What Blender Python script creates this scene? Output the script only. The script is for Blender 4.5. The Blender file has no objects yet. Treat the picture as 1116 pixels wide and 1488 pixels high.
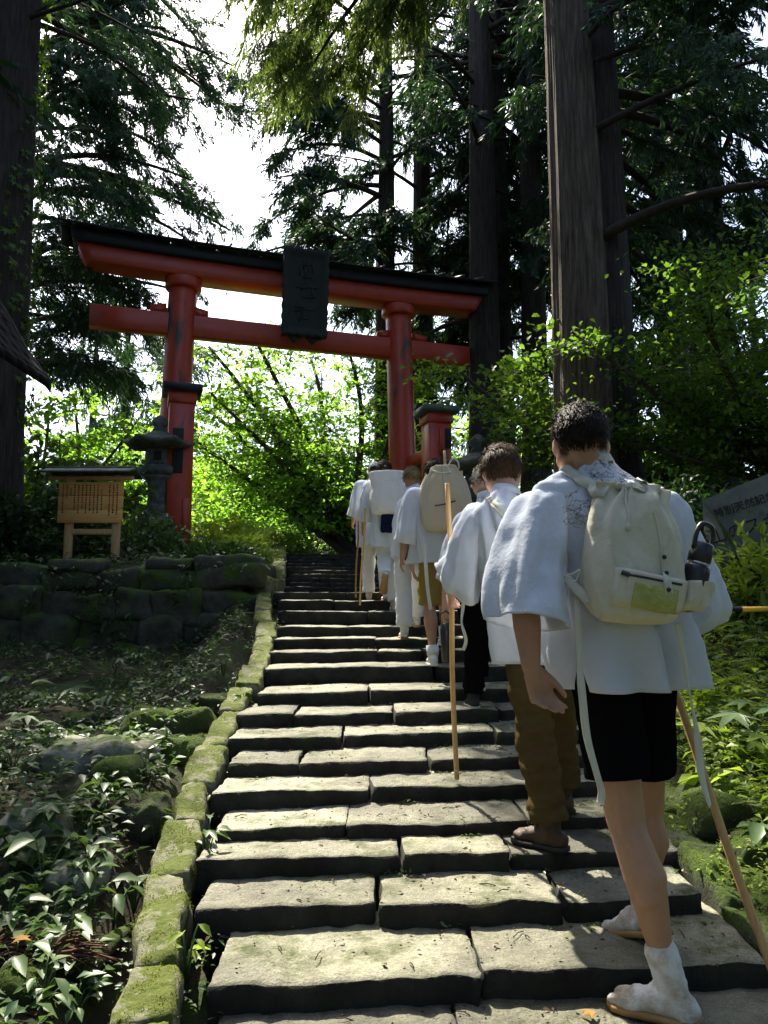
import bpy, bmesh, math, random
import numpy as np
from mathutils import Vector, Matrix, Quaternion, noise as mnoise
from mathutils.bvhtree import BVHTree
rad = math.radians
random.seed(7)
rng = np.random.default_rng(7)
SC = bpy.context.scene
COL = SC.collection

# ------------------------------------------------------------------ camera
CAM_Z, PITCH, FOC = 1.277, rad(7.19), 1117.0
cam_d = bpy.data.cameras.new('camera')
cam = bpy.data.objects.new('camera', cam_d); COL.objects.link(cam)
cam.location = (0, 0, CAM_Z)
cam.rotation_euler = (rad(90) + PITCH, 0, 0)
cam_d.sensor_fit = 'VERTICAL'; cam_d.sensor_height = 24.0
cam_d.lens = 24.0 * FOC / 1488.0
cam_d.clip_start = 0.05; cam_d.clip_end = 1500
SC.camera = cam

# ------------------------------------------------------------------ light
SUN_AZ, SUN_EL = -25.0, 55.0          # degrees left of the view axis, elevation
world = bpy.data.worlds.new('World'); SC.world = world; world.use_nodes = True
wn = world.node_tree; wn.nodes.clear()
w_out = wn.nodes.new('ShaderNodeOutputWorld'); w_bg = wn.nodes.new('ShaderNodeBackground')
w_sky = wn.nodes.new('ShaderNodeTexSky'); w_sky.sky_type = 'NISHITA'; w_sky.sun_disc = False
w_sky.sun_elevation = rad(SUN_EL); w_sky.sun_rotation = rad(SUN_AZ)
w_sky.air_density = 1.0; w_sky.dust_density = 3.5; w_sky.ozone_density = 1.0; w_sky.altitude = 200
w_bg.inputs['Strength'].default_value = 0.14
wn.links.new(w_sky.outputs[0], w_bg.inputs[0]); wn.links.new(w_bg.outputs[0], w_out.inputs[0])
S_DIR = Vector((math.sin(rad(SUN_AZ)) * math.cos(rad(SUN_EL)), math.cos(rad(SUN_AZ)) * math.cos(rad(SUN_EL)), math.sin(rad(SUN_EL))))
sun_d = bpy.data.lights.new('sun', 'SUN'); sun_d.energy = 5.0; sun_d.angle = rad(0.53); sun_d.color = (1.0, 0.93, 0.78)
sun = bpy.data.objects.new('sun', sun_d); COL.objects.link(sun)
sun.rotation_euler = S_DIR.to_track_quat('Z', 'Y').to_euler(); sun.location = (0, 0, 40)
SC.view_settings.view_transform = 'Standard'; SC.view_settings.look = 'None'
SC.view_settings.exposure = 1.75; SC.view_settings.gamma = 1.0
SC.view_settings.use_curve_mapping = False
SC.cycles.max_bounces = 8; SC.cycles.diffuse_bounces = 4; SC.cycles.transmission_bounces = 6
SC.cycles.transparent_max_bounces = 8; SC.cycles.caustics_reflective = False; SC.cycles.caustics_refractive = False
SC.cycles.use_denoising = True

# ------------------------------------------------------------------ measuring
def at(px, py, y):
    """world point seen at pixel (px, py) of the 1116x1488 photograph, y metres ahead"""
    u = (px - 558.0) / FOC; v = (744.0 - py) / FOC
    Y = math.cos(PITCH) - math.sin(PITCH) * v
    Z = math.sin(PITCH) + math.cos(PITCH) * v
    return Vector((u / Y * y, y, CAM_Z + Z / Y * y))
def atn(px, py, y): return np.array(at(px, py, y))

def sstep(a, b, x):
    t = np.clip((np.asarray(x, float) - a) / (b - a), 0, 1); return t * t * (3 - 2 * t)
RISE, RUN, Y1 = 0.092, 0.437, 2.71
def hs(y): return np.interp(y, [-60, -2, 1.4, 2.66, 9.3, 12.8, 16.5, 24, 60, 600], [-7, -.5, 0, .0, 1.45, 1.55, 2.42, 2.5, 3.0, 3.0])
def xl(y): return np.interp(y, [-5, 2.7, 4.4, 6, 8, 9.3, 13, 16.6, 30], [-.66, -.72, -.93, -1.0, -1.08, -1.38, -1.66, -2.1, -3.4])
def xr(y): return np.interp(y, [-5, 2.7, 6, 9, 13, 16.6, 30], [1.3, 1.27, 1.2, 1.15, .95, .7, -.6])
def lump(x, y, s=1.0):
    return (np.sin(x * 1.9 * s + 1.3) * np.cos(y * 2.3 * s + .4) + .6 * np.sin(x * 4.3 * s - y * 3.1 * s) + .35 * np.sin(9.1 * x * s + 2) * np.sin(7.7 * y * s)) * .5
def ground(x, y):
    x = np.asarray(x, float); y = np.asarray(y, float)
    h = hs(y)
    L, R = xl(y), xr(y)
    left = np.clip(L - .22 - x, 0, None); right = np.clip(x - R - .2, 0, None)
    lw = sstep(0, .5, left); rw = sstep(0, .6, right)
    terr = sstep(8.85, 9.05, y) * (1 - sstep(16, 22, y)) * sstep(0, .12, left)
    tz = 1.72 + .11 * np.clip(y - 9, 0, 7)
    hl = h + .05 * lw + .06 * lump(x, y) * lw + .10 * sstep(1.0, 4, left) - .58 * sstep(3.5, 8.4, y) * sstep(.05, .8, left) * (y < 9.3)
    hl = hl * (1 - terr) + (tz + .05 * lump(x, y)) * terr
    hr = h + .10 * rw + .32 * sstep(.1, 2.2, right) + .9 * sstep(1.3, 3.6, right) * sstep(4.8, 7.0, y) * (1 - sstep(20, 30, y)) + .05 * lump(x + 3, y) * rw
    h_back = .26 * np.clip(y - 19.5, 0, 15) * sstep(2.5, -1.0, x) * sstep(-16, -9, x)
    mid = h - .22 * (1 - sstep(16.3, 16.9, y)) * sstep(.6, 2.3, y)
    out = np.where(left > 0, hl - .10 * (1 - sstep(0, .18, left)) * (y < 16.5) * (y > 1.5), np.where(right > 0, hr - .22 * (1 - sstep(0, .18, right)) * (y < 16.5) * (y > 1.5), mid))
    return out + h_back
def gz(x, y): return float(ground(x, y))
def at_ground(px, py, dz=0.0, fn=None, y0=1.6, y1=60):
    fn = fn or gz
    prev = None
    y = y0
    while y < y1:
        p = at(px, py, y)
        if p.z < fn(p.x, p.y) + dz and prev is not None:
            a, b = prev, y
            for _ in range(14):
                m = (a + b) / 2; q = at(px, py, m)
                if q.z < fn(q.x, q.y) + dz: b = m
                else: a = m
            return at(px, py, b)
        prev = y; y += .05 if y < 12 else .3
    return at(px, py, y1)

# ------------------------------------------------------------------ scene graph helpers
def props(o, label=None, cat=None, group=None, kind=None):
    if label: o['label'] = label
    if cat: o['category'] = cat
    if group: o['group'] = group
    if kind: o['kind'] = kind
    return o
def thing(name, label, cat, loc=(0, 0, 0), group=None, rz=0.0, kind=None):
    o = bpy.data.objects.new(name, None); COL.objects.link(o)
    o.location = loc; o.rotation_euler = (0, 0, rz); o.empty_display_size = .1
    return props(o, label, cat, group, kind)
def woff(p):
    v = Vector((0, 0, 0))
    while p is not None:
        v += p.location; p = p.parent
    return v
def make_mesh(name, V, F, mats, smooth=True, mi=None):
    """V (n,3); F: list of faces, or an (m,k) array, or a list of such arrays"""
    V = np.asarray(V, dtype=np.float32)
    arrs = []
    if isinstance(F, np.ndarray): arrs = [F]
    else:
        by = {}
        for f in F:
            if isinstance(f, np.ndarray) and f.ndim == 2: arrs.append(f)
            else: by.setdefault(len(f), []).append(f)
        arrs += [np.array(v) for v in by.values()]
    me = bpy.data.meshes.new(name)
    me.vertices.add(len(V)); me.vertices.foreach_set('co', V.ravel())
    nl = sum(a.size for a in arrs); npoly = sum(len(a) for a in arrs)
    me.loops.add(nl); me.polygons.add(npoly)
    me.loops.foreach_set('vertex_index', np.concatenate([a.ravel() for a in arrs]).astype(np.int32))
    sizes = np.concatenate([np.full(len(a), a.shape[1], np.int32) for a in arrs])
    st = np.zeros(npoly, np.int32); st[1:] = np.cumsum(sizes)[:-1]
    me.polygons.foreach_set('loop_start', st)
    me.update(calc_edges=True)
    if smooth: me.polygons.foreach_set('use_smooth', np.ones(npoly, bool))
    for m in (mats if isinstance(mats, (list, tuple)) else [mats]): me.materials.append(m)
    if mi is not None: me.polygons.foreach_set('material_index', np.asarray(mi, np.int32))
    me.validate()
    return me
def obj(name, vf, mat, parent=None, smooth=True, solid=0, label=None, cat=None, group=None, kind=None, mi=None, local=False, loc=None):
    V, F = vf
    V = np.asarray(V, float)
    if loc is not None: V = V - np.asarray(loc, float)
    elif not local and parent is not None: V = V - np.array(woff(parent))
    me = make_mesh(name, V, F, mat, smooth, mi)
    o = bpy.data.objects.new(name, me); COL.objects.link(o)
    if loc is not None: o.location = loc
    if parent is not None: o.parent = parent
    if solid:
        m = o.modifiers.new('thick', 'SOLIDIFY'); m.thickness = solid; m.offset = 0
    return props(o, label, cat, group, kind)
def shared(name, me, parent, loc, rot=None, scale=None):
    o = bpy.data.objects.new(name, me); COL.objects.link(o); o.parent = parent
    o.location = Vector(loc) - woff(parent)
    if rot is not None: o.rotation_euler = rot
    if scale is not None: o.scale = scale
    return o
def copy_tree(o, parent=None):
    c = o.copy(); COL.objects.link(c)
    c.parent = parent
    for ch in list(o.children): copy_tree(ch, c)
    return c
def merge(parts):
    Vs, Fs, n = [], [], 0
    for V, F in parts:
        V = np.asarray(V, float); Vs.append(V)
        for f in F: Fs.append(tuple(int(i) + n for i in f))
        n += len(V)
    return np.concatenate(Vs), Fs

# ------------------------------------------------------------------ shapes
def nrm(v):
    v = np.asarray(v, float); return v / (np.linalg.norm(v) + 1e-12)
def smooth_path(pts, n):
    """Catmull-Rom through points (k,d) -> (n,d)"""
    P = np.asarray(pts, float); k = len(P)
    if k == 2: return P[0] + (P[1] - P[0]) * np.linspace(0, 1, n)[:, None]
    t = np.linspace(0, k - 1 - 1e-9, n); i = t.astype(int); f = (t - i)[:, None]
    g = lambda j: P[np.clip(j, 0, k - 1)]
    p0, p1, p2, p3 = g(i - 1), g(i), g(i + 1), g(i + 2)
    return .5 * (2 * p1 + (p2 - p0) * f + (2 * p0 - 5 * p1 + 4 * p2 - p3) * f ** 2 + (3 * p1 - p0 - 3 * p2 + p3) * f ** 3)
def frames(P):
    P = np.asarray(P, float)
    T = np.gradient(P, axis=0); T /= (np.linalg.norm(T, axis=1, keepdims=True) + 1e-12)
    a = np.array([0, 0, 1.]) if abs(T[0][2]) < .9 else np.array([1., 0, 0])
    N = np.zeros_like(T); N[0] = nrm(np.cross(T[0], a))
    for i in range(1, len(T)):
        v = N[i - 1] - T[i] * np.dot(N[i - 1], T[i]); N[i] = nrm(v)
    return T, N, np.cross(T, N)
def grid_faces(r, c, wrap=True):
    F = []
    for i in range(r - 1):
        for j in range(c if wrap else c - 1):
            k = (j + 1) % c
            F.append((i * c + j, i * c + k, (i + 1) * c + k, (i + 1) * c + j))
    return F
def tube(pts, radii, n=8, cap=True, wob=None):
    P = np.asarray(pts, float); m = len(P)
    r = np.broadcast_to(np.asarray(radii, float), (m,)) if np.ndim(radii) < 2 else None
    T, N, B = frames(P)
    a = np.linspace(0, 2 * np.pi, n, endpoint=False)
    rr = r[:, None] * np.ones(n)
    if wob is not None: rr = rr * wob(np.arange(m)[:, None] / max(1, m - 1), a[None, :])
    V = P[:, None, :] + rr[:, :, None] * (np.cos(a)[None, :, None] * N[:, None, :] + np.sin(a)[None, :, None] * B[:, None, :])
    V = V.reshape(-1, 3); F = grid_faces(m, n)
    if cap: F.append(tuple(range(n - 1, -1, -1))); F.append(tuple((m - 1) * n + j for j in range(n)))
    return V, F
def lathe(prof, n=24, c=(0, 0, 0), sides=None, rot=0.0):
    P = np.asarray(prof, float)
    a = np.linspace(0, 2 * np.pi, n, endpoint=False) + rot
    V = np.stack([P[:, 0, None] * np.cos(a), P[:, 0, None] * np.sin(a), np.repeat(P[:, 1, None], n, 1)], -1).reshape(-1, 3) + np.asarray(c, float)
    F = grid_faces(len(P), n)
    F.append(tuple(range(n - 1, -1, -1))); F.append(tuple((len(P) - 1) * n + j for j in range(n)))
    return V, F
def rbox(c, s, bev=.01, rz=0.0, R=None, seg=1):
    """chamfered box; c centre, s full sizes"""
    bm = bmesh.new(); bmesh.ops.create_cube(bm, size=1.0)
    bmesh.ops.scale(bm, vec=Vector(s), verts=bm.verts)
    if bev > 0: bmesh.ops.bevel(bm, geom=list(bm.edges), offset=bev, segments=seg, affect='EDGES', profile=.5)
    V = np.array([v.co[:] for v in bm.verts]); bm.verts.index_update()
    F = [tuple(v.index for v in f.verts) for f in bm.faces]; bm.free()
    if R is None: R = np.array(Matrix.Rotation(rz, 3, 'Z'))
    return V @ np.asarray(R).T + np.asarray(c, float), F
def lattice(nx, ny, nz):
    idx = {}; V = []; F = []
    def g(i, j, k):
        key = (i, j, k)
        if key not in idx: idx[key] = len(V); V.append((2 * i / nx - 1, 2 * j / ny - 1, 2 * k / nz - 1))
        return idx[key]
    for i in range(nx):
        for j in range(ny):
            F.append((g(i, j, 0), g(i, j + 1, 0), g(i + 1, j + 1, 0), g(i + 1, j, 0)))
            F.append((g(i, j, nz), g(i + 1, j, nz), g(i + 1, j + 1, nz), g(i, j + 1, nz)))
    for i in range(nx):
        for k in range(nz):
            F.append((g(i, 0, k), g(i + 1, 0, k), g(i + 1, 0, k + 1), g(i, 0, k + 1)))
            F.append((g(i, ny, k), g(i, ny, k + 1), g(i + 1, ny, k + 1), g(i + 1, ny, k)))
    for j in range(ny):
        for k in range(nz):
            F.append((g(0, j, k), g(0, j, k + 1), g(0, j + 1, k + 1), g(0, j + 1, k)))
            F.append((g(nx, j, k), g(nx, j + 1, k), g(nx, j + 1, k + 1), g(nx, j, k + 1)))
    return np.array(V, float), F
def stone(s, n=(10, 6, 3), r=.03, amp=.02, freq=3.0, seed=0, amp2=.006, top_flat=1.0):
    """rounded irregular block centred at 0, full sizes s"""
    V, F = lattice(*n); h = np.array(s) / 2.0
    P = V * h; inner = np.maximum(h - r, h * .2)
    q = np.clip(P, -inner, inner); d = P - q; L = np.linalg.norm(d, axis=1, keepdims=True)
    nn = np.where(L > 1e-6, d / (L + 1e-9), np.sign(V) * (np.abs(V) > .999))
    P = q + nn * np.minimum(L, r) if r > 0 else P
    o = Vector((seed * 13.7, seed * 7.3, seed * 3.1))
    for i in range(len(P)):
        p = Vector(P[i]); k = mnoise.noise_vector(p * freq + o)
        k2 = mnoise.noise(p * freq * 5 + o)
        P[i] += np.array((k.x * amp, k.y * amp, k.z * amp * top_flat)) + nn[i] * k2 * amp2
    return P, F
def ellip(c, r, R=None, n=14, m=9):
    th = np.linspace(0, np.pi, m)[1:-1]; a = np.linspace(0, 2 * np.pi, n, endpoint=False)
    V = np.stack([np.sin(th)[:, None] * np.cos(a), np.sin(th)[:, None] * np.sin(a), np.repeat(np.cos(th)[:, None], n, 1)], -1).reshape(-1, 3)
    F = [tuple(reversed(f)) for f in grid_faces(m - 2, n)]
    V = np.concatenate([V, [[0, 0, 1], [0, 0, -1]]]); t, b = len(V) - 2, len(V) - 1
    for j in range(n):
        k = (j + 1) % n; F.append((t, j, k)); F.append((b, (m - 3) * n + k, (m - 3) * n + j))
    V = V * np.asarray(r, float)
    if R is not None: V = V @ np.asarray(R).T
    return V + np.asarray(c, float), F
def capsule(a, ra, b, rb, n=14, m=4):
    a = np.asarray(a, float); b = np.asarray(b, float); d = b - a; L = np.linalg.norm(d)
    if L < 1e-6: return ellip(a, (ra,) * 3)
    d = d / L; pts, rr = [], []
    for i in range(1, m + 1):
        t = i / m * np.pi / 2; pts.append(a - d * ra * math.cos(t)); rr.append(max(ra * math.sin(t), 1e-4))
    for i in range(0, m):
        t = i / m * np.pi / 2; pts.append(b + d * rb * math.sin(t)); rr.append(rb * math.cos(t))
    x = nrm(np.cross(d, [0, 0, 1.] if abs(d[2]) < .9 else [1., 0, 0])); y = np.cross(d, x)
    an = np.linspace(0, 2 * np.pi, n, endpoint=False)
    V = (np.array(pts)[:, None, :] + np.array(rr)[:, None, None] * (np.cos(an)[None, :, None] * x + np.sin(an)[None, :, None] * y)).reshape(-1, 3)
    F = grid_faces(len(pts), n); F.append(tuple(range(n - 1, -1, -1))); F.append(tuple((len(pts) - 1) * n + j for j in range(n)))
    return V, F
def blob(parts, voxel=.01, smooth=5, fac=.5, noise_amp=0, noise_f=8, seed=0):
    """union of closed shapes as one continuous surface -> (V, F)"""
    V, F = merge(parts)
    me = make_mesh('tmp', V, F, [], True)
    o = bpy.data.objects.new('tmp', me); COL.objects.link(o)
    m = o.modifiers.new('r', 'REMESH'); m.mode = 'VOXEL'; m.voxel_size = voxel
    if smooth:
        s = o.modifiers.new('s', 'SMOOTH'); s.factor = fac; s.iterations = smooth
    dg = bpy.context.evaluated_depsgraph_get(); dg.update()
    e = o.evaluated_get(dg); em = e.to_mesh()
    n = len(em.vertices); co = np.empty(n * 3, np.float32); em.vertices.foreach_get('co', co); co = co.reshape(-1, 3).astype(float)
    k = len(em.polygons); lt = np.empty(k, np.int32); em.polygons.foreach_get('loop_total', lt)
    lv = np.empty(len(em.loops), np.int32); em.loops.foreach_get('vertex_index', lv)
    nn = np.empty(n * 3, np.float32); em.vertices.foreach_get('normal', nn); nn = nn.reshape(-1, 3)
    if (lt == 4).all(): FF = lv.reshape(-1, 4)
    else:
        FF = []; i = 0
        for c in lt: FF.append(tuple(lv[i:i + c])); i += c
    e.to_mesh_clear(); bpy.data.objects.remove(o); bpy.data.meshes.remove(me)
    if noise_amp:
        off = Vector((seed * 3.3, seed * 1.7, 0)); fq = noise_f if isinstance(noise_f, tuple) else (noise_f,) * 3
        for i in range(n): co[i] += nn[i] * noise_amp * mnoise.fractal(Vector((co[i][0] * fq[0], co[i][1] * fq[1], co[i][2] * fq[2])) + off, 1.0, 2.0, 3)
    return co, FF
def ribbon(pts, width, nvec, thick=.003, n=None):
    """flat strap along pts; nvec = face normal(s)"""
    P = smooth_path(pts, n or max(12, len(pts) * 5)); m = len(P)
    T = np.gradient(P, axis=0); T /= np.linalg.norm(T, axis=1, keepdims=True) + 1e-9
    nv = np.asarray(nvec, float)
    if nv.ndim == 1: nv = np.repeat(nv[None], m, 0)
    else: nv = smooth_path(nv, m)
    S = np.cross(T, nv); S /= np.linalg.norm(S, axis=1, keepdims=True) + 1e-9
    Nn = np.cross(S, T)
    w = np.interp(np.linspace(0, 1, m), np.linspace(0, 1, len(np.atleast_1d(width))), np.atleast_1d(width)) if np.ndim(width) else np.full(m, width)
    h = w[:, None] / 2
    V = np.stack([P - S * h + Nn * thick / 2, P + S * h + Nn * thick / 2, P + S * h - Nn * thick / 2, P - S * h - Nn * thick / 2], 1).reshape(-1, 3)
    F = grid_faces(m, 4); F.append((3, 2, 1, 0)); F.append(tuple((m - 1) * 4 + j for j in range(4)))
    return V, F
def superring(hw, hd, e, n):
    a = np.linspace(0, 2 * np.pi, n, endpoint=False)
    c, s = np.cos(a), np.sin(a)
    return np.sign(c) * np.abs(c) ** (2 / e) * hw, np.sign(s) * np.abs(s) ** (2 / e) * hd, a
def scatter(base, pos, R, sc):
    """many copies of a small shape as one vertex/face array (base faces all the same size)"""
    bV, bF = np.asarray(base[0], float), np.asarray(base[1])
    N = len(pos); k = len(bV)
    V = np.einsum('nij,kj->nki', R, bV) * np.asarray(sc)[:, None, None] + np.asarray(pos)[:, None, :]
    F = (bF[None] + (np.arange(N) * k)[:, None, None]).reshape(-1, bF.shape[1])
    return V.reshape(-1, 3), F
def orient(D, U):
    """rotation matrices with local y along D and local z near U"""
    D = D / (np.linalg.norm(D, axis=1, keepdims=True) + 1e-9)
    X = np.cross(D, U); X /= np.linalg.norm(X, axis=1, keepdims=True) + 1e-9
    Z = np.cross(X, D)
    return np.stack([X, D, Z], -1)
def cat_vf(parts):
    Vs, Fs, n = [], [], 0
    for V, F in parts:
        Vs.append(V); Fs.append(np.asarray(F) + n); n += len(V)
    return np.concatenate(Vs), np.concatenate(Fs)

# ------------------------------------------------------------------ materials
def lin(c): return tuple(c) + (1.0,)
def new_mat(name):
    m = bpy.data.materials.new(name); m.use_nodes = True
    nt = m.node_tree; nt.nodes.clear()
    out = nt.nodes.new('ShaderNodeOutputMaterial'); return m, nt, out
def N(nt, t, **kw):
    n = nt.nodes.new(t)
    for k, v in kw.items():
        if k in n.inputs: n.inputs[k].default_value = v
        else: setattr(n, k, v)
    return n
def ramp(nt, fac, stops):
    r = nt.nodes.new('ShaderNodeValToRGB'); nt.links.new(fac, r.inputs[0])
    while len(r.color_ramp.elements) < len(stops): r.color_ramp.elements.new(.5)
    for e, (p, c) in zip(r.color_ramp.elements, stops):
        e.position = p; e.color = lin(c) if len(c) == 3 else c
    return r.outputs[0]
def noise_tex(nt, scale, detail=6, rough=.6, vec=None, dist=0.0):
    n = nt.nodes.new('ShaderNodeTexNoise'); n.inputs['Scale'].default_value = scale
    n.inputs['Detail'].default_value = detail; n.inputs['Roughness'].default_value = rough; n.inputs['Distortion'].default_value = dist
    if vec is not None: nt.links.new(vec, n.inputs['Vector'])
    return n.outputs[0]
def mix(nt, fac, a, b):
    m = nt.nodes.new('ShaderNodeMix'); m.data_type = 'RGBA'
    for s, v in ((m.inputs[0], fac), (m.inputs[6], a), (m.inputs[7], b)):
        if isinstance(v, (float, int)): s.default_value = v
        elif isinstance(v, tuple): s.default_value = lin(v)
        else: nt.links.new(v, s)
    return m.outputs[2]
def math_n(nt, op, a, b=None):
    m = nt.nodes.new('ShaderNodeMath'); m.operation = op
    for i, v in enumerate((a, b)):
        if v is None: continue
        if isinstance(v, (float, int)): m.inputs[i].default_value = v
        else: nt.links.new(v, m.inputs[i])
    return m.outputs[0]
def bump(nt, h, strength=.4, dist=.01):
    b = nt.nodes.new('ShaderNodeBump'); b.inputs['Strength'].default_value = strength; b.inputs['Distance'].default_value = dist
    nt.links.new(h, b.inputs['Height']); return b.outputs[0]
def surf(name, cols, scale=6.0, rough=.8, bs=.5, bd=.01, bscale=40.0, stretch=None, spec=.3, metal=0.0, moss=None, extra=None):
    """surface with colour mottling (cols: ramp colours), fine relief; moss=(colour, lo, hi, scale)"""
    m, nt, out = new_mat(name)
    tc = N(nt, 'ShaderNodeTexCoord'); vec = tc.outputs['Object']
    geo = N(nt, 'ShaderNodeNewGeometry'); vec = geo.outputs['Position']
    if stretch is not None:
        mp = N(nt, 'ShaderNodeMapping'); mp.inputs['Scale'].default_value = stretch
        nt.links.new(vec, mp.inputs['Vector']); vec2 = mp.outputs[0]
    else: vec2 = vec
    n1 = noise_tex(nt, scale, 8, .65, vec2)
    k = len(cols)
    c = ramp(nt, n1, [(.3 + .4 * i / max(1, k - 1), cc) for i, cc in enumerate(cols)])
    n2 = noise_tex(nt, bscale, 8, .7, vec2)
    if moss:
        mc, lo, hi, ms = moss
        n3 = noise_tex(nt, ms, 6, .7, vec)
        sep = N(nt, 'ShaderNodeSeparateXYZ'); nt.links.new(geo.outputs['Normal'], sep.inputs[0])
        f = math_n(nt, 'ADD', n3, math_n(nt, 'MULTIPLY', sep.outputs[2], .12))
        mr = N(nt, 'ShaderNodeMapRange'); mr.inputs[1].default_value = lo; mr.inputs[2].default_value = hi; nt.links.new(f, mr.inputs[0])
        mcol = mix(nt, noise_tex(nt, 60, 4, .7, vec), tuple(x * .5 for x in mc), tuple(x * 1.5 for x in mc))
        c = mix(nt, mr.outputs[0], c, mcol)
    if extra: c = extra(nt, c, vec, vec2)
    p = N(nt, 'ShaderNodeBsdfPrincipled'); p.inputs['Roughness'].default_value = rough; p.inputs['Specular IOR Level'].default_value = spec; p.inputs['Metallic'].default_value = metal
    nt.links.new(c, p.inputs['Base Color'])
    if bs: nt.links.new(bump(nt, n2, bs, bd), p.inputs['Normal'])
    nt.links.new(p.outputs[0], out.inputs[0])
    return m
def leafmat(name, c1, c2, trans=.45, rough=.5, tint=(1.25, 1.35, .6), gloss=.25):
    """leaf: random tone per leaf, part of the light passes through"""
    m, nt, out = new_mat(name)
    geo = N(nt, 'ShaderNodeNewGeometry')
    c = ramp(nt, geo.outputs['Random Per Island'], [(0, c1), (1, c2)])
    n = noise_tex(nt, 1.2, 3, .6, geo.outputs['Position'])
    mr = N(nt, 'ShaderNodeMapRange'); mr.inputs[1].default_value = .3; mr.inputs[2].default_value = .7; mr.inputs[3].default_value = .65; mr.inputs[4].default_value = 1.35; nt.links.new(n, mr.inputs[0])
    mu = N(nt, 'ShaderNodeVectorMath', operation='SCALE'); nt.links.new(c, mu.inputs[0]); nt.links.new(mr.outputs[0], mu.inputs['Scale'])
    p = N(nt, 'ShaderNodeBsdfPrincipled'); p.inputs['Roughness'].default_value = rough; p.inputs['Specular IOR Level'].default_value = gloss
    nt.links.new(mu.outputs[0], p.inputs['Base Color'])
    t = N(nt, 'ShaderNodeBsdfTranslucent')
    tm = N(nt, 'ShaderNodeVectorMath', operation='MULTIPLY'); tm.inputs[1].default_value = tint; nt.links.new(mu.outputs[0], tm.inputs[0])
    nt.links.new(tm.outputs[0], t.inputs[0])
    mx = N(nt, 'ShaderNodeMixShader'); mx.inputs[0].default_value = trans
    nt.links.new(p.outputs[0], mx.inputs[1]); nt.links.new(t.outputs[0], mx.inputs[2]); nt.links.new(mx.outputs[0], out.inputs[0])
    return m
def cloth(name, col, trans=.25, weave=900.0, var=.12, wr=.35, wscale=9.0):
    m, nt, out = new_mat(name)
    geo = N(nt, 'ShaderNodeNewGeometry'); v = geo.outputs['Position']
    n = noise_tex(nt, 5, 4, .6, v)
    c = mix(nt, n, tuple(x * (1 - var) for x in col), tuple(min(1, x * (1 + var * .4)) for x in col))
    d = N(nt, 'ShaderNodeBsdfDiffuse'); d.inputs['Roughness'].default_value = .6; nt.links.new(c, d.inputs[0])
    w1 = noise_tex(nt, wscale, 5, .6, v, .15); w2 = noise_tex(nt, weave, 2, .5, v)
    h = math_n(nt, 'ADD', math_n(nt, 'MULTIPLY', w1, 1.0), math_n(nt, 'MULTIPLY', w2, .012))
    nb = bump(nt, h, wr, .03); nt.links.new(nb, d.inputs['Normal'])
    t = N(nt, 'ShaderNodeBsdfTranslucent'); nt.links.new(c, t.inputs[0]); nt.links.new(nb, t.inputs['Normal'])
    mx = N(nt, 'ShaderNodeMixShader'); mx.inputs[0].default_value = trans
    nt.links.new(d.outputs[0], mx.inputs[1]); nt.links.new(t.outputs[0], mx.inputs[2]); nt.links.new(mx.outputs[0], out.inputs[0])
    return m
def skin(name, col):
    m, nt, out = new_mat(name)
    geo = N(nt, 'ShaderNodeNewGeometry'); v = geo.outputs['Position']
    c = mix(nt, math_n(nt, 'ADD', math_n(nt, 'MULTIPLY', noise_tex(nt, 9, 6, .7, v), .7), math_n(nt, 'MULTIPLY', noise_tex(nt, 90, 3, .7, v), .35)), tuple(x * .62 for x in col), (min(1, col[0] * 1.15), col[1] * 1.05, col[2] * 1.02))
    p = N(nt, 'ShaderNodeBsdfPrincipled'); p.inputs['Roughness'].default_value = .55
    p.inputs['Subsurface Weight'].default_value = .12; p.inputs['Subsurface Radius'].default_value = (.012, .005, .003); p.inputs['Subsurface Scale'].default_value = 1.0
    nt.links.new(c, p.inputs['Base Color']); nt.links.new(bump(nt, noise_tex(nt, 220, 4, .6, v), .25, .002), p.inputs['Normal'])
    nt.links.new(p.outputs[0], out.inputs[0]); return m

MOSS = (.075, .095, .010)
M = {}
M['soil'] = surf('forest_soil', [(.012, .009, .006), (.035, .026, .015), (.06, .045, .026)], 3.5, .95, .9, .03, 26, moss=((.03, .05, .012), .58, .70, 1.3))
def stone_tone(nt, c, v, v2):
    oi = N(nt, 'ShaderNodeObjectInfo'); mr = N(nt, 'ShaderNodeMapRange'); mr.inputs[3].default_value = .62; mr.inputs[4].default_value = 1.22; nt.links.new(oi.outputs['Random'], mr.inputs[0])
    sp = noise_tex(nt, 120, 3, .7, v); mr2 = N(nt, 'ShaderNodeMapRange'); mr2.inputs[1].default_value = .35; mr2.inputs[2].default_value = .62; mr2.inputs[3].default_value = .62; mr2.inputs[4].default_value = 1.08; nt.links.new(sp, mr2.inputs[0])
    st = noise_tex(nt, 1.7, 5, .6, v); mr3 = N(nt, 'ShaderNodeMapRange'); mr3.inputs[1].default_value = .38; mr3.inputs[2].default_value = .6; mr3.inputs[3].default_value = .55; mr3.inputs[4].default_value = 1.1; nt.links.new(st, mr3.inputs[0])
    f = math_n(nt, 'MULTIPLY', math_n(nt, 'MULTIPLY', mr.outputs[0], mr2.outputs[0]), mr3.outputs[0])
    mu = N(nt, 'ShaderNodeVectorMath', operation='SCALE'); nt.links.new(c, mu.inputs[0]); nt.links.new(f, mu.inputs['Scale']); return mu.outputs[0]
M['step'] = surf('worn_step_stone', [(.11, .108, .072), (.215, .207, .144), (.30, .29, .206), (.23, .22, .152)], 6.5, .68, 1.0, .022, 34, moss=((.05, .06, .010), .62, .78, 3.4), spec=.4, extra=stone_tone)
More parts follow.
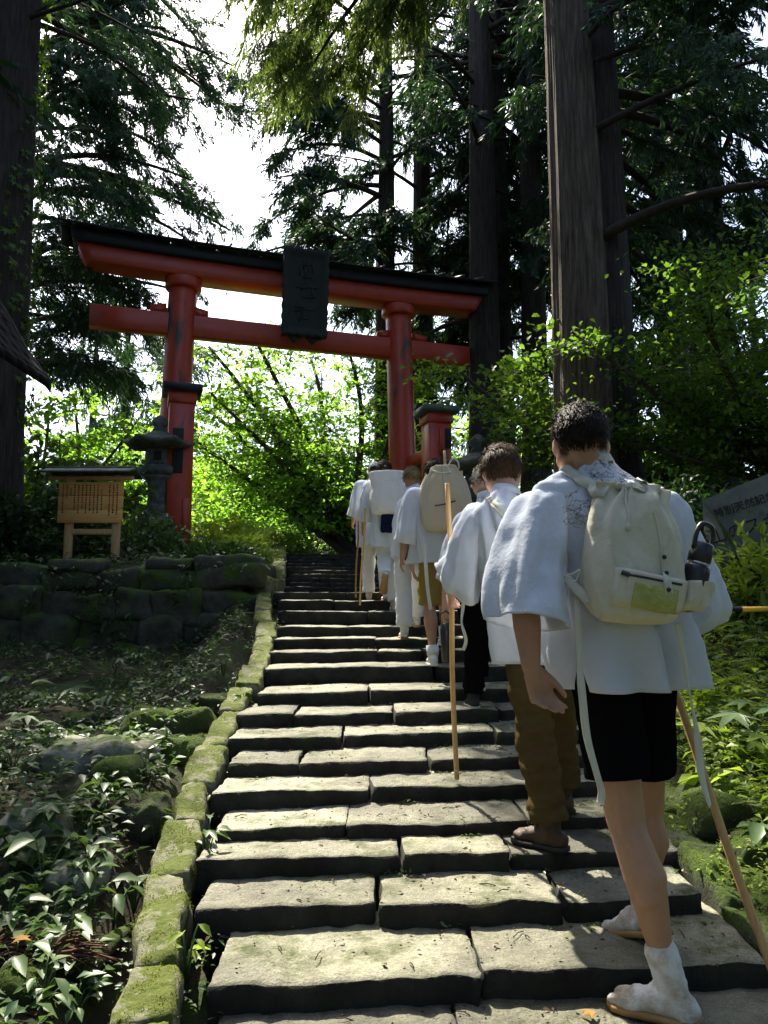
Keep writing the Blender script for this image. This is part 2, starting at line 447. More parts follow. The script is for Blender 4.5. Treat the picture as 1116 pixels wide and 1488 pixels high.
M['riser'] = surf('shade_tinted_riser_stone', [(.010, .010, .008), (.022, .022, .017), (.04, .039, .03)], 6, .9, .9, .02, 36, moss=((.022, .034, .007), .58, .72, 3.5))  # shade on the step fronts put into the stone colour, with moss patches
M['kerb'] = surf('kerb_stone', [(.10, .10, .065), (.20, .195, .13), (.27, .262, .18), (.16, .155, .10)], 8, .88, 1.0, .02, 34, moss=((.070, .090, .009), .50, .59, 8.0))
M['mossy'] = surf('moss_covered_stone', [(.035, .035, .028), (.075, .075, .058)], 4, .95, 1.0, .03, 45, moss=((.050, .085, .008), .44, .60, 3.5))
M['rock'] = surf('grey_rock', [(.10, .10, .08), (.2, .2, .16), (.28, .28, .23)], 6, .88, .9, .015, 40, moss=((.05, .08, .012), .56, .68, 4.5))
M['wall'] = surf('wall_stone', [(.02, .02, .016), (.05, .05, .038), (.085, .085, .062)], 5, .92, .9, .015, 42, moss=((.045, .075, .010), .50, .62, 3.0))
M['lantern'] = surf('weathered_granite', [(.045, .05, .045), (.10, .105, .095), (.16, .165, .15)], 9, .92, .8, .01, 60, moss=((.04, .06, .015), .58, .7, 5))
M['red'] = surf('vermilion_paint', [(.32, .032, .013), (.43, .048, .018), (.37, .040, .015)], 2.2, .42, .25, .004, 60, spec=.5)
def red_worn(nt, c, v, v2):
    mp = N(nt, 'ShaderNodeMapping'); mp.inputs['Scale'].default_value = (2.2, 2.2, .55); nt.links.new(v, mp.inputs['Vector'])
    n = noise_tex(nt, 1.6, 6, .55, mp.outputs[0])
    mr = N(nt, 'ShaderNodeMapRange'); mr.inputs[1].default_value = .55; mr.inputs[2].default_value = .66; nt.links.new(n, mr.inputs[0])
    return mix(nt, mr.outputs[0], c, (.045, .032, .026))
M['redworn'] = surf('vermilion_paint_worn', [(.32, .032, .013), (.43, .048, .018), (.37, .040, .015)], 2.2, .42, .3, .004, 60, spec=.5, extra=red_worn)
M['hutroof'] = surf('dark_shingle', [(.006, .006, .006), (.014, .014, .014)], 6, .95, .6, .01, 20, (4, 4, 1), spec=.08)
M['black'] = surf('black_weathered_wood', [(.012, .014, .018), (.022, .026, .032)], 5, .6, .5, .006, 40, (1, 1, 1))
M['oldwood'] = surf('old_dark_wood', [(.012, .015, .015), (.030, .034, .032), (.02, .022, .022)], 6, .85, .9, .01, 14, (6, 6, .8))
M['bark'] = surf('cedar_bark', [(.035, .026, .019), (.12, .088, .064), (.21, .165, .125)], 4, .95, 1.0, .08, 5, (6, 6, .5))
M['barkdark'] = surf('shaded_cedar_bark', [(.016, .013, .010), (.042, .034, .027), (.07, .058, .046)], 5, .95, 1.0, .05, 7, (5, 5, .45))  # darker copy of the cedar bark, shade put into its colour
M['twig'] = surf('twig_bark', [(.02, .015, .011), (.05, .038, .028)], 8, .95, .6, .01, 30)
M['mtwig'] = surf('maple_bark', [(.035, .030, .022), (.08, .07, .055)], 8, .95, .6, .01, 30)
M['signwood'] = surf('sign_board_wood', [(.52, .25, .07), (.70, .37, .12), (.60, .30, .09)], 5, .7, .4, .004, 20, (1, 1, 8))
M['postwood'] = surf('pale_post_wood', [(.44, .26, .12), (.6, .38, .2)], 5, .7, .4, .004, 20, (7, 7, 1))
M['staff'] = surf('pale_staff_wood', [(.42, .25, .10), (.58, .37, .16), (.5, .30, .12)], 6, .55, .35, .003, 30, (8, 8, .7))
M['staffgold'] = surf('golden_staff_wood', [(.36, .21, .08), (.50, .31, .13), (.43, .26, .10)], 6, .55, .35, .003, 30, (8, 8, .7))
M['staffdark'] = surf('brown_staff_wood', [(.22, .12, .045), (.34, .2, .085)], 6, .55, .35, .003, 30, (8, 8, .7))
M['ink'] = surf('black_ink', [(.02, .02, .02), (.03, .025, .02)], 10, .9, 0)
M['blueink'] = surf('blue_black_ink', [(.03, .04, .075), (.05, .06, .10)], 10, .9, 0)
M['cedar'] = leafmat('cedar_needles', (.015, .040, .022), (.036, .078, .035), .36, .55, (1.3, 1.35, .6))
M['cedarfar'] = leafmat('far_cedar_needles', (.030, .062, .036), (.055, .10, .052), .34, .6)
M['cedarlit'] = leafmat('sun_tinted_cedar_needles', (.075, .125, .042), (.14, .20, .075), .5, .5, (1.35, 1.3, .55))  # lighter copy of the cedar needles, sunlight put into the colour
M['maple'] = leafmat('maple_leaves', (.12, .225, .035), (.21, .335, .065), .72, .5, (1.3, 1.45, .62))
M['mapledark'] = leafmat('shaded_maple_leaves', (.055, .115, .022), (.12, .20, .035), .55, .5, (1.35, 1.4, .5))  # deeper copy of the maple leaf colour with shade put in
M['shrub'] = leafmat('shrub_leaves', (.016, .040, .016), (.042, .085, .026), .38, .45)
M['ivy'] = leafmat('ivy_leaves', (.05, .10, .02), (.11, .17, .03), .42, .45)
M['weed'] = leafmat('weed_leaves', (.04, .085, .03), (.10, .155, .05), .35, .42, gloss=.4)
M['fern'] = leafmat('fern_leaves', (.12, .19, .030), (.25, .32, .055), .5, .45, (1.3, 1.35, .55))
M['butterbur'] = leafmat('broad_leaf', (.07, .13, .045), (.13, .19, .07), .35, .42, gloss=.45)
M['mossfuzz'] = leafmat('moss_tufts', (.07, .085, .010), (.13, .14, .018), .55, .8, (1.2, 1.2, .6), .1)
M['deaddark'] = leafmat('brown_leaf_litter', (.05, .03, .015), (.12, .07, .03), .1, .8, (1, 1, 1), .1)
M['deadleaf'] = leafmat('dead_leaf', (.22, .10, .03), (.38, .22, .05), .3, .7)
M['litter'] = surf('bark_crumbs', [(.022, .016, .010), (.06, .042, .024)], 12, .9, .4)
M['hill'] = surf('wooded_hillside', [(.018, .038, .018), (.035, .065, .025), (.055, .09, .035)], .25, .95, 1.0, .8, 1.2)
M['deadtwig'] = surf('dead_cedar_twig', [(.055, .026, .016), (.12, .058, .035)], 12, .9, .4)
M['white'] = cloth('white_cotton', (.78, .82, .90), .30, wr=.42, wscale=10)
M['white2'] = cloth('white_cotton_trousers', (.78, .79, .80), .15, wr=.6, wscale=14)
M['tabi'] = surf('dusty_white_canvas', [(.30, .23, .15), (.50, .44, .36), (.72, .71, .69), (.78, .79, .80)], 9, .9, .7, .012, 60)
M['cream'] = cloth('cream_canvas', (.72, .69, .56), .10, wr=.38, wscale=11)
M['cream2'] = cloth('cream_webbing', (.68, .66, .55), .05, wr=.15)
M['tancanvas'] = cloth('tan_canvas', (.56, .49, .36), .06, wr=.3)
M['whitebag'] = cloth('white_quilted_cloth', (.78, .76, .74), .1)
M['blackcloth'] = cloth('black_cloth', (.006, .006, .007), .0, wr=.2)
M['navycloth'] = cloth('navy_cloth', (.012, .016, .04), .0, wr=.2)
M['bluesleeve'] = cloth('blue_denim_sleeve', (.05, .10, .20), .0, wr=.2)
M['brown'] = cloth('olive_brown_trousers', (.085, .060, .026), .0, wr=.4)
M['khaki'] = cloth('khaki_shorts', (.30, .20, .055), .03, wr=.3)
M['greycap'] = cloth('grey_cap', (.55, .54, .50), .03, wr=.2)
M['tabisole'] = surf('worn_tan_sole', [(.30, .17, .06), (.42, .26, .10)], 8, .8, .4)
M['rubber'] = surf('dark_rubber', [(.012, .012, .012), (.03, .028, .026)], 8, .7, .3)
M['shoebrown'] = surf('brown_leather_shoe', [(.035, .020, .012), (.07, .042, .026)], 12, .6, .4)
M['shoewhite'] = surf('white_shoe', [(.62, .60, .52), (.75, .73, .66)], 8, .6, .2)
M['blackmetal'] = surf('black_powder_coat', [(.008, .008, .009), (.014, .014, .015)], 10, .38, .05, spec=.5)
M['steel'] = surf('brushed_steel', [(.5, .5, .5), (.6, .6, .6)], 10, .3, .05, metal=1.0)
M['hairdark'] = surf('dark_brown_hair', [(.010, .007, .006), (.03, .02, .014)], 40, .62, .3, .004, 150, spec=.12)
M['hairbrown'] = surf('brown_hair', [(.030, .017, .009), (.085, .048, .024)], 40, .62, .3, .004, 150, spec=.12)
M['hairfair'] = surf('fair_hair', [(.09, .06, .025), (.22, .15, .065)], 40, .62, .3, .004, 150, spec=.12)
M['hairgrey'] = surf('grey_hair', [(.28, .25, .21), (.5, .46, .40)], 40, .6, .3, .004, 150, spec=.15)
M['skin1'] = skin('warm_skin', (.44, .255, .16)); M['skin2'] = skin('tanned_skin', (.40, .22, .13)); M['skin3'] = skin('fair_skin', (.52, .31, .22))
M['eyewhite'] = surf('eye', [(.6, .6, .6), (.65, .65, .65)], 5, .2, 0)
M['yellow'] = surf('yellow_paint', [(.75, .42, .03), (.8, .47, .04)], 6, .4, .1)
M['barwhite'] = surf('pale_paint', [(.72, .72, .68), (.78, .78, .74)], 6, .4, .1)
M['vinyl'] = surf('crinkled_vinyl_window', [(.46, .50, .10), (.62, .66, .20)], 22, .16, 1.0, .03, 26, spec=.8)
M['monument'] = surf('grey_green_slab', [(.055, .065, .055), (.10, .11, .092), (.075, .085, .072)], 4, .85, .5, .008, 50, moss=((.045, .06, .02), .6, .72, 4))
M['roofcopper'] = surf('green_copper_sheet', [(.05, .075, .06), (.10, .13, .105)], 5, .55, .2)
# ================================================================== SETTING
def axis(dense0, dense1, step, far, growth=1.25):
    a = list(np.arange(dense0, dense1 + 1e-6, step)); s = step
    hi = [a[-1]]; 
    while hi[-1] < far: s *= growth; hi.append(hi[-1] + s)
    s = step; lo = [a[0]]
    while lo[-1] > -far: s *= growth; lo.append(lo[-1] - s)
    return np.array(lo[:0:-1] + a + hi[1:])
gx = axis(-6.6, 5.4, .095, 500); gy = axis(.8, 17, .105, 600)
GX, GY = np.meshgrid(gx, gy)
GZ = ground(GX, GY)
fine = np.array([[mnoise.fractal(Vector((x * 2.6, y * 2.6, 0)), 1, 2, 3) if (-7 < x < 6 and 0 < y < 18) else 0 for x in gx] for y in gy])
onstair = (GX > xl(GY) - .1) & (GX < xr(GY) + .1) & (GY > 1.5) & (GY < 16.6)
GZ = GZ + fine * np.where(onstair, .01, .05)
o_ground = obj('ground', (np.stack([GX, GY, GZ], -1).reshape(-1, 3), np.array(grid_faces(len(gy), len(gx), False))), M['soil'], kind='structure')

hv = []
hn, hm = 90, 14
for i in range(hn):
    a = rad(-75 + 150 * i / (hn - 1)); ht = 16 + 4 * math.sin(i * .31) + 2.2 * math.sin(i * .83 + 1)
    for j in range(hm):
        t = j / (hm - 1); r_ = 78 + 55 * t
        hv.append((r_ * math.sin(a), r_ * math.cos(a), 1.0 + ht * float(sstep(0, 1, t)) + 1.2 * mnoise.fractal(Vector((r_ * math.sin(a) * .2, r_ * math.cos(a) * .2, 0)), 1, 2, 3) * t))
obj('hills', (np.array(hv), np.array(grid_faces(hn, hm, False))), M['hill'], kind='structure')

# ------------------------------------------------------------------ the staircase, slab by slab
stair = thing('stone_staircase', 'worn stone staircase of uneven slabs climbing towards the red gate', 'staircase', (0.2, 2.7, 0))
R_st = random.Random(11)
YS = [1.95, 2.71, 3.09, 3.43, 3.71, 4.09, 4.40, 4.80, 5.17, 5.60, 6.20, 6.67, 7.08, 7.57, 8.24, 8.82, 9.32]
ZS = [0.0] + [round(-.477 + .21 * y, 3) for y in YS[1:]]
STEP = []          # (y front at centre, z top)
def slab_row(y, z, x0, x1, skew, depth, thick, i, joints=None):
    w = x1 - x0
    if joints is None:
        k = R_st.choice([2, 3, 3, 3]) if w > 1.6 else 2
        cuts = [0] + sorted((j + R_st.uniform(-.28, .28)) / k for j in range(1, k)) + [1]
    else: cuts = [0] + list(joints) + [1]
    for a, b in zip(cuts[:-1], cuts[1:]):
        xa, xb = x0 + a * w + .006, x0 + b * w - .006
        s = (xb - xa, depth + R_st.uniform(0, .05), thick)
        near = y < 5
        V, F = stone(s, (max(6, int(s[0] / (.024 if near else .06))), 16 if near else 7, 4), .009, .020, 3.8, seed=i * 7.3 + a * 31, amp2=.008, top_flat=.55)
        V[:, 1] += np.where(V[:, 1] < 0, 1, 0) * .022 * np.array([mnoise.fractal(Vector((q * 7.0 + i * 3.1, a * 9, i)), 1, 2, 3) for q in V[:, 0]])
        sh = R_st.uniform(-.03, .015)
        sk = skew + R_st.uniform(-.025, .025)
        tilt = R_st.uniform(-.012, .012)
        V[:, 1] += V[:, 0] * sk + s[1] / 2 + sh
        V[:, 2] += V[:, 0] * tilt - thick / 2 + R_st.uniform(-.006, .006)
        V += np.array([(xa + xb) / 2, y + ((xa + xb) / 2 - (x0 + x1) / 2) * skew, z])
        pz = [sum(V[q][2] for q in f) / len(f) for f in F]; top_z = max(pz)
        nf = [np.cross(V[f[2]] - V[f[0]], V[f[3]] - V[f[1]]) for f in F]
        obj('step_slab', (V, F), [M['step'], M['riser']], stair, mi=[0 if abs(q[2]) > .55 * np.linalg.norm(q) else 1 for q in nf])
XC = lambda y: float((xl(y) + xr(y)) / 2)
for i in range(0, 17):
    y = YS[i]
    ya = 2.2 if i == 0 else y
    x0, x1 = float(xl(ya)) + R_st.uniform(.01, .09), float(xr(ya)) + R_st.uniform(-.04, .1)
    if i == 0: x0, x1 = -.52, 1.75
    if i == 1: x0 = -.57
    jo = {0: [.33, .62], 1: [.47, .80], 2: [.35, .71], 3: [.40, .62], 4: [.30, .72], 5: [.36, .82], 6: [.18, .52, .85], 7: [.30, .72], 8: [.17, .47, .8]}.get(i)
    slab_row(y, ZS[i], x0, x1, (.08 if i < 3 else .11 + .004 * i), (.8 if i == 0 else .56), .15, i, jo)
    STEP.append((y, ZS[i]))
slab_row(1.25, -.09, -.7, 1.8, .12, .75, .15, 40, [.4, .7])
for k in range(6):                       # the level stretch between the two flights
    y = 9.72 + k * .52
    slab_row(y, 1.475 + .012 * k, float(xl(y)) + .05, float(xr(y)), .2, .54, .14, 60 + k)
for k in range(10):                      # upper flight
    y = 12.75 + k * .40; z = 1.545 + .088 * (k + 1)
    slab_row(y, z, float(xl(y)) + R_st.uniform(-.04, .1), float(xr(y)) + .1, .2, .55, .15, 80 + k)

# ------------------------------------------------------------------ kerbs
def kerb(name, label, pts, w, h, mat, seglen, seedb, lift=.10, rough=.026):
    t = thing(name, label, 'kerb', tuple(pts[len(pts) // 2]))
    P = smooth_path(pts, 160); L = np.concatenate([[0], np.cumsum(np.linalg.norm(np.diff(P, axis=0), axis=1))])
    s = 0; R = random.Random(seedb); i = 0
    while s < L[-1] - .1:
        l = R.uniform(*seglen); e = min(s + l, L[-1])
        a = np.array([np.interp(s, L, P[:, k]) for k in range(3)]); b = np.array([np.interp(e, L, P[:, k]) for k in range(3)])
        c = (a + b) / 2; d = b - a; ln = np.linalg.norm(d) - .003
        V, F = stone((ln, w * R.uniform(.85, 1.12), h), (14, 9, 6), .022, rough, 6.5, seed=seedb * 5 + i, amp2=.010)
        ang = math.atan2(d[1], d[0]); pit = math.atan2(d[2], math.hypot(d[0], d[1]))
        Rm = np.array(Matrix.Rotation(ang + R.uniform(-.05, .05), 3, 'Z') @ Matrix.Rotation(-pit, 3, 'Y') @ Matrix.Rotation(R.uniform(-.08, .08), 3, 'X'))
        V = V @ Rm.T + c + np.array([R.uniform(-.012, .012), 0, lift - h / 2 + R.uniform(-.015, .015)])
        obj('kerb_stone', (V, F), mat, t); s = e; i += 1
    return t
kp = [(175, 1560), (208, 1450), (245, 1265), (278, 1150), (306, 1078), (338, 1016), (368, 962), (388, 912)]
kpts = []
for px, py in kp:
    q = at_ground(px, py, .11, lambda x, y: float(hs(y)), 1.2); kpts.append((q.x, q.y, float(hs(q.y)) + .0))
kpts += [(-1.28, 8.15, 1.23), (-1.36, 8.9, 1.4)]
kerb('mossy_kerb', 'row of mossy kerb stones edging the left side of the stone steps', kpts, .165, .26, M['kerb'], (.28, .62), 3, .075)
up = [(float(xl(y)) - .14, y, float(hs(y)) + .05) for y in (9.35, 10.6, 12, 13, 14, 15, 16, 16.5)]
kerb('upper_kerb', 'short row of low kerb stones beside the upper flight beyond the stone wall', up, .24, .3, M['kerb'], (.4, .6), 5, .16)
rp = [(1.62, 1.7, -.05), (1.52, 2.4, .0), (1.44, 3.1, .10), (1.40, 3.9, .26), (1.40, 4.8, .45), (1.4, 5.8, .65), (1.38, 7.0, .9), (1.36, 8.4, 1.2), (1.36, 9.3, 1.4)]
kerb('dark_kerb', 'row of dark mossy kerb stones along the right side of the steps under the bright plants', rp, .24, .32, M['mossy'], (.26, .6), 9, .05, .04)

# ------------------------------------------------------------------ stone retaining wall on the left
wall = thing('stone_wall', 'dark mossy dry stone retaining wall below the wooden notice board', 'wall', (-3.2, 9.0, .9))
Rw = random.Random(4)
WX1 = -1.42
rows = [(.72, .34), (1.02, .34), (1.34, .34), (1.62, .26)]
for ri, (zc, hh) in enumerate(rows):
    x = WX1
    while x > -6.6:
        l = Rw.uniform(.38, .8) if x < WX1 - .1 else (.72, .85, .66, .78)[ri]
        V, F = stone((l + .05, .52, (hh + .03) * Rw.uniform(.86, 1.16)), (12, 7, 9), .08, .075, 3.2, seed=ri * 31 + abs(x) * 3, amp2=.016)
        aa = Rw.uniform(-.09, .09); V[:, 2] += V[:, 0] * aa; ba = .05 * ri
        V += np.array([x - l / 2, 9.0 + ba + Rw.uniform(-.07, .07), zc + Rw.uniform(-.04, .04)])
        obj('wall_stone', (V, F), M['wall'], wall); x -= l + .01
for ri, (zc, hh) in enumerate(rows):       # the return along the steps
    y = 9.32
    for k in range(3):
        l = Rw.uniform(.5, .8)
        V, F = stone((.5, l, hh + .05), (7, 9, 6), .07, .05, 2.4, seed=200 + ri * 7 + k, amp2=.012)
        V += np.array([WX1 - .30 - .04 * ri, y + l / 2, zc + .06 * k + .04]); y += l + .01
        obj('wall_stone', (V, F), M['wall'], wall)
for k, (x, l) in enumerate([(WX1 - .02, .78), (WX1 - .8, .55), (WX1 - 1.9, .6), (WX1 - 3.3, .5)]):
    V, F = stone((l, .5, .16 if k else .2), (9, 7, 4), .06, .04, 3, seed=300 + k, amp2=.012)
    V += np.array([x - l / 2, 9.14, 1.80 + Rw.uniform(-.02, .02)])
    obj('cap_stone', (V, F), M['wall'], wall)

# ================================================================== TORII GATE
TL, TR = atn(252, 700, 16.2), atn(583, 640, 17.8)
TC = (TL + TR) / 2; TC[2] = 2.42
tdir = nrm((TR - TL) * [1, 1, 0]); tn = np.array([-tdir[1], tdir[0], 0])       # tn points away from the camera
HALF = np.linalg.norm((TR - TL)[:2]) / 2
def T(x, y, z): return TC * [1, 1, 0] + tdir * x + tn * y + np.array([0, 0, z])
TROT = np.column_stack([tdir, tn, [0, 0, 1]])
def t_s(px):                      # beam coordinate of a pixel column, on the line through both pillars
    lo, hi = -8.0, 8.0
    f = lambda s: (lambda w: 558 + FOC * w[0] / (w[1] * math.cos(PITCH) + (w[2] - CAM_Z) * math.sin(PITCH)))(T(s, 0, 7))
    for _ in range(50):
        m = (lo + hi) / 2
        if f(m) < px: lo = m
        else: hi = m
    return lo
def t_z(px, py, y=0.0):
    s = t_s(px); w = T(s, y, 0); return at(px, py, w[1]).z
torii = thing('torii_gate', 'tall vermilion torii gate with black roofed lintel standing across the path', 'torii gate', tuple(TC))
zk_b = (t_z(257, 397, -.30) + t_z(581, 442, -.30)) / 2; zk_t = (t_z(257, 374, -.42) + t_z(581, 413, -.42)) / 2; zr_t = (t_z(257, 350, -.62) + t_z(581, 393, -.62)) / 2 + .03
zn_b = (t_z(200, 480, -.14) + t_z(640, 527, -.14)) / 2; zn_t = (t_z(200, 449, -.14) + t_z(640, 498, -.14)) / 2
print('torii z', zk_b, zk_t, zr_t, zn_b, zn_t, 'half', HALF)
PR = .315
for sx, mm in ((-1, 'redworn'), (1, 'redworn')):
    base = T(sx * (HALF + .10), 0, 2.25); top = T(sx * (HALF - .07), 0, zk_b)
    P = [base + (top - base) * t for t in np.linspace(0, 1, 14)]
    p = obj('pillar', tube(P, np.linspace(PR * 1.04, PR * .96, 14), 28), M[mm], torii)
    obj('pillar_ring', tube([top - [0, 0, .24], top - [0, 0, .21], top - [0, 0, .03], top - [0, 0, .005]], [PR * 1.18, PR * 1.25, PR * 1.25, PR * 1.2], 28), M['red'], p)
    ft = base + (top - base) * .04
    obj('base_stone', lathe([(PR * 1.7, 0), (PR * 1.7, .22), (PR * 1.45, .32), (PR * 1.1, .34)], 24, T(sx * (HALF + .1), 0, 2.2)), M['lantern'], torii)
def beam(name, x0, x1, y, hd, zb, zt, mat, sori=0.0, cut=0.0, parent=torii, n=32, bev=.02):
    V, F = [], []
    xs = np.linspace(-1, 1, n)
    for k, u in enumerate(xs):
        x = (x0 + x1) / 2 + u * (x1 - x0) / 2
        dz = sori * max(0, (abs(u) - .25) / .75) ** 2
        e = cut if k == 0 else (-cut if k == n - 1 else 0)
        for yy, zz, ee in ((-hd + bev, zb, e), (hd - bev, zb, e), (hd, zb + bev, e), (hd, zt - bev, 0), (hd - bev, zt, 0), (-hd + bev, zt, 0), (-hd, zt - bev, 0), (-hd, zb + bev, e)):
            V.append(T(x + ee * (1 - 0 * zz), y + yy, zz + dz))
    F = grid_faces(n, 8); F.append(tuple(range(7, -1, -1))); F.append(tuple((n - 1) * 8 + j for j in range(8)))
    return obj(name, (np.array(V), F), mat, parent, smooth=False)
xk0, xk1 = t_s(106), t_s(696); xn0, xn1 = t_s(129), t_s(680)
SORI = .07
beam('lintel', xk0, xk1, 0, .30, zk_b, zk_t, M['red'], SORI, .18)
cap = beam('roof_beam', xk0 - .12, xk1 + .12, 0, .42, zk_t + .003, zr_t - .06, M['black'], SORI * 1.05, .05)
# sloping roof of short boards with battens over the lintel
def roof_slope(sy):
    out = []
    n = 40
    for k in range(n):
        xa = xk0 - .35 + (xk1 - xk0 + .7) * k / n; xb = xk0 - .35 + (xk1 - xk0 + .7) * (k + 1) / n - .012
        u = ((xa + xb) / 2 - (xk0 + xk1) / 2) / ((xk1 - xk0) / 2); dz = SORI * 1.08 * max(0, (abs(u) - .25) / .75) ** 2
        u2 = (xb - (xk0 + xk1) / 2) / ((xk1 - xk0) / 2); u1 = (xa - (xk0 + xk1) / 2) / ((xk1 - xk0) / 2)
        d1 = SORI * 1.08 * max(0, (abs(u1) - .25) / .75) ** 2; d2 = SORI * 1.08 * max(0, (abs(u2) - .25) / .75) ** 2
        j = random.uniform(-.006, .006)
        V = [T(xa, sy * .62, zr_t - .06 + d1 + j), T(xb, sy * .62, zr_t - .06 + d2 + j), T(xb, sy * .02, zr_t + .16 + d2 + j), T(xa, sy * .02, zr_t + .16 + d1 + j)]
        V = V + [v + np.array([0, 0, .035]) for v in V]
        F = [(0, 1, 2, 3), (7, 6, 5, 4), (0, 4, 5, 1), (1, 5, 6, 2), (2, 6, 7, 3), (3, 7, 4, 0)]
        if sy > 0: F = [tuple(reversed(f)) for f in F]
        obj('roof_board', (np.array(V), F), M['black'], torii, smooth=False)
        if k % 2 == 0:
            a = T(xa, sy * .66, zr_t - .02 + d1 + .03); b = T(xa, sy * .02, zr_t + .2 + d1 + .02)
            obj('roof_batten', tube([a, b], [.03, .03], 4), M['roofcopper'], torii, smooth=False)
roof_slope(-1); roof_slope(1)
obj('ridge_cap', tube(smooth_path([T(xk0 - .4, 0, zr_t + .2 + SORI * 1.2), T(xk0 * .55, 0, zr_t + .2 + .02), T(0, 0, zr_t + .2), T(xk1 * .55, 0, zr_t + .2 + .02), T(xk1 + .4, 0, zr_t + .2 + SORI * 1.2)], 24), .06, 6), M['black'], torii)
beam('tie_beam', xn0, xn1, 0, .14, zn_b, zn_t, M['red'], 0, .0, n=12)
for px_, side in ((-HALF, -1), (-HALF, 1), (HALF, -1), (HALF, 1)):
    xa = px_ + side * (PR - .04); xb = px_ + side * (PR + .30)
    V = [T(xa, yy, zz) for yy in (-.12, .12) for zz in (zn_t + .003, zn_t + .20)] + [T(xb, yy, zz) for yy in (-.12, .12) for zz in (zn_t + .003, zn_t + .13)]
    F = [(0, 1, 3, 2), (4, 6, 7, 5), (0, 4, 5, 1), (2, 3, 7, 6), (1, 5, 7, 3), (0, 2, 6, 4)]
    obj('wedge', (np.array(V), F), M['red'], torii, smooth=False)
# support posts in front of the main pillars, with a small capped roof and tie rails
for sx, ptop, pxc, W in ((-1, 573, 249, .46), (1, 603, 643, .50)):
    w0 = T(sx * HALF, -1.9, 0)
    xx = sx * HALF + (0.02 if sx < 0 else .12)
    w = T(xx, -1.9, 0); zt = at(pxc, ptop, w[1]).z
    post = obj('support_post', rbox(T(xx, -1.9, (2.0 + zt) / 2), (W, W, zt - 2.0), .015, R=TROT), M['redworn'], torii, smooth=False)
    obj('post_collar', rbox(T(xx, -1.9, zt - .11), (W + .06, W + .06, .22), .01, R=TROT), M['red'], post, smooth=False)
    V = [T(xx + a * (W / 2 + .13), -1.9 + b * (W / 2 + .13), zt) for a, b in ((-1, -1), (1, -1), (1, 1), (-1, 1))] + [T(xx + a * (W / 2 + .13), -1.9 + b * (W / 2 + .13), zt + .13) for a, b in ((-1, -1), (1, -1), (1, 1), (-1, 1))] + [T(xx - .12, -1.9, zt + .24), T(xx + .12, -1.9, zt + .24)]
    F = [(3, 2, 1, 0), (0, 1, 5, 4), (1, 2, 6, 5), (2, 3, 7, 6), (3, 0, 4, 7), (4, 5, 9, 8), (6, 7, 8, 9), (5, 6, 9), (7, 4, 8)]
    obj('post_cap', (np.array(V), F), M['roofcopper'] if sx > 0 else M['black'], post, smooth=False)
    for zz, hh in ((2.95, .26), (zt - .75, .24)):
        obj('tie_rail', rbox(T(xx - sx * .03, -1.0, zz), (.13, 2.2 if zz > 3.2 else 1.9, hh), .01, R=TROT), M['red'], torii, smooth=False)
    if sx > 0:        # patched panels on the right post
        obj('repair_board', rbox(T(xx + .02, -1.9 - W / 2 - .02, zt - .62), (.10, .035, .55), .006, R=TROT), M['red'], post, smooth=False)
        obj('repair_board', rbox(T(xx + .17, -1.9 - W / 2 - .018, zt - .55), (.11, .03, .42), .006, R=TROT), M['oldwood'], post, smooth=False)
    else:
        obj('repair_board', rbox(T(xx - .06, -1.9 - W / 2 - .02, zt - 1.15), (.20, .035, .85), .006, R=TROT), M['oldwood'], post, smooth=False)
        obj('repair_board', rbox(T(xx + .13, -1.9 - W / 2 - .016, zt - 2.4), (.14, .03, .7), .006, R=TROT), M['red'], post, smooth=False)
# hanging plaque with wavy carved frame
sp = t_s(433); wpl = T(sp, -.62, 0)
zpt, zpb = at(437, 368, wpl[1]).z, at(430, 490, wpl[1]).z
pw = (468 - 399) / FOC * wpl[1] / 2
def plaque_pt(u, v, d):          # u,v in -1..1 ; leans forward at the top
    return T(sp + u * pw, -.62 - .16 * (v * .5 + .5) - d, (zpt + zpb) / 2 + v * (zpt - zpb) / 2)
plq = []
nu, nv = 28, 36
Vp = []
for side, d in ((0, .05), (1, -.07)):
    for j in range(nv + 1):
        for i in range(nu + 1):
            u = 2 * i / nu - 1; v = 2 * j / nv - 1
            e = max(abs(u) ** 10, 0); wav = .025 * math.sin(v * 26) * abs(u) ** 8; wv = .02 * math.sin(u * 15) * abs(v) ** 8
            fr = .045 if (abs(u) > .74 or abs(v) > .84) and side == 0 else 0
            Vp.append(plaque_pt(u + wav, v + wv, d + fr))
Fp = []
n1 = (nu + 1) * (nv + 1)
for j in range(nv):
    for i in range(nu):
        a = j * (nu + 1) + i
        Fp.append((a, a + 1, a + nu + 2, a + nu + 1)); Fp.append((n1 + a + nu + 1, n1 + a + nu + 2, n1 + a + 1, n1 + a))
bd = [j * (nu + 1) for j in range(nv + 1)]; br = [j * (nu + 1) + nu for j in range(nv + 1)]; bb = list(range(nu + 1)); bt = [nv * (nu + 1) + i for i in range(nu + 1)]
for l, fl in ((bd, 1), (br, 0), (bb, 0), (bt, 1)):
    for a, b in zip(l[:-1], l[1:]):
        Fp.append((a, b, n1 + b, n1 + a) if fl else (n1 + a, n1 + b, b, a))
pq = obj('plaque', (np.array(Vp), Fp), M['oldwood'], torii, label='dark carved name plaque hung over the middle of both beams')
for u in (-.45, .38):            # carved tips under the plaque
    V = [plaque_pt(u - .28, -1.0, .03), plaque_pt(u + .28, -1.0, .03), plaque_pt(u, -1.16, .03), plaque_pt(u - .28, -1.0, -.05), plaque_pt(u + .28, -1.0, -.05), plaque_pt(u, -1.16, -.05)]
    obj('carved_tip', (np.array(V), [(0, 2, 1), (3, 4, 5), (0, 1, 4, 3), (1, 2, 5, 4), (2, 0, 3, 5)]), M['oldwood'], pq, smooth=False)
rg = random.Random(5)
gl = []
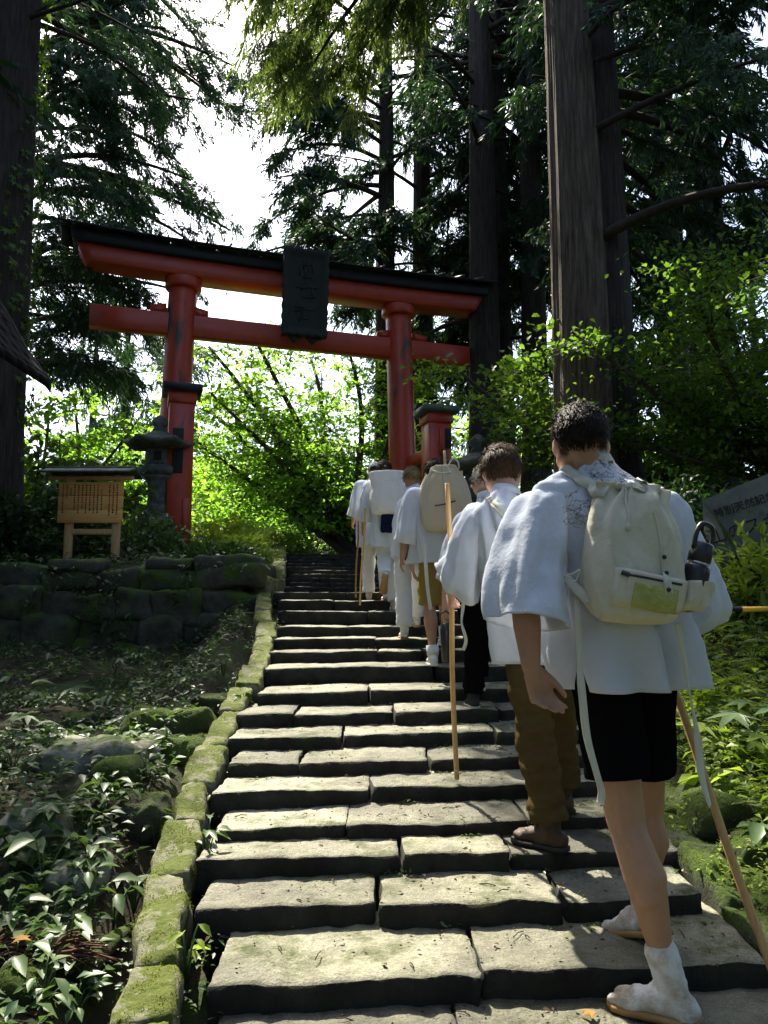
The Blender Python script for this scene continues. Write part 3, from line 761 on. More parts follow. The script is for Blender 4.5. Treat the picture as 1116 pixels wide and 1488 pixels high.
for k in range(3):               # faint carved characters, unreadable in the photograph
    cv = .5 - .5 * k
    for s_ in range(7):
        u0, v0 = rg.uniform(-.3, .3), cv + rg.uniform(-.16, .16)
        hor = rg.random() < .5
        a = plaque_pt(u0 - (.22 if hor else 0), v0 - (0 if hor else .12), .055); b = plaque_pt(u0 + (.22 if hor else .03), v0 + (0.01 if hor else .12), .055)
        gl.append(tube([a, b], [.012, .02], 4))
obj('carved_character', merge(gl), M['black'], pq, kind='stuff')

# ================================================================== NOTICE BOARD
def sgn(px, py, d=0.0): return atn(px, py, 10.55 + d)
sign = thing('notice_board', 'small wooden notice board with a little roof standing on the stone wall', 'notice board', tuple(atn(132, 826, 10.55)))
sz = lambda py: at(132, py, 10.55).z
SX0, SX1 = sgn(88, 740)[0], sgn(181, 740)[0]; sxc = (SX0 + SX1) / 2
p0, p1 = sgn(99, 790)[0], sgn(168, 790)[0]
for x in (p0, p1):
    obj('post', rbox((x, 10.55, (sz(691) + 1.55) / 2), (.10, .085, sz(691) - 1.55), .008), M['postwood'], sign, smooth=False)
obj('crossbar', rbox(((p0 + p1) / 2, 10.545, sz(773)), (p1 - p0 - .1, .055, .075), .006), M['postwood'], sign, smooth=False)
brd = rbox((sxc, 10.47, (sz(702) + sz(761)) / 2), (SX1 - SX0, .045, sz(702) - sz(761)), .006)
for k in range(3):
    h = (sz(702) - sz(761)) / 3
    obj('board_plank', rbox((sxc, 10.475 + .002 * (k % 2), sz(761) + h * (k + .5)), (SX1 - SX0, .04, h - .004), .004), M['signwood'], sign, smooth=False)
for k in range(2):
    sy = -1 if k == 0 else 1
    for q in range(6):
        xa = sgn(70, 690)[0]; xb = sgn(199, 690)[0]; ww = (xb - xa) / 6
        Rr = np.array(Matrix.Rotation(-sy * rad(17), 3, 'X'))
        obj('roof_board', rbox((xa + ww * (q + .5), 10.53 + sy * .15, sz(688) + .02), (ww - .006, .33, .026), .004, R=Rr), M['roofcopper'], sign, smooth=False)
obj('roof_beam', rbox((sgn(134, 690)[0], 10.53, sz(695)), (sgn(196, 690)[0] - sgn(74, 690)[0], .07, .05), .006), M['postwood'], sign, smooth=False)
obj('ridge', rbox((sgn(134, 690)[0], 10.53, sz(685) + .05), (sgn(200, 690)[0] - sgn(69, 690)[0], .07, .03), .006), M['roofcopper'], sign, smooth=False)
gl = []; rg = random.Random(3)
ncol = 15
for c in range(ncol):            # columns of small upright brush characters, too small to read in the photograph
    x = SX1 - .075 - (SX1 - SX0 - .14) * c / (ncol - 1)
    if c in (3,): continue
    n = [13, 12, 13, 0, 9, 12, 12, 11, 12, 10, 12, 11, 3, 6, 12][c]
    top = sz(706) if c not in (4, 12) else sz(712)
    for k in range(n):
        z = top - .034 * k - .01
        if z < sz(757): break
        for s_ in range(3):
            hx = rg.uniform(.006, .011); dx = rg.uniform(-.004, .004); dz = rg.uniform(-.010, .010)
            if rg.random() < .6: a, b = (x - hx, z + dz), (x + hx, z + dz + .002)
            else: a, b = (x + dx, z - .011), (x + dx + .002, z + .011)
            gl.append(tube([(a[0], 10.4515, a[1]), (b[0], 10.4515, b[1])], .0042, 4, cap=False))
obj('brush_lettering', merge(gl), M['ink'], sign, kind='stuff')

# ================================================================== STONE LANTERNS
def lantern(label, base, H, rz):
    t = thing('stone_lantern', label, 'stone lantern', tuple(base), 'stone lanterns by the gate')
    b = np.array(base); S = H / 2.15
    def part(name, prof, n, rot=0.0, par=t): return obj(name, lathe([(r * S, z * S) for r, z in prof], n, b, rot=rot + rz), M['lantern'], par, smooth=n > 8)
    part('base', [(.46, -.15), (.46, .16), (.40, .20), (.34, .22)], 4, rad(45))
    part('pedestal', [(.36, .22), (.37, .34), (.30, .42), (.24, .46)], 6)
    part('shaft', [(.22, .46), (.17, .60), (.155, .80), (.17, .98), (.21, 1.06), (.27, 1.12)], 16)
    part('platform', [(.27, 1.12), (.34, 1.18), (.35, 1.27), (.26, 1.30)], 6)
    fb = part('firebox', [(.215, 1.30), (.23, 1.34), (.23, 1.56), (.21, 1.60)], 6)
    for k in range(3):
        a = rz + k * 2 * math.pi / 3 + rad(30)
        obj('window', rbox(b + np.array([math.cos(a) * .20 * S, math.sin(a) * .20 * S, 1.45 * S]), (.02 * S, .13 * S, .15 * S), .004, rz=a), M['black'], fb, smooth=False)
    n = 24; V = []; prof = [(.20, 1.585), (.50, 1.60), (.56, 1.645), (.555, 1.68), (.42, 1.74), (.26, 1.82), (.15, 1.90)]
    for i, (r, z) in enumerate(prof):
        for j in range(n):
            a = 2 * math.pi * j / n; c6 = abs(math.cos(3 * a)) ** 3
            up = (.07 * c6 if i in (1, 2, 3) else .03 * c6 if i == 4 else 0)
            V.append((r * S * (1 + (.10 * c6 if i < 5 else 0)) * math.cos(a + rz), r * S * (1 + (.10 * c6 if i < 5 else 0)) * math.sin(a + rz), (z + up) * S))
    F = grid_faces(len(prof), n); F.append(tuple(range(n - 1, -1, -1))); F.append(tuple((len(prof) - 1) * n + j for j in range(n)))
    obj('roof', (np.array(V) + b, F), M['lantern'], t)
    part('finial', [(.10, 1.89), (.13, 1.93), (.10, 1.97), (.09, 1.99), (.135, 2.04), (.14, 2.09), (.10, 2.15), (.03, 2.20), (.0, 2.215)], 16)
    return t
lb = atn(226, 786, 14.2)
lantern('mossy stone lantern standing in front of the left pillar of the gate', lb, at(228, 608, 14.2).z - lb[2], .2)
r1 = atn(697, 800, 13.6); r1[2] = 1.85
lantern('dark stone lantern half hidden behind the walkers near the right post of the gate', r1, (at(699, 636, 13.6).z - r1[2]), .5)

# ================================================================== BUILDING EAVE AT THE LEFT EDGE
hut = thing('wooden_shrine_hut', 'dark wooden hut with a curved roof edge at the left of the picture', 'building', (-5.6, 9.9, 1.8))
HX = at(18, 600, 9.8).x - .62
for k in range(14):
    obj('wall_plank', rbox((HX - .11 - k * .2, 9.9 + .008 * (k % 2), 2.6), (.19, .06, 2.0), .008), M['oldwood'], hut, smooth=False)
for k in range(6):
    obj('side_plank', rbox((HX - .02, 10.05 + k * .2, 2.6), (.06, .19, 2.0), .008), M['oldwood'], hut, smooth=False)
ep = [atn(-60, 372, 9.3), atn(0, 440, 9.3), atn(36, 503, 9.3), atn(72, 551, 9.3)]
EP = smooth_path(ep, 15)
for row in range(14):
    a, b = EP[row], EP[row + 1]
    dz = np.array([0, 0, -.11])
    for q in range(8):
        y0_, y1_ = 9.3 - (q + 1) * .28, 9.3 - q * .28 - .01
        V = []
        for p in (a, b + (b - a) * .12):
            for yy in (y0_, y1_):
                for d in (0, 1): V.append((p[0], yy, p[2] + (dz[2] if d else 0) - .012 * (row % 2)))
        obj('roof_shingle', (np.array(V), [(0, 1, 3, 2), (4, 6, 7, 5), (0, 4, 5, 1), (2, 3, 7, 6), (0, 2, 6, 4), (1, 5, 7, 3)]), M['hutroof'], hut, smooth=False)
obj('bargeboard', (lambda P: (np.concatenate([P + [0, .02, .01], P + [0, .06, .01], P + [0, .06, -.16], P + [0, .02, -.16]]).reshape(4, -1, 3).transpose(1, 0, 2).reshape(-1, 3), grid_faces(15, 4) + [(3, 2, 1, 0), tuple(14 * 4 + j for j in range(4))]))(EP), M['oldwood'], hut, smooth=False)

# ================================================================== MONUMENT SLAB AND BARRIER BAR ON THE RIGHT
mon = thing('stone_monument', 'grey engraved stone slab leaning among bushes at the right edge', 'monument', (3.6, 6.9, 1.9))
ma, mb_ = atn(1021, 735, 6.9), atn(1150, 690, 6.6)
md = nrm((mb_ - ma) * [1, 1, 0]); mnv = np.array([md[1], -md[0], 0])
zb_ = 1.3
tl, tr = ma + [0, 0, 0], mb_ + md * .5
def mpt(x, z, d): return ma * [1, 1, 0] + md * x - mnv * d + np.array([0, 0, z])
Lm = np.linalg.norm((tr - tl)[:2])
zl, zr_ = at(1021, 727, 6.9).z, at(1116, 697, 6.72).z + .2
Vm = [mpt(0, zb_, 0), mpt(Lm, zb_, 0), mpt(Lm, zr_ + .1, 0), mpt(0, zl, 0), mpt(0, zb_, .2), mpt(Lm, zb_, .2), mpt(Lm, zr_ + .1, .2), mpt(0, zl, .2)]
obj('slab', (np.array(Vm), [(0, 1, 2, 3), (5, 4, 7, 6), (3, 2, 6, 7), (0, 3, 7, 4), (1, 5, 6, 2), (0, 4, 5, 1)]), M['monument'], mon, smooth=False)
def text_mesh(name, body, size, P0, dx, dz, mat, parent, ext=.004):
    cu = bpy.data.curves.new('tmp', 'FONT'); cu.body = body; cu.size = size; cu.extrude = ext; cu.resolution_u = 2
    o = bpy.data.objects.new('tmp', cu); COL.objects.link(o)
    dg = bpy.context.evaluated_depsgraph_get(); dg.update()
    e = o.evaluated_get(dg); me = e.to_mesh()
    V = np.array([v.co[:] for v in me.vertices]); F = [tuple(p.vertices) for p in me.polygons]
    e.to_mesh_clear(); bpy.data.objects.remove(o)
    nvv = np.cross(dx, dz)
    W = np.asarray(P0) + V[:, :1] * np.asarray(dx) + V[:, 1:2] * np.asarray(dz) + V[:, 2:3] * nvv
    return obj(name, (W, F), mat, parent, smooth=False, kind='stuff')
slope = nrm(md + np.array([0, 0, (zr_ - zl) / Lm * 1.0]))
upv = nrm(np.cross(slope, -mnv))
def on_mon(px, py):
    lo = 6.0
    for yy in np.linspace(6.0, 7.2, 240):
        p = atn(px, py, yy)
        if np.dot(p - ma, mnv) < 0.006: return p
    return p
text_mesh('engraved_lettering', '特別天然記念物', .088, on_mon(1039, 752), slope, upv, M['ink'], mon)
text_mesh('engraved_lettering', '羽黒山のスギ並木', .15, on_mon(985, 806), slope, upv, M['ink'], mon)

bar = thing('barrier_bar', 'yellow and black striped barrier bar crossing behind the man at the right edge', 'barrier', (2.2, 5.0, 1.28))
x = at(940, 886, 4.9).x; k = 0
xe = 3.3
while x < xe:
    w = .17 if k % 2 == 0 else .13
    obj('stripe', tube([(x, 4.9, 1.275), (x + w - .001, 4.9, 1.277)], .017, 10), [M['yellow'], M['blackmetal'], M['barwhite'], M['blackmetal']][k % 4], bar); x += w; k += 1
for xx in (1.62, 3.2):
    obj('stake', tube([(xx, 4.93, gz(xx, 4.93) - .1), (xx, 4.93, 1.33)], .016, 8), M['blackmetal'], bar)
# ================================================================== PEOPLE
def rotz(a): return np.array(Matrix.Rotation(a, 3, 'Z'))
def pose(base, H, yaw, lean=.05, L=(0, 0), Rr=(0, 0), armL=(.1, .12, .25), armR=(.1, .12, .25), head=(0, .15)):
    """joints of a standing/walking figure; yaw = heading left of straight ahead (radians).
    L, Rr = (forward, lift) of each foot; arm = (forward swing, outward, elbow bend)"""
    f = rotz(yaw) @ np.array([0, 1., 0]); r = rotz(yaw) @ np.array([1., 0, 0]); up = np.array([0, 0, 1.])
    b = np.array(base, float); J = dict(f=f, r=r, H=H, yaw=yaw)
    low = min(L[1], Rr[1])
    hip = b + up * (.515 * H + low + .25 * (max(L[1], Rr[1]) - low)) + f * (.12 * (L[0] + Rr[0]))
    sp = nrm(up + f * lean)
    J['pelvis'] = hip; J['chest'] = hip + sp * .22 * H; J['neck'] = hip + sp * .325 * H + f * .01
    hd = nrm(up + f * (lean + head[1])); J['head'] = J['neck'] + hd * .088 * H + f * .012 * H; J['hup'] = hd; J['hyaw'] = yaw + head[0]
    for s, nm, ft, arm in ((-1, 'L', L, armL), (1, 'R', Rr, armR)):
        h = hip + r * s * .055 * H - up * .01; J['hip' + nm] = h
        ank = b + r * s * .055 * H + f * ft[0] + up * (ft[1] + .047 * H)
        d = ank - h; D = np.linalg.norm(d); l1, l2 = .245 * H, .238 * H
        D2 = min(D, (l1 + l2) * .999); a = (l1 ** 2 - l2 ** 2 + D2 ** 2) / (2 * D2); hh = math.sqrt(max(l1 ** 2 - a ** 2, 0))
        kd = nrm(f - d / D * np.dot(f, d / D))
        J['knee' + nm] = h + d / D * a + kd * hh
        J['ank' + nm] = h + d / D * D2; J['toe' + nm] = f
        sh = J['neck'] - up * .022 * H + r * s * .108 * H; J['sh' + nm] = sh
        ad = nrm(-up + f * arm[0] + r * s * arm[1]); el = sh + ad * .175 * H
        fd = nrm(ad + f * arm[2]); J['elb' + nm] = el; J['wr' + nm] = el + fd * .145 * H
    return J
def hand_parts(w, d, palm, side, s=1.0, curl=.5):
    """palm + five fingers from wrist w along d; palm = palm normal; side = direction of the thumb"""
    d = nrm(d); side = nrm(side - d * np.dot(side, d)); palm = np.cross(side, d) * np.sign(np.dot(np.cross(side, d), palm) + 1e-9); palm = nrm(palm)
    out = [capsule(w - d * .02 * s, .025 * s, w + d * .02 * s, .024 * s)]
    for k in range(4):
        o = side * (.028 - .019 * k) * s
        out.append(capsule(w + d * .02 * s + o * .6, .015 * s, w + d * .088 * s + o, .0125 * s, 10, 3))
        ln = [.072, .080, .075, .058][k] * s; p = w + d * (.09, .094, .09, .082)[k] * s + o; a = curl * (.6 + .12 * k)
        dd = d
        for q, fr in enumerate((.45, .32, .23)):
            dd = nrm(dd * math.cos(a) + palm * math.sin(a)) if q == 0 else nrm(dd + palm * (curl * 1.0))
            e = p + dd * ln * fr; out.append(capsule(p, (.0098 - .0009 * q) * s, e, (.0092 - .0009 * q) * s, 10, 3)); p = e
    p = w + d * .022 * s + side * .024 * s; dd = nrm(d * .84 + side * .42 + palm * .35)
    for q, (l, r0, r1) in enumerate(((.042, .0135, .0115), (.032, .011, .010), (.024, .010, .008))):
        e = p + dd * l * s; out.append(capsule(p, r0 * s, e, r1 * s, 10, 3)); p = e; dd = nrm(dd + d * .35 + palm * .2 - side * .15)
    return out
def head_frame(J):
    z = nrm(J['hup']); y = rotz(J['hyaw']) @ np.array([0, 1., 0]); y = nrm(y - z * np.dot(y, z)); x = np.cross(y, z)
    return np.column_stack([x, y, z])
def head_parts(J):
    R = head_frame(J); c = np.array(J['head']); s = J['H'] / 1.75 * J.get('hs', .93)
    P = lambda *v: c + R @ (np.array(v) * s)
    E = lambda v, r: ellip(P(*v), np.array(r) * s, R)
    out = [E((0, -.012, .025), (.074, .092, .084)), E((0, .030, -.045), (.060, .062, .075)), E((0, .058, -.095), (.030, .026, .022)),
           capsule(P(0, .086, .012), .011 * s, P(0, .110, -.034), .0135 * s), capsule(P(-.014, .094, -.038), .009 * s, P(.014, .094, -.038), .009 * s),
           capsule(P(-.042, .070, .026), .013 * s, P(.042, .070, .026), .013 * s), capsule(P(-.046, .050, -.022), .022 * s, P(-.035, .06, -.03), .02 * s), capsule(P(.046, .050, -.022), .022 * s, P(.035, .06, -.03), .02 * s),
           capsule(P(-.02, .086, -.064), .0085 * s, P(.02, .086, -.064), .0085 * s), capsule(P(-.018, .084, -.075), .009 * s, P(.018, .084, -.075), .009 * s),
           capsule(P(-.058, .005, -.06), .03 * s, P(-.03, .055, -.088), .025 * s), capsule(P(.058, .005, -.06), .03 * s, P(.03, .055, -.088), .025 * s)]
    for sg in (-1, 1):
        Re = R @ np.array(Matrix.Rotation(sg * -.45, 3, 'Z'))
        out.append(ellip(P(sg * .086, -.012, -.016), np.array((.010, .020, .033)) * s, Re)); out.append(ellip(P(sg * .079, -.002, -.034), np.array((.011, .011, .015)) * s, Re))
    out.append(capsule(np.array(J['neck']) - np.array(J['hup']) * .05, .062 * s, P(0, -.018, -.04), .054 * s))
    return out, P, R, s
def leg_parts(J, nm, s):
    cf = J.get('calf', 1.0); s = s * cf
    return [capsule(J['hip' + nm], .066 * s, J['hip' + nm] * .4 + J['knee' + nm] * .6, .068 * s), capsule(J['hip' + nm] * .4 + J['knee' + nm] * .6, .068 * s, J['knee' + nm], .051 * s),
            capsule(J['knee' + nm], .049 * s, J['knee' + nm] * .68 + J['ank' + nm] * .32 - J['f'] * .020 * s, .059 * s), capsule(J['knee' + nm] * .68 + J['ank' + nm] * .32 - J['f'] * .020 * s, .059 * s, J['knee' + nm] * .25 + J['ank' + nm] * .75, .035 * s),
            capsule(J['knee' + nm] * .25 + J['ank' + nm] * .75, .033 * s, J['ank' + nm], .033 * s)] + [
            capsule(J['knee' + nm] * .90 + J['ank' + nm] * .10 + J['r'] * q * .022 * s - J['f'] * .020 * s, .026 * s, J['knee' + nm] * (.63 + .05 * q) + J['ank' + nm] * (.37 - .05 * q) + J['r'] * q * .020 * s - J['f'] * .036 * s, .036 * s) for q in (-1, 1)] + [
            capsule(J['hip' + nm] * .3 + J['knee' + nm] * .7 + J['r'] * q * .030 * s - J['f'] * .025 * s, .024 * s, J['knee' + nm] * .96 + J['ank' + nm] * .04 + J['r'] * q * .034 * s - J['f'] * .026 * s, .014 * s) for q in (-1, 1)] + [
            capsule(J['knee' + nm] * .4 + J['ank' + nm] * .6 - J['f'] * .022 * s, .018 * s, J['knee' + nm] * .12 + J['ank' + nm] * .88 - J['f'] * .024 * s, .014 * s)]
def body(par, J, matname, voxel=.008, hands=((.5, None), (.5, None)), feet=True):
    s = J['H'] / 1.75; hp, P, R, sh_ = head_parts(J)
    r, f = J['r'], J['f']
    out = list(hp)
    out += [capsule(J['pelvis'] - r * .05 * s, .085 * s, J['pelvis'] + r * .05 * s, .085 * s), capsule(J['pelvis'], .10 * s, J['chest'], .11 * s), capsule(J['chest'] - r * .05 * s, .10 * s, J['chest'] + r * .05 * s, .10 * s),
            capsule(J['chest'], .10 * s, J['neck'] - np.array(J['hup']) * .07 * s, .06 * s), capsule(J['shL'] * .8 + J['shR'] * .2 - np.array([0, 0, .05]), .040 * s, J['shR'] * .8 + J['shL'] * .2 - np.array([0, 0, .05]), .040 * s)]
    for nm, sg, (curl, spec) in (('L', -1, hands[0]), ('R', 1, hands[1])):
        out += [capsule(J['sh' + nm] - np.array([0, 0, .06]) - r * sg * .015, .040 * s, J['elb' + nm], .042 * s), capsule(J['elb' + nm], .042 * s, J['elb' + nm] * .6 + J['wr' + nm] * .4, .041 * s), capsule(J['elb' + nm] * .6 + J['wr' + nm] * .4, .041 * s, J['wr' + nm], .027 * s)]
        out += leg_parts(J, nm, s)
        if spec is None: spec = dict(d=J['wr' + nm] - J['elb' + nm], palm=-r * sg, side=f)
        out += hand_parts(J['wr' + nm], spec['d'], spec['palm'], spec['side'], s, curl)
        out += [capsule(J['ank' + nm], .033 * s, J['ank' + nm] - np.array([0, 0, .03]) * s + J['toe' + nm] * .02, .03 * s)]
    V, F = blob(out, voxel, 4)
    b = obj('body', (V, F), M[matname], par)
    for sg in (-1, 1):
        e = obj('eye', ellip(P(sg * .031, .074, 0.002), np.array((.013, .012, .012)) * s, R, 10, 7), M['eyewhite'], b)
        obj('iris', ellip(P(sg * .031, .084, 0.002), np.array((.006, .0035, .006)) * s, R, 8, 5), M['ink'], e)
    return b, P, R, sh_
def hair(par, P, R, s, mat, seed, thick=.014, low=-.03, curl=.3, lock=.045, n=900, front=.045, lw=.0032):
    """skull cap of hair with an uneven edge, plus many short locks"""
    rg_ = random.Random(seed); V, F = ellip((0, 0, 0), (1, 1, 1), None, 40, 26)
    keep = []
    for i, v in enumerate(V):
        p = np.array((v[0] * (.076 + thick), -.014 + v[1] * (.094 + thick), .025 + v[2] * (.086 + thick)))
        k = mnoise.fractal(Vector((v[0] * 4 + seed, v[1] * 4, v[2] * 4)), 1, 2, 4)
        p = p + nrm(v) * k * .010
        V[i] = p
        lim = low + .012 * mnoise.noise(Vector((v[0] * 6, v[1] * 6, seed)))
        lim += max(0, v[1] + .05) * .10 if v[1] > -.2 else -.028
        keep.append(p[2] > lim and not (v[1] > .45 and p[2] < front) and not (abs(p[0]) > .055 and p[2] < .012 and -.040 < p[1] < .03))
    F = [f for f in F if all(keep[i] for i in f)]
    W = np.array([P(*v) for v in V])
    cap = obj('hair', (W, F), M[mat], par, solid=.006 * s)
    parts = []; idx = [i for i in range(len(V)) if keep[i]]
    for _ in range(n):
        i = rg_.choice(idx); p = V[i] + np.array([rg_.uniform(-.008, .008) for _ in range(3)]); nn = nrm(p - np.array((0, -.014, .02)))
        down = nrm(np.array([rg_.gauss(0, .28) + .5 * mnoise.noise(Vector(tuple(p * 30))), rg_.gauss(-.15, .28), -.8 if p[2] < .07 else -.1]) + nn * .2); t = nrm(down - nn * np.dot(down, nn))
        ln = lock * rg_.uniform(.5, 1.2); side = np.cross(nn, t); cl = rg_.uniform(-1, 1) * curl
        q = [p - nn * .006, p + t * ln * .4 + nn * (.002 + ln * .08), p + t * ln * .75 + side * cl * ln * .4 + nn * (.003 + ln * .08 * rg_.random()), p + t * ln + side * cl * ln * .9 + nn * .002]
        w = lw * rg_.uniform(.6, 1.3)
        vv = []
        for k, pt in enumerate(q):
            ww = w * (1, 1, .7, .15)[k]; vv += [P(*(pt + side * ww)), P(*(pt - side * ww))]
        parts.append((np.array(vv), np.array([(0, 1, 3, 2), (2, 3, 5, 4), (4, 5, 7, 6)])))
    V2, F2 = cat_vf(parts); obj('hair_locks', (V2, F2), M[mat], cap, kind='stuff')
    return cap
def folds(theta, t, seed, k=(3, 5, 8), a=(.010, .008, .004)):
    o = 0
    for i, (kk, aa) in enumerate(zip(k, a)):
        o = o + aa * np.sin(kk * theta + seed * (i + 1) * 1.7 + 1.1 * np.sin(2.3 * t + seed + i))
    return o
def loft(rings, n=72, m=46, seed=0, amp=lambda t: t, fold=.012, k=(3, 6, 11), closed=True, fine=.004):
    """rings: list of dict(c, x (half width vector), y (half depth vector), e)"""
    C = smooth_path([q['c'] for q in rings], m); X = smooth_path([q['x'] for q in rings], m); Y = smooth_path([q['y'] for q in rings], m)
    E = np.interp(np.linspace(0, 1, m), np.linspace(0, 1, len(rings)), [q.get('e', 2.3) for q in rings])
    V = []
    for i in range(m):
        cx, cy, a = superring(1, 1, E[i], n); t = i / (m - 1)
        hw = np.linalg.norm(X[i]); 
        d = folds(a, t * 3, seed, k, (fold, fold * .7, fold * .4)) * amp(t) / max(hw, .03)
        p = C[i] + (cx * (1 + d))[:, None] * X[i] + (cy * (1 + d))[:, None] * Y[i]
        V.append(p)
    V = np.concatenate(V)
    if fine:
        off = Vector((seed * 3.1, 0, 0))
        ctr = np.repeat(C, n, 0); D = V - ctr; D /= np.linalg.norm(D, axis=1, keepdims=True) + 1e-9
        for i in range(len(V)):
            v = Vector(V[i]); kx = mnoise.fractal(Vector((v.x * 9, v.y * 9, v.z * 4.5)) + off, 1, 2.1, 3); V[i] += D[i] * kx * fine * 2.2
    return V, grid_faces(m, n)
def jacket(par, J, mat='white', seed=0, hemz=None, W=(.075, .185, .205, .215, .225), D=(.075, .105, .135, .145, .155), shiftb=0.0, sl=.62, sleeve_r=(.09, .115, .135), sleeve_w=(.085, .075, .07), m=48, hemshift=(0, 0, 0), collar=True, twist=0.0):
    s = J['H'] / 1.75; r, f = J['r'], J['f']; r2, f2 = rotz(-twist) @ r, rotz(-twist) @ f
    nk = np.array(J['neck']); ax = nrm(J['pelvis'] - nk); sh = (J['shL'] + J['shR']) / 2
    hem = np.array(J['pelvis']) + ax * (.09 * s if hemz is None else hemz) + np.array(hemshift); L = np.linalg.norm(hem - nk)
    side = (J['shR'] - J['shL']) * [1, 1, 1]; sd = nrm(side)
    ctr = lambda t: nk * (1 - t) + hem * t - f * shiftb
    rings = [dict(c=nk + np.array(J['hup']) * .045 * s, x=sd * .066 * s, y=f * .068 * s, e=2), dict(c=nk + np.array(J['hup']) * .012 * s, x=sd * .082 * s, y=f * .078 * s, e=2), dict(c=ctr(.035), x=sd * .135 * s, y=f * .085 * s, e=2.1), dict(c=ctr(.10), x=sd * W[1] * s, y=f * D[1] * s, e=2.4),
             dict(c=ctr(.30), x=sd * W[2] * s, y=f * D[2] * s, e=2.5), dict(c=ctr(.62), x=r2 * W[3] * s, y=f2 * D[3] * s, e=2.3), dict(c=hem, x=r2 * W[4] * s, y=f2 * D[4] * s, e=2.2)]
    V, F = loft(rings, 84, m, seed, lambda t: .25 + 1.2 * t, .020 * s, (4, 7, 12), fine=.011 * s)
    jk = obj('jacket', (V, F), M[mat], par, solid=.003)
    for nm, sg in (('L', -1), ('R', 1)):
        a, e, w = J['sh' + nm], J['elb' + nm], J['wr' + nm]
        end = e * (1 - sl) + w * sl; st = a - r * sg * .055 * s
        ad = nrm(e - a); ou = nrm(r * sg - ad * np.dot(r * sg, ad)); fo = np.cross(ad, ou); fo = fo if np.dot(fo, f) > 0 else -fo
        dr = np.array([0, 0, -1.0]) * 0
        rg3 = [dict(c=a - r * sg * .035 * s - ad * .052 * s, x=ou * .008 * s, y=fo * .010 * s), dict(c=a - r * sg * .030 * s - ad * .044 * s, x=ou * .045 * s, y=fo * .058 * s), dict(c=a - r * sg * .015 * s - ad * .012 * s, x=ou * .066 * s, y=fo * .085 * s), dict(c=a + ad * .06 * s, x=ou * .072 * s, y=fo * sleeve_r[0] * s), dict(c=a * .4 + e * .6, x=ou * sleeve_w[0] * 1.0 * s, y=fo * sleeve_r[1] * s), dict(c=e, x=ou * sleeve_w[1] * s * 1.1, y=fo * (sleeve_r[1] + sleeve_r[2]) / 2 * s), dict(c=end, x=ou * sleeve_w[2] * 1.15 * s, y=fo * sleeve_r[2] * s)]
        V, F = loft(rg3, 60, 34, seed + 3 + sg, lambda t: .15 + t, .009 * s, (2, 5, 8), fine=.009 * s)
        obj('sleeve', (V, F), M[mat], jk, solid=.003)
    if collar:
        ang = np.linspace(0, 2 * np.pi, 26, endpoint=False); hupv = np.array(J['hup'])
        pts = [nk + hupv * .05 * s + sd * .070 * s * math.cos(a) + f * .074 * s * math.sin(a) - hupv * .04 * s * max(0, math.sin(a)) for a in np.linspace(-np.pi * 1.5, np.pi * .5, 30)]
        nv = np.array([nrm(sd * math.cos(a) + f * math.sin(a) + hupv * .5) for a in np.linspace(-np.pi * 1.5, np.pi * .5, 30)])
        obj('collar', ribbon(pts, .045 * s, nv, .008, 60), M[mat], jk)
    return jk
def pants(par, name, J, mat, rt=.105, rk=.085, ra=.075, to=1.0, seed=0, voxel=.011, waist=.125, noise_amp=.011, frq=(8, 8, 15)):
    """trousers or shorts; to = how far down the leg (1 knee, 2 ankle)"""
    s = J['H'] / 1.75; r = J['r']; out = [capsule(J['pelvis'] - r * .045 * s + [0, 0, .04], waist * s, J['pelvis'] + r * .045 * s + [0, 0, .04], waist * s)]
    cut = []
    for nm in 'LR':
        h, k, a = J['hip' + nm], J['knee' + nm], J['ank' + nm]
        kb = k - J['f'] * .01
        if to <= 1: e = h * (1 - to) + k * to; out.append(capsule(h + [0, 0, .02], rt * s, e, rk * s)); cut.append((e, nrm(k - h)))
        else:
            out.append(capsule(h + [0, 0, .02], rt * s, kb, rk * s)); t = to - 1; e = k * (1 - t) + a * t
            out.append(capsule(kb, rk * s, e, ra * s)); cut.append((e, nrm(a - k)))
    V, F = blob(out, voxel, 5, noise_amp=noise_amp * s, noise_f=frq, seed=seed)
    # flat hem: squash what hangs below the cut planes
    for e, d in cut:
        q = V - e; hgt = q @ d; rr = np.linalg.norm(q - hgt[:, None] * d, axis=1)
        m_ = (hgt > 0) & (rr < .14 * s) & (hgt < .15)
        V[m_] -= (hgt[m_] * .93)[:, None] * d
    return obj(name, (V, F), M[mat], par)
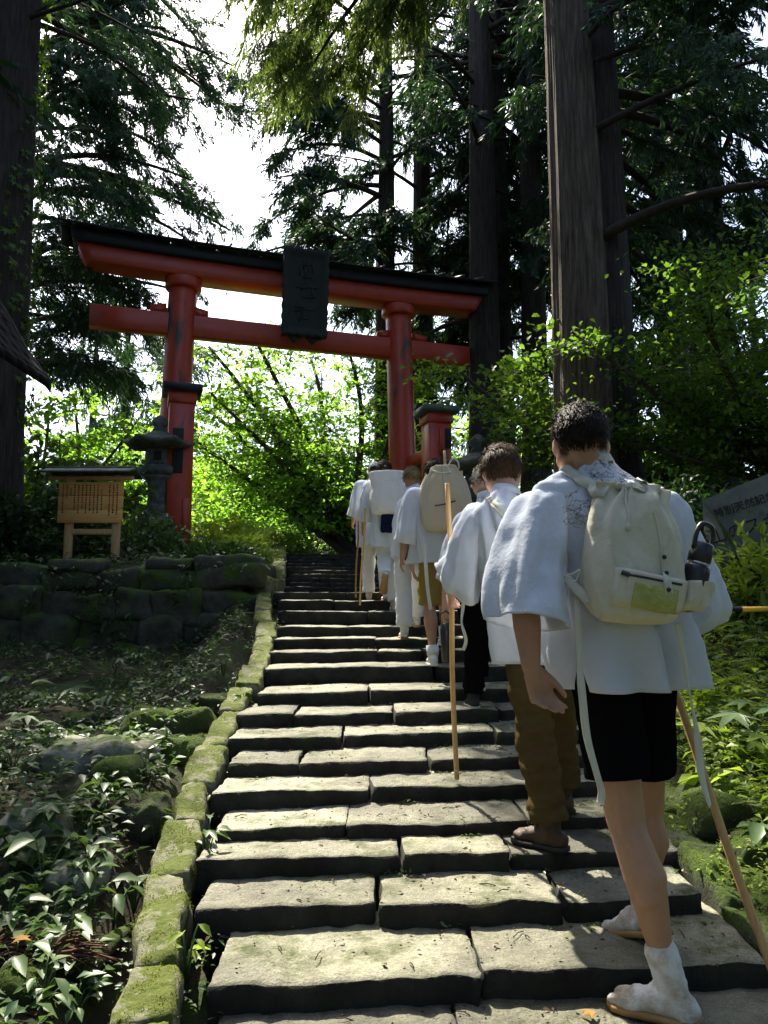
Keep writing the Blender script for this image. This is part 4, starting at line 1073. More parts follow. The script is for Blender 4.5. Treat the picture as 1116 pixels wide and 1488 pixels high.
def shoe(par, J, nm, mat, sole, name='shoe', s=None, foot=None, cuff=.06, pitch=0.0, split=False, cuffmat=None, R=None, laces=False):
    s = s or J['H'] / 1.75; a = np.array(J['ank' + nm]); f = np.array(J['toe' + nm]); r = np.cross(f, [0, 0, 1.])
    fr = np.column_stack([r, f, [0, 0, 1.]])
    if pitch: fr = fr @ np.array(Matrix.Rotation(-pitch, 3, 'X'))
    if R is not None: fr = R
    P = lambda x, y, z: a + fr @ (np.array((x, y, z)) * s)
    zg = -.047 * 1.75; cd = nrm(J['knee' + nm] - a)
    parts = [ellip(P(0, -.035, zg + .038), np.array((.036, .042, .040)) * s, fr), capsule(P(0, -.02, zg + .045), .038 * s, P(0, .09, zg + .036), .037 * s), ellip(P(0.002, .125, zg + .030), np.array((.046, .058, .029)) * s, fr), capsule(P(0, 0, -.01), .040 * s, P(0, .05, zg + .05), .038 * s),
             capsule(P(0, -.004, -.02), .043 * s, a + cd * cuff * s, .047 * s)]
    if split: parts = parts[:2] + [ellip(P(.012, .125, zg + .028), np.array((.036, .05, .026)) * s, fr), ellip(P(-.030, .128, zg + .026), np.array((.017, .056, .024)) * s, fr)] + parts[3:]
    V, F = blob(parts, .0065, 3, noise_amp=.0055, noise_f=22)
    loc = (V - a) @ fr / s
    low = loc[:, 2] < zg + .012; loc[low, 2] = zg + .012
    V = a + (loc @ fr.T) * s
    sh = obj(name, (V, F), M[mat], par)
    ring = []
    out = [(.033, -.07), (.040, -.03), (.038, .03), (.044, .09), (.049, .13), (.042, .165), (.02, .185)]
    full = [(x, y) for x, y in out] + [(-x, y) for x, y in reversed(out)]
    n = len(full); VV = [P(x, y, zg + .016) for x, y in full] + [P(x * .97, y, zg - .003) for x, y in full]
    FF = [tuple(range(n)), tuple(range(2 * n - 1, n - 1, -1))] + [(i, n + i, n + (i + 1) % n, (i + 1) % n) for i in range(n)]
    obj('sole', (np.array(VV), FF), M[sole], sh, smooth=False)
    if laces:
        for q in range(4):
            y_ = .045 + .022 * q; z_ = zg + .088 - .010 * q; obj('lace', tube(smooth_path([P(-.026, y_, z_ - .012), P(0, y_ + .006, z_ + .004), P(.026, y_ + .004, z_ - .012)], 7), .0028, 5), M['cream2'], sh)
    if cuffmat:
        obj('sock', tube([a, a + cd * cuff * s, a + cd * (cuff + .05) * s], [.049 * s, .05 * s, .051 * s], 18), M[cuffmat], sh)
    return sh
def person(label, base): return thing('person', label, 'person', tuple(base), 'people climbing the stone steps')
PEOPLE_BVH = {}
def bvh_of(objs):
    V, F, n = [], [], 0
    for o in objs:
        off = np.array(o.matrix_world.translation) if o.parent is None else np.array(woff(o))
        co = np.array([v.co[:] for v in o.data.vertices]) + off
        V += [tuple(c) for c in co]; F += [tuple(i + n for i in p.vertices) for p in o.data.polygons]; n += len(co)
    return BVHTree.FromPolygons(V, F)
def cast(bv, px, py, lift=.003):
    o = Vector((0, 0, CAM_Z)); d = (at(px, py, 5.0) - o).normalized(); h = bv.ray_cast(o, d)
    if h[0] is None: return None
    nn = h[1] if h[1].dot(d) < 0 else -h[1]
    return np.array(h[0] + nn * lift), np.array(nn)
def draped(bv, pxs, width, mat, name, par, thick=.004, lift=.006, n=None, sm=3):
    """a strap that lies on the surface found under the given photograph points"""
    P, NN = [], []
    for px, py in smooth_path(pxs, n or 24):
        c = cast(bv, px, py, lift)
        if c: P.append(c[0]); NN.append(c[1])
    NN = np.array(NN)
    for _ in range(4): NN[1:-1] = (NN[:-2] + NN[1:-1] * 2 + NN[2:]) / 4
    P = np.array(P)
    for _ in range(sm): P[1:-1] = (P[:-2] + P[1:-1] * 2 + P[2:]) / 4
    return obj(name, ribbon(P, width, NN, thick, len(P) * 2), M[mat], par)
def scribble(bv, boxes, par, seed, rad_=.0012):
    """handwriting in ink on the cloth, unreadable in the photograph"""
    rg_ = random.Random(seed); parts = []
    for (x0, y0, x1, y1, nl, size) in boxes:
        for l in range(nl):
            cx, cy = rg_.uniform(x0, x1), rg_.uniform(y0, y1); ang = rg_.uniform(-.5, .3); p = []
            x, y = cx, cy; vx, vy = math.cos(ang), math.sin(ang)
            for q in range(rg_.randint(5, 14)):
                x += size * (vx * .8 + rg_.gauss(0, .7)); y += size * (vy * .8 + rg_.gauss(0, .8))
                c = cast(bv, x, y, .0016)
                if c is None: break
                p.append(c[0])
            if len(p) > 2 and max(np.linalg.norm(np.diff(np.array(p), axis=0), axis=1)) < .06: parts.append(tube(smooth_path(p, len(p) * 3), rad_, 3, False))
    if parts: obj('handwriting', merge(parts), M['blueink'], par, kind='stuff')

# ------------------------------------------------------------------ nearest man
P1b = np.array([.93, 2.68, 0.0])
p1 = person('tall dark haired man in white jacket and black shorts with backpack, nearest the camera', P1b)
A = lambda px, py, y: atn(px, py, 2.62 + (y - 2.45) * 1.06)
f1 = rotz(rad(24)) @ np.array([0, 1., 0]); r1_ = rotz(rad(24)) @ np.array([1., 0, 0])
J1 = dict(H=1.92, f=f1, r=r1_, yaw=rad(24), hyaw=rad(0), hup=nrm(np.array([-.05, .20, 1.0])))
J1['head'] = A(843, 644, 2.44); J1['neck'] = A(855, 687, 2.46); J1['chest'] = A(885, 800, 2.50); J1['pelvis'] = A(901, 975, 2.53)
J1['shL'] = A(776, 738, 2.39); J1['elbL'] = A(762, 872, 2.33); J1['wrL'] = A(772, 970, 2.31)
J1['shR'] = A(952, 742, 2.57); J1['elbR'] = A(1006, 890, 2.62); J1['wrR'] = A(975, 960, 2.78)
J1['hipL'] = A(880, 1000, 2.47); J1['kneeL'] = A(908, 1195, 2.44); J1['ankL'] = A(975, 1398, 2.41)
J1['hipR'] = A(935, 1000, 2.60); J1['kneeR'] = A(938, 1175, 2.70); J1['ankR'] = A(935, 1322, 2.74)
tl = A(915, 1438, 2.46) - A(1010, 1455, 2.36); tl[2] = 0; J1['toeL'] = nrm(tl); tr_ = np.array([-.42, .75, 0]); J1['toeR'] = nrm(tr_)
J1['calf'] = 1.03
J1['ankL'][2] = .047 * 1.92 + .004; J1['ankR'][2] = ZS[1] + .047 * 1.92 + .03
d1 = A(793, 1025, 2.33) - J1['wrL']
b1, PH, RH, s1 = body(p1, J1, 'skin1', .0054, ((1.1, dict(d=d1, palm=np.array([.35, -.9, .1]), side=np.array([.9, .35, -.1]))), (.9, None)))
hair(b1, PH, RH, s1, 'hairdark', 3, .012, -.035, .45, .026, 6000, .05, .0015)
jk1 = jacket(p1, J1, 'white', 1.3, hemz=.055, W=(.075, .185, .205, .205, .208), D=(.075, .105, .13, .16, .188), sl=.34, sleeve_r=(.092, .108, .118), sleeve_w=(.084, .090, .098), m=64, twist=rad(14))
sh1 = pants(p1, 'shorts', J1, 'blackcloth', .102, .100, .08, .66, 2, .009, .130, .004)
for nm, pt in (('L', 0), ('R', .30)):
    shoe(p1, J1, nm, 'tabi', 'tabisole', 'tabi_boot', cuff=.10 if nm == 'L' else .05, pitch=pt, split=True)
# fine leg hair catching the light
lh = []; rg_ = random.Random(8)
for nm in 'LR':
    k, a = J1['knee' + nm], J1['ank' + nm]
    for _ in range(700):
        t = rg_.uniform(-.15, .85); an = rg_.uniform(0, 6.283); ax = nrm(a - k); u_ = nrm(np.cross(ax, [1, 0, 0])); v_ = np.cross(ax, u_)
        n_ = u_ * math.cos(an) + v_ * math.sin(an); c = k + (a - k) * t; R0 = np.interp(t, [-.2, 0, .34, .75, .9], [.056, .052, .055, .036, .034]) * s1
        cc = c - (f1 * .018 * s1 * max(0, 1 - abs(t - .34) / .34))
        p = cc + n_ * (R0 - .004); q = p + n_ * .013 + ax * .012; w_ = np.cross(n_, ax) * .0003
        lh.append((np.array([p - w_, p + w_, q]), np.array([(0, 1, 2)])))
obj('leg_hair', cat_vf(lh), M['hairbrown'], b1, kind='stuff')
bv1 = bvh_of([jk1] + list(jk1.children))
scribble(bv1, [(845, 672, 915, 705, 60, 2.6), (815, 722, 862, 760, 46, 2.2), (880, 690, 940, 712, 36, 2.4)], jk1, 4, .00075)

# backpack of the nearest man
bp = thing('backpack', 'large cream canvas drawstring backpack on the nearest man in black shorts', 'backpack', tuple(A(925, 900, 2.3)))
bx = nrm(np.array([.93, .37, 0]) + np.array([0, 0, -.06])); bz = nrm(A(893, 700, 2.30) - A(930, 905, 2.30)); bz = nrm(bz - bx * np.dot(bz, bx)); bw = np.cross(bx, bz)   # bw towards the camera
if bw[1] > 0: bw = -bw
B0 = A(928, 905, 2.27); BH = np.linalg.norm(A(900, 706, 2.27) - A(928, 905, 2.27))
def bpt(u, v, w): return B0 + bx * u + bz * v + bw * w
prof = [(0.0, .085, .05, 0), (.012, .125, .085, 0), (.05, .155, .105, .002), (.14, .170, .118, .0), (.24, .168, .118, -.004), (.33, .150, .108, -.006), (.39, .118, .085, -.004), (.425, .100, .065, .004), (.45, .105, .060, .008)]
sc_ = BH / .45
rings = [dict(c=bpt(o * sc_, v * sc_, -.02), x=bx * hw * sc_, y=bw * hd * sc_, e=2.7) for v, hw, hd, o in prof]
V, F = loft(rings, 110, 60, 5.1, lambda t: .45 + 1.0 * abs(t - .35) + (3.2 * max(0, t - .62)), .014, (4, 7, 13), fine=.009)
F = F + [tuple(range(109, -1, -1))]
bag = obj('bag_body', (V, F), M['cream'], bp, solid=.003)
# gathered mouth: a sunken lid of cloth and the drawstring channel
V, F = loft([dict(c=bpt(.004 * sc_, .446 * sc_, -.02), x=bx * .103 * sc_, y=bw * .058 * sc_), dict(c=bpt(.0, .432 * sc_, -.02), x=bx * .06 * sc_, y=bw * .034 * sc_), dict(c=bpt(0, .415 * sc_, -.02), x=bx * .008, y=bw * .006)], 90, 16, 2.2, lambda t: 1 - t, .012, (7, 11, 17), fine=.003)
obj('gathered_mouth', (V, F), M['cream'], bp)
obj('drawstring_hem', tube([bpt((.006 + .106 * math.cos(a)) * sc_, (.444 + .006 * math.sin(5 * a)) * sc_, -.02 + .064 * sc_ * math.sin(a) + .006 * math.sin(7 * a)) for a in np.linspace(0, 2 * np.pi, 70)], [.010 + .0035 * math.sin(i * 1.9) for i in range(70)], 8), M['cream'], bp)
bag_bv = bvh_of([bag])
cord = [(898, 706), (908, 714), (911, 730), (912, 750), (911, 764)]
cp = [cast(bag_bv, x, y, .008) for x, y in smooth_path(cord, 16)]
cp = np.array([c[0] for c in cp if c])
if len(cp) > 4:
    dc = obj('drawstring', tube(cp, .0032, 7), M['cream2'], bp); obj('knot', ellip(cp[-1] - [0, 0, .006], (.009, .008, .010)), M['cream2'], dc)
# front pocket standing proud
def bag_face(px, py, lift=0.0):
    c = cast(bag_bv, px, py, lift); return c
pk = [(893, 824), (1000, 847), (993, 893), (884, 880)]
G = []
nu, nv = 22, 12
for j in range(nv + 1):
    for i in range(nu + 1):
        u, v = i / nu, j / nv
        q = (1 - v) * ((1 - u) * np.array(pk[0]) + u * np.array(pk[1])) + v * ((1 - u) * np.array(pk[3]) + u * np.array(pk[2]))
        c = bag_face(q[0], q[1], 0)
        if c is None:
            q2 = q + (np.array([940, 850]) - q) * .12; c = bag_face(q2[0], q2[1], 0) or (A(q[0], q[1], 2.2), bw)
        e = min(1, 6 * min(u, 1 - u), 5 * min(v + .15, 1 - v)) 
        G.append(c[0] + bw * (.002 + .020 * max(0, e) ** .5 + .002 * math.sin(9 * u + 4 * v)))
G = np.array(G)
pf = grid_faces(nv + 1, nu + 1, False)
pk_o = obj('front_pocket', (G, pf), M['cream'], bp, solid=.004); pk_bv = bvh_of([pk_o, bag])
draped(pk_bv, [(903, 834), (930, 838), (960, 844), (990, 850)], .007, 'blackmetal', 'zipper', pk_o, .003, .003)
draped(pk_bv, [(903, 832), (915, 836)], .014, 'blackmetal', 'zipper_pull', pk_o, .006, .006, 6)
# crinkled vinyl window
nu, nv = 26, 16; G = []
wq = [(922, 846), (985, 858), (980, 892), (916, 880)]
rgw = random.Random(2)
for j in range(nv + 1):
    for i in range(nu + 1):
        u, v = i / nu, j / nv; q = (1 - v) * ((1 - u) * np.array(wq[0]) + u * np.array(wq[1])) + v * ((1 - u) * np.array(wq[3]) + u * np.array(wq[2]))
        c = cast(pk_bv, q[0], q[1], .004); inner = min(1, 8 * min(u, 1 - u, v, 1 - v))
        kx = mnoise.fractal(Vector((u * 9, v * 6, 3.3)), 1, 2, 4)
        G.append((c[0] if c else A(q[0], q[1], 2.15)) + bw * (.006 * inner * (abs(kx) * 1.4)))
obj('vinyl_window', (np.array(G), grid_faces(nv + 1, nu + 1, False)), M['vinyl'], pk_o, solid=.002)
st = draped(pk_bv, [(962, 800), (965, 825), (968, 845), (971, 864)], .026, 'cream2', 'snap_strap', bp, .004, .006)
for q in ((962, 809), (966, 833), (969, 857)):
    c = cast(pk_bv, q[0], q[1], .010)
    if c: obj('snap_button', ellip(c[0], (.0075, .0075, .0075), None, 12, 7), M['blackmetal'], st)
draped(bag_bv, [(949, 745), (955, 770), (960, 800)], .006, 'cream', 'seam', bp, .004, .003)
draped(bag_bv, [(889, 790), (893, 825), (886, 880)], .005, 'cream', 'seam', bp, .004, .003)
# straps: over the shoulders, under the arms, loose ends
allbv = bvh_of([jk1] + list(jk1.children) + [bag])
for pts, w in (([(820, 684), (832, 692), (848, 702), (866, 712), (880, 718)], .042), ([(934, 696), (930, 704), (926, 716)], .042)):
    draped(allbv, pts, w, 'cream2', 'strap', bp, .005, .013, None, 1)
obj('strap', ribbon([A(800, 808, 2.36), A(812, 826, 2.33), A(832, 850, 2.29), A(858, 874, 2.27)], .034, [.35, -1, .1], .005, 20), M['cream2'], bp)
tp = A(838, 860, 2.31)
obj('loose_strap', ribbon([A(838, 855, 2.30), A(840, 905, 2.28), A(842, 960, 2.275), A(846, 1010, 2.26), A(853, 1070, 2.27), A(866, 1120, 2.28), A(874, 1150, 2.30), A(872, 1168, 2.30)], .024, np.array([[.2, -1, 0], [.3, -1, 0], [.6, -.8, 0], [-.2, -1, 0], [.2, -1, .1], [.6, -1, 0], [.3, -1, .2], [-.5, -1, .1]]), .0025, 60), M['cream2'], bp)
obj('loose_strap', ribbon([A(985, 905, 2.32), A(994, 955, 2.34), A(1003, 1010, 2.36), A(1011, 1055, 2.37), A(1016, 1095, 2.375), A(1020, 1130, 2.37), A(1032, 1172, 2.37)], .024, np.array([[.3, -1, 0], [.5, -.8, 0], [.9, -.5, 0], [.6, -.8, 0], [-.4, -.9, 0], [.3, -1, 0], [.8, -.6, 0]]), .0025, 60), M['cream2'], bp)
obj('tie_cord', tube(smooth_path([A(820, 838, 2.26), A(836, 832, 2.24), A(842, 828, 2.24), A(838, 842, 2.24), A(832, 846, 2.24)], 16), .003, 6), M['cream2'], bp)
# side pocket with the bottle
bt0 = bpt(.175 * sc_, .03 * sc_, -.045); 
bdir = nrm(bz * .9 + bx * .26)
bt0 = A(1004, 866, 2.30); bt1 = A(1025, 774, 2.30); bdir = nrm(bt1 - bt0); BL = np.linalg.norm(bt1 - bt0)
V, F = loft([dict(c=bt0 - bdir * .05, x=bx * .030, y=bw * .030), dict(c=bt0 - bdir * .035, x=bx * .050, y=bw * .049), dict(c=bt0, x=bx * .053, y=bw * .053), dict(c=bt0 + bdir * .045, x=bx * .052, y=bw * .052)], 40, 18, 3.1, lambda t: 1.0, .006, (4, 9, 13), fine=.003)
obj('side_pocket', (V, F), M['cream'], bp, solid=.003)
btl = thing('water_bottle', 'black insulated water bottle in the side pocket of the nearest man\'s backpack', 'bottle', tuple(bt0))
Pb = lambda t: bt0 + bdir * t
obj('bottle_body', tube([Pb(-.03), Pb(0), Pb(BL * .36), Pb(BL * .45), Pb(BL * .5)], [.038, .041, .041, .039, .032], 24), M['blackmetal'], btl)
obj('steel_collar', tube([Pb(BL * .49), Pb(BL * .53)], [.0335, .0335], 24), M['steel'], btl)
lid = obj('lid', tube([Pb(BL * .52), Pb(BL * .54), Pb(BL * .80), Pb(BL * .83)], [.033, .036, .036, .030], 24), M['blackmetal'], btl)
hx = nrm(bx * .95 - bdir * np.dot(bx, bdir))
obj('handle', tube(smooth_path([Pb(BL * .72) - hx * .033, Pb(BL * .95) - hx * .035, Pb(BL * 1.10) - hx * .024, Pb(BL * 1.13), Pb(BL * 1.10) + hx * .024, Pb(BL * .95) + hx * .035, Pb(BL * .72) + hx * .033], 26), [.0085] * 26, 8), M['blackmetal'], lid)
def staff(label, a, b, r0=.014, mat='staff', n=6, group='wooden walking staffs'):
    t = thing('walking_staff', label, 'walking staff', tuple(np.minimum(a, b) * [0, 0, 1] + (np.array(a) if a[2] < b[2] else np.array(b)) * [1, 1, 0]), group)
    a, b = np.array(a), np.array(b); w = nrm(np.cross(b - a, [0, 1, 0])) * .006
    P = smooth_path([a, a * .66 + b * .34 + w, a * .33 + b * .67 - w, b], 14)
    obj('shaft', tube(P, np.linspace(r0, r0 * .92, 14), n), M[mat], t, smooth=False)
    d = nrm(b - a); obj('tip', tube([a - d * .004, a + d * .05], [r0 * .9, r0 * 1.05], n), M[mat], t, smooth=False)
    return t
S1a = A(1150, 1462, 2.42); S1a[2] = -.01
S1b = A(950, 925, 2.80)
staff('golden brown wooden staff leaning back beside the leg of the nearest man in black shorts', S1a, S1b + (S1b - S1a) * .12, .0155, 'staffgold')
J1['wrR']

A = lambda px, py, y: atn(px, py, 3.60 + (y - 3.46) * 1.05)
# ------------------------------------------------------------------ second man (brown trousers)
def zst(y): return float(np.interp(y, [q[0] for q in STEP], [q[1] for q in STEP])) 
p2b = np.array([.72, 3.66, ZS[3]])
p2 = person('young man with tousled brown hair and olive brown trousers, just ahead of the nearest man', p2b)
J2 = pose([.72, 3.64, ZS[3] - .07], 1.82, rad(8), .13, (-.16, .09), (.22, .19), (.35, .22, 1.1), (.25, .15, .7), (rad(-6), .30))
def shiftJ(J, d):
    for k in J:
        if isinstance(J[k], np.ndarray) and k not in ('f', 'r', 'hup', 'toeL', 'toeR'): J[k] = J[k] + np.array(d)
def fit_head(J, px, py, y):
    d = atn(px, py, y) - J['head']; k = dict(head=1, neck=1, chest=.7, shL=.95, shR=.95, elbL=.9, elbR=.9, wrL=.85, wrR=.85, pelvis=.35, hipL=.3, hipR=.3, kneeL=.1, kneeR=.1)
    for q, w in k.items(): J[q] = J[q] + d * w
fit_head(J2, 728, 686, 3.60)
J2['toeL'] = nrm(np.array([-.75, .65, 0])); J2['ankL'] = A(800, 1186, 3.36); J2['ankL'][2] = ZS[3] + .088; J2['kneeL'] = A(778, 1072, 3.44)
J2['ankR'] = A(818, 1150, 3.72); J2['ankR'][2] = ZS[4] + .095; J2['kneeR'] = A(808, 1040, 3.72); J2['hipL'] = A(762, 960, 3.46); J2['hipR'] = A(806, 955, 3.56); J2['pelvis'] = A(784, 935, 3.51); J2['chest'] = A(752, 815, 3.47)
J2['shL'] = A(694, 752, 3.38); J2['elbL'] = A(668, 832, 3.52); J2['wrL'] = A(657, 862, 3.70); J2['shR'] = A(795, 762, 3.56); J2['elbR'] = A(806, 850, 3.70); J2['wrR'] = A(772, 868, 3.92)
b2, PH, RH, s2 = body(p2, J2, 'skin3', .0095, ((1.0, None), (.7, None)))
hair(b2, PH, RH, s2, 'hairbrown', 9, .012, -.045, .4, .060, 4200, .035, .0018)
jk2 = jacket(p2, J2, 'white', 4.4, hemz=.09, W=(.075, .18, .20, .205, .215), D=(.075, .105, .14, .175, .21), sl=.42, sleeve_r=(.10, .135, .165), sleeve_w=(.085, .085, .085), m=52)
pants(p2, 'trousers', J2, 'brown', .092, .086, .080, 1.93, 5, .011, .125, .017, (8, 8, 17))
for nm in 'LR': shoe(p2, J2, nm, 'shoebrown', 'rubber', 'shoe', cuff=.07, laces=True)
bv2 = bvh_of([jk2] + list(jk2.children))
scribble(bv2, [(738, 715, 775, 745, 26, 2.2), (715, 755, 760, 800, 36, 2.2)], jk2, 6, .0009)
for pts, w in (([(700, 716), (715, 728), (728, 742)], .020), ([(703, 722), (722, 742), (738, 758)], .012)):
    try: draped(bv2, pts, w, 'cream2', 'cord', jk2, .006, .006)
    except Exception: pass
staff('pale wooden staff planted upright on the steps left of the man in brown trousers', A(664, 1131, 3.98), A(650, 702, 3.72), .0145)

A = atn
# ------------------------------------------------------------------ third: black trousers, glasses, head turned
p3 = person('person with short grey hair and glasses in black trousers, turned to look right', [.62, 5.4, ZS[8]])
J3 = pose([.62, 5.36, ZS[8]], 1.66, rad(5), .06, (-.05, 0), (.28, RISE), (.10, .12, .15), (.2, .12, .6), (rad(62), .12))
fit_head(J3, 704, 699, 5.3)
J3['shL'] = A(672, 755, 5.15); J3['elbL'] = A(652, 825, 5.12); J3['wrL'] = A(648, 880, 5.08); J3['ankL'] = A(688, 1000, 5.36); J3['ankL'][2] = ZS[8] + .078; J3['kneeL'] = A(690, 935, 5.42)
b3, PH, RH, s3 = body(p3, J3, 'skin3', .010, ((1.0, dict(d=np.array([.05, .1, -1.]), palm=np.array([.3, .9, 0]), side=np.array([.9, -.2, 0]))), (.7, None)))
hair(b3, PH, RH, s3, 'hairgrey', 5, .016, -.03, .5, .045, 1100, .04)
jk3 = jacket(p3, J3, 'white', 7.7, hemz=.10, sl=.35, m=40)
pants(p3, 'trousers', J3, 'blackcloth', .098, .084, .074, 1.95, 7, .014)
for nm in 'LR': shoe(p3, J3, nm, 'rubber', 'shoewhite', 'sneaker', cuff=.0, cuffmat='white2')
gx_ = [PH(sg * .034 + .026 * math.cos(a), .098, .003 + .022 * math.sin(a)) for sg in (-1,) for a in np.linspace(0, 6.283, 20)]
gl_ = thing('glasses', 'dark rimmed glasses on the grey haired person looking right', 'glasses', tuple(PH(0, .1, 0)))
for sg in (-1, 1):
    obj('rim', tube([PH(sg * .034 + .028 * math.cos(a), .100, .001 + .023 * math.sin(a)) for a in np.linspace(0, 6.283, 22)], .003, 6), M['blackmetal'], gl_)
    obj('temple', tube([PH(sg * .064, .098, .006), PH(sg * .08, .04, .006), PH(sg * .083, -.01, .0)], .003, 6), M['blackmetal'], gl_)
obj('bridge', tube([PH(-.008, .106, .004), PH(.008, .106, .004)], .0028, 6), M['blackmetal'], gl_)
tm = thing('tumbler', 'black steel tumbler hanging from the hand left of the black trousers', 'bottle', tuple(A(650, 950, 5.06)))
ta, tb = A(650, 962, 5.06), A(647, 905, 5.06)
obj('tumbler_body', tube([ta, ta * .97 + tb * .03, ta * .2 + tb * .8, tb], [.030, .035, .037, .030], 20), M['blackmetal'], tm)
obj('tumbler_handle', tube(smooth_path([tb + [-.03, 0, 0], tb + [-.033, 0, .05], tb + [0, 0, .075], tb + [.033, 0, .05], tb + [.03, 0, 0]], 18), .006, 6), M['blackmetal'], tm)
obj('loose_tie', ribbon([A(675, 850, 5.0), A(673, 880, 4.98), A(671, 905, 4.97), A(677, 930, 4.97), A(673, 945, 4.97)], .022, np.array([[.4, -1, 0], [.2, -1, 0], [.9, -.6, 0], [-.3, -1, 0], [.3, -1, 0]]), .003, 30), M['cream2'], jk3)

# ------------------------------------------------------------------ fourth: khaki shorts, big tan backpack
p4 = person('man in khaki shorts and white shoes carrying a tall tan backpack', [.44, 6.35, ZS[11]])
J4 = pose([.46, 6.42, ZS[10]], 1.73, rad(4), .10, (-.02, RISE * .4), (.38, RISE * 1.5), (.15, .15, .4), (.3, .18, .9), (0, .25))
fit_head(J4, 631, 689, 6.34)
J4['ankL'] = A(629, 953, 6.30); J4['ankL'][2] = ZS[10] + .083; J4['kneeL'] = A(624, 880, 6.34); J4['hipL'] = A(626, 815, 6.38)
b4, PH, RH, s4 = body(p4, J4, 'skin2', .012)
hair(b4, PH, RH, s4, 'hairdark', 14, .013, -.035, .5, .04, 900, .05)
jk4 = jacket(p4, J4, 'white', 9.1, hemz=.10, sl=.45, m=40)
pants(p4, 'shorts', J4, 'khaki', .104, .094, .08, .98, 9, .011)
for nm in 'LR': shoe(p4, J4, nm, 'shoewhite', 'shoewhite', 'shoe', cuff=.03, cuffmat='white2')
def soft_bag(label, c_bot, c_top, right, hw, hd, mat, seed, top_w=.55, flap=True, cat='backpack', name='backpack'):
    t = thing(name, label, cat, tuple(c_bot)); c0, c1 = np.array(c_bot), np.array(c_top); z = nrm(c1 - c0); x = nrm(np.array(right) - z * np.dot(right, z)); w = np.cross(x, z); w = w if w[1] < 0 else -w
    L = np.linalg.norm(c1 - c0); prof = [(0, .45, .45), (.03, .82, .8), (.12, .98, 1), (.4, 1.02, 1.05), (.7, .85, .85), (.9, top_w + .1, .6), (.98, top_w, .5), (1.0, top_w * .7, .3)]
    V, F = loft([dict(c=c0 + z * L * v, x=x * hw * a, y=w * hd * b, e=2.8) for v, a, b in prof], 64, 40, seed, lambda q: .5 + 1.2 * abs(q - .4), .011, (4, 7, 12), fine=.006)
    F = F + [tuple(range(63, -1, -1)), tuple(39 * 64 + j for j in range(64))]
    bag_ = obj('bag_body', (V, F), M[mat], t); return t, bag_, x, z, w, L
cb = A(650, 772, 6.14); ct = A(643, 676, 6.12)
t4, bag4, x4, z4, w4, L4 = soft_bag('tall tan canvas backpack on the man in khaki shorts', cb, ct, [1, .1, 0], .20, .12, 'tancanvas', 3.3, .42)
bb4 = bvh_of([bag4])
for pts, w, nm, mt in (([(632, 735), (645, 733), (662, 728)], .010, 'zipper', 'blackmetal'), ([(642, 672), (645, 700), (648, 740), (651, 768)], .016, 'seam', 'tancanvas'), ([(627, 683), (640, 688), (655, 686)], .012, 'drawstring', 'cream2')):
    try: draped(bb4, pts, w, mt, nm, t4, .006, .006, 14)
    except Exception: pass
obj('top_loop', tube(smooth_path([ct + x4 * .05, ct + x4 * .09 + z4 * .05, ct + x4 * .13 + z4 * .02, ct + x4 * .13 - z4 * .04], 14), .007, 6), M['cream2'], t4)
obj('strap', ribbon([A(622, 690, 6.25), A(611, 715, 6.28), A(614, 740, 6.3)], .045, [-.7, -.6, .2], .006), M['tancanvas'], t4)
obj('loose_tie', ribbon([A(617, 790, 6.1), A(619, 825, 6.08), A(622, 860, 6.08), A(626, 886, 6.08)], .03, np.array([[.3, -1, 0], [.1, -1, 0], [.5, -1, 0], [.2, -1, 0]]), .003, 30), M['cream2'], jk4)
staff('wooden staff tip rising behind the tall tan backpack', A(652, 905, 6.65), A(646, 655, 6.75), .0145)
staff('short visible staff end between the tan backpack and the grey haired person', A(676, 905, 6.25), A(670, 684, 6.1), .0145)

# ------------------------------------------------------------------ fifth: fair hair tied up, blue sleeve
p5 = person('person with fair hair tied up and one blue undersleeve, behind the tan backpack', [.27, 7.2, ZS[12]])
J5 = pose([.27, 7.25, ZS[12]], 1.60, rad(6), .10, (-.05, 0), (.35, RISE), (.05, .12, .12), (.25, .15, .8), (0, .2))
fit_head(J5, 599, 696, 7.15)
J5['shL'] = A(583, 738, 7.1); J5['elbL'] = A(592, 788, 7.02); J5['wrL'] = A(599, 824, 6.95)
b5, PH, RH, s5 = body(p5, J5, 'skin2', .0125)
hc = hair(b5, PH, RH, s5, 'hairfair', 21, .016, -.02, .5, .06, 900, .04)
obj('hair_bun', blob([ellip(PH(.0, -.115, .0), (.05, .035, .03), RH), ellip(PH(.02, -.12, -.015), (.03, .03, .02), RH)], .006, 2, noise_amp=.005, noise_f=50), M['hairfair'], hc)
jk5 = jacket(p5, J5, 'white', 11.2, hemz=.10, sl=-.35, m=40)
pants(p5, 'trousers', J5, 'white2', .10, .09, .085, 1.9, 11, .015)
for nm in 'LR': shoe(p5, J5, nm, 'tabi', 'tabisole', 'tabi_boot', cuff=.03)
obj('undersleeve', tube(smooth_path([J5['elbL'] * .8 + J5['shL'] * .2, J5['elbL'], J5['elbL'] * .35 + J5['wrL'] * .65], 10), [.062, .062, .062, .062, .06, .058, .056, .055, .055, .055], 16, False), M['bluesleeve'], b5, solid=.004)

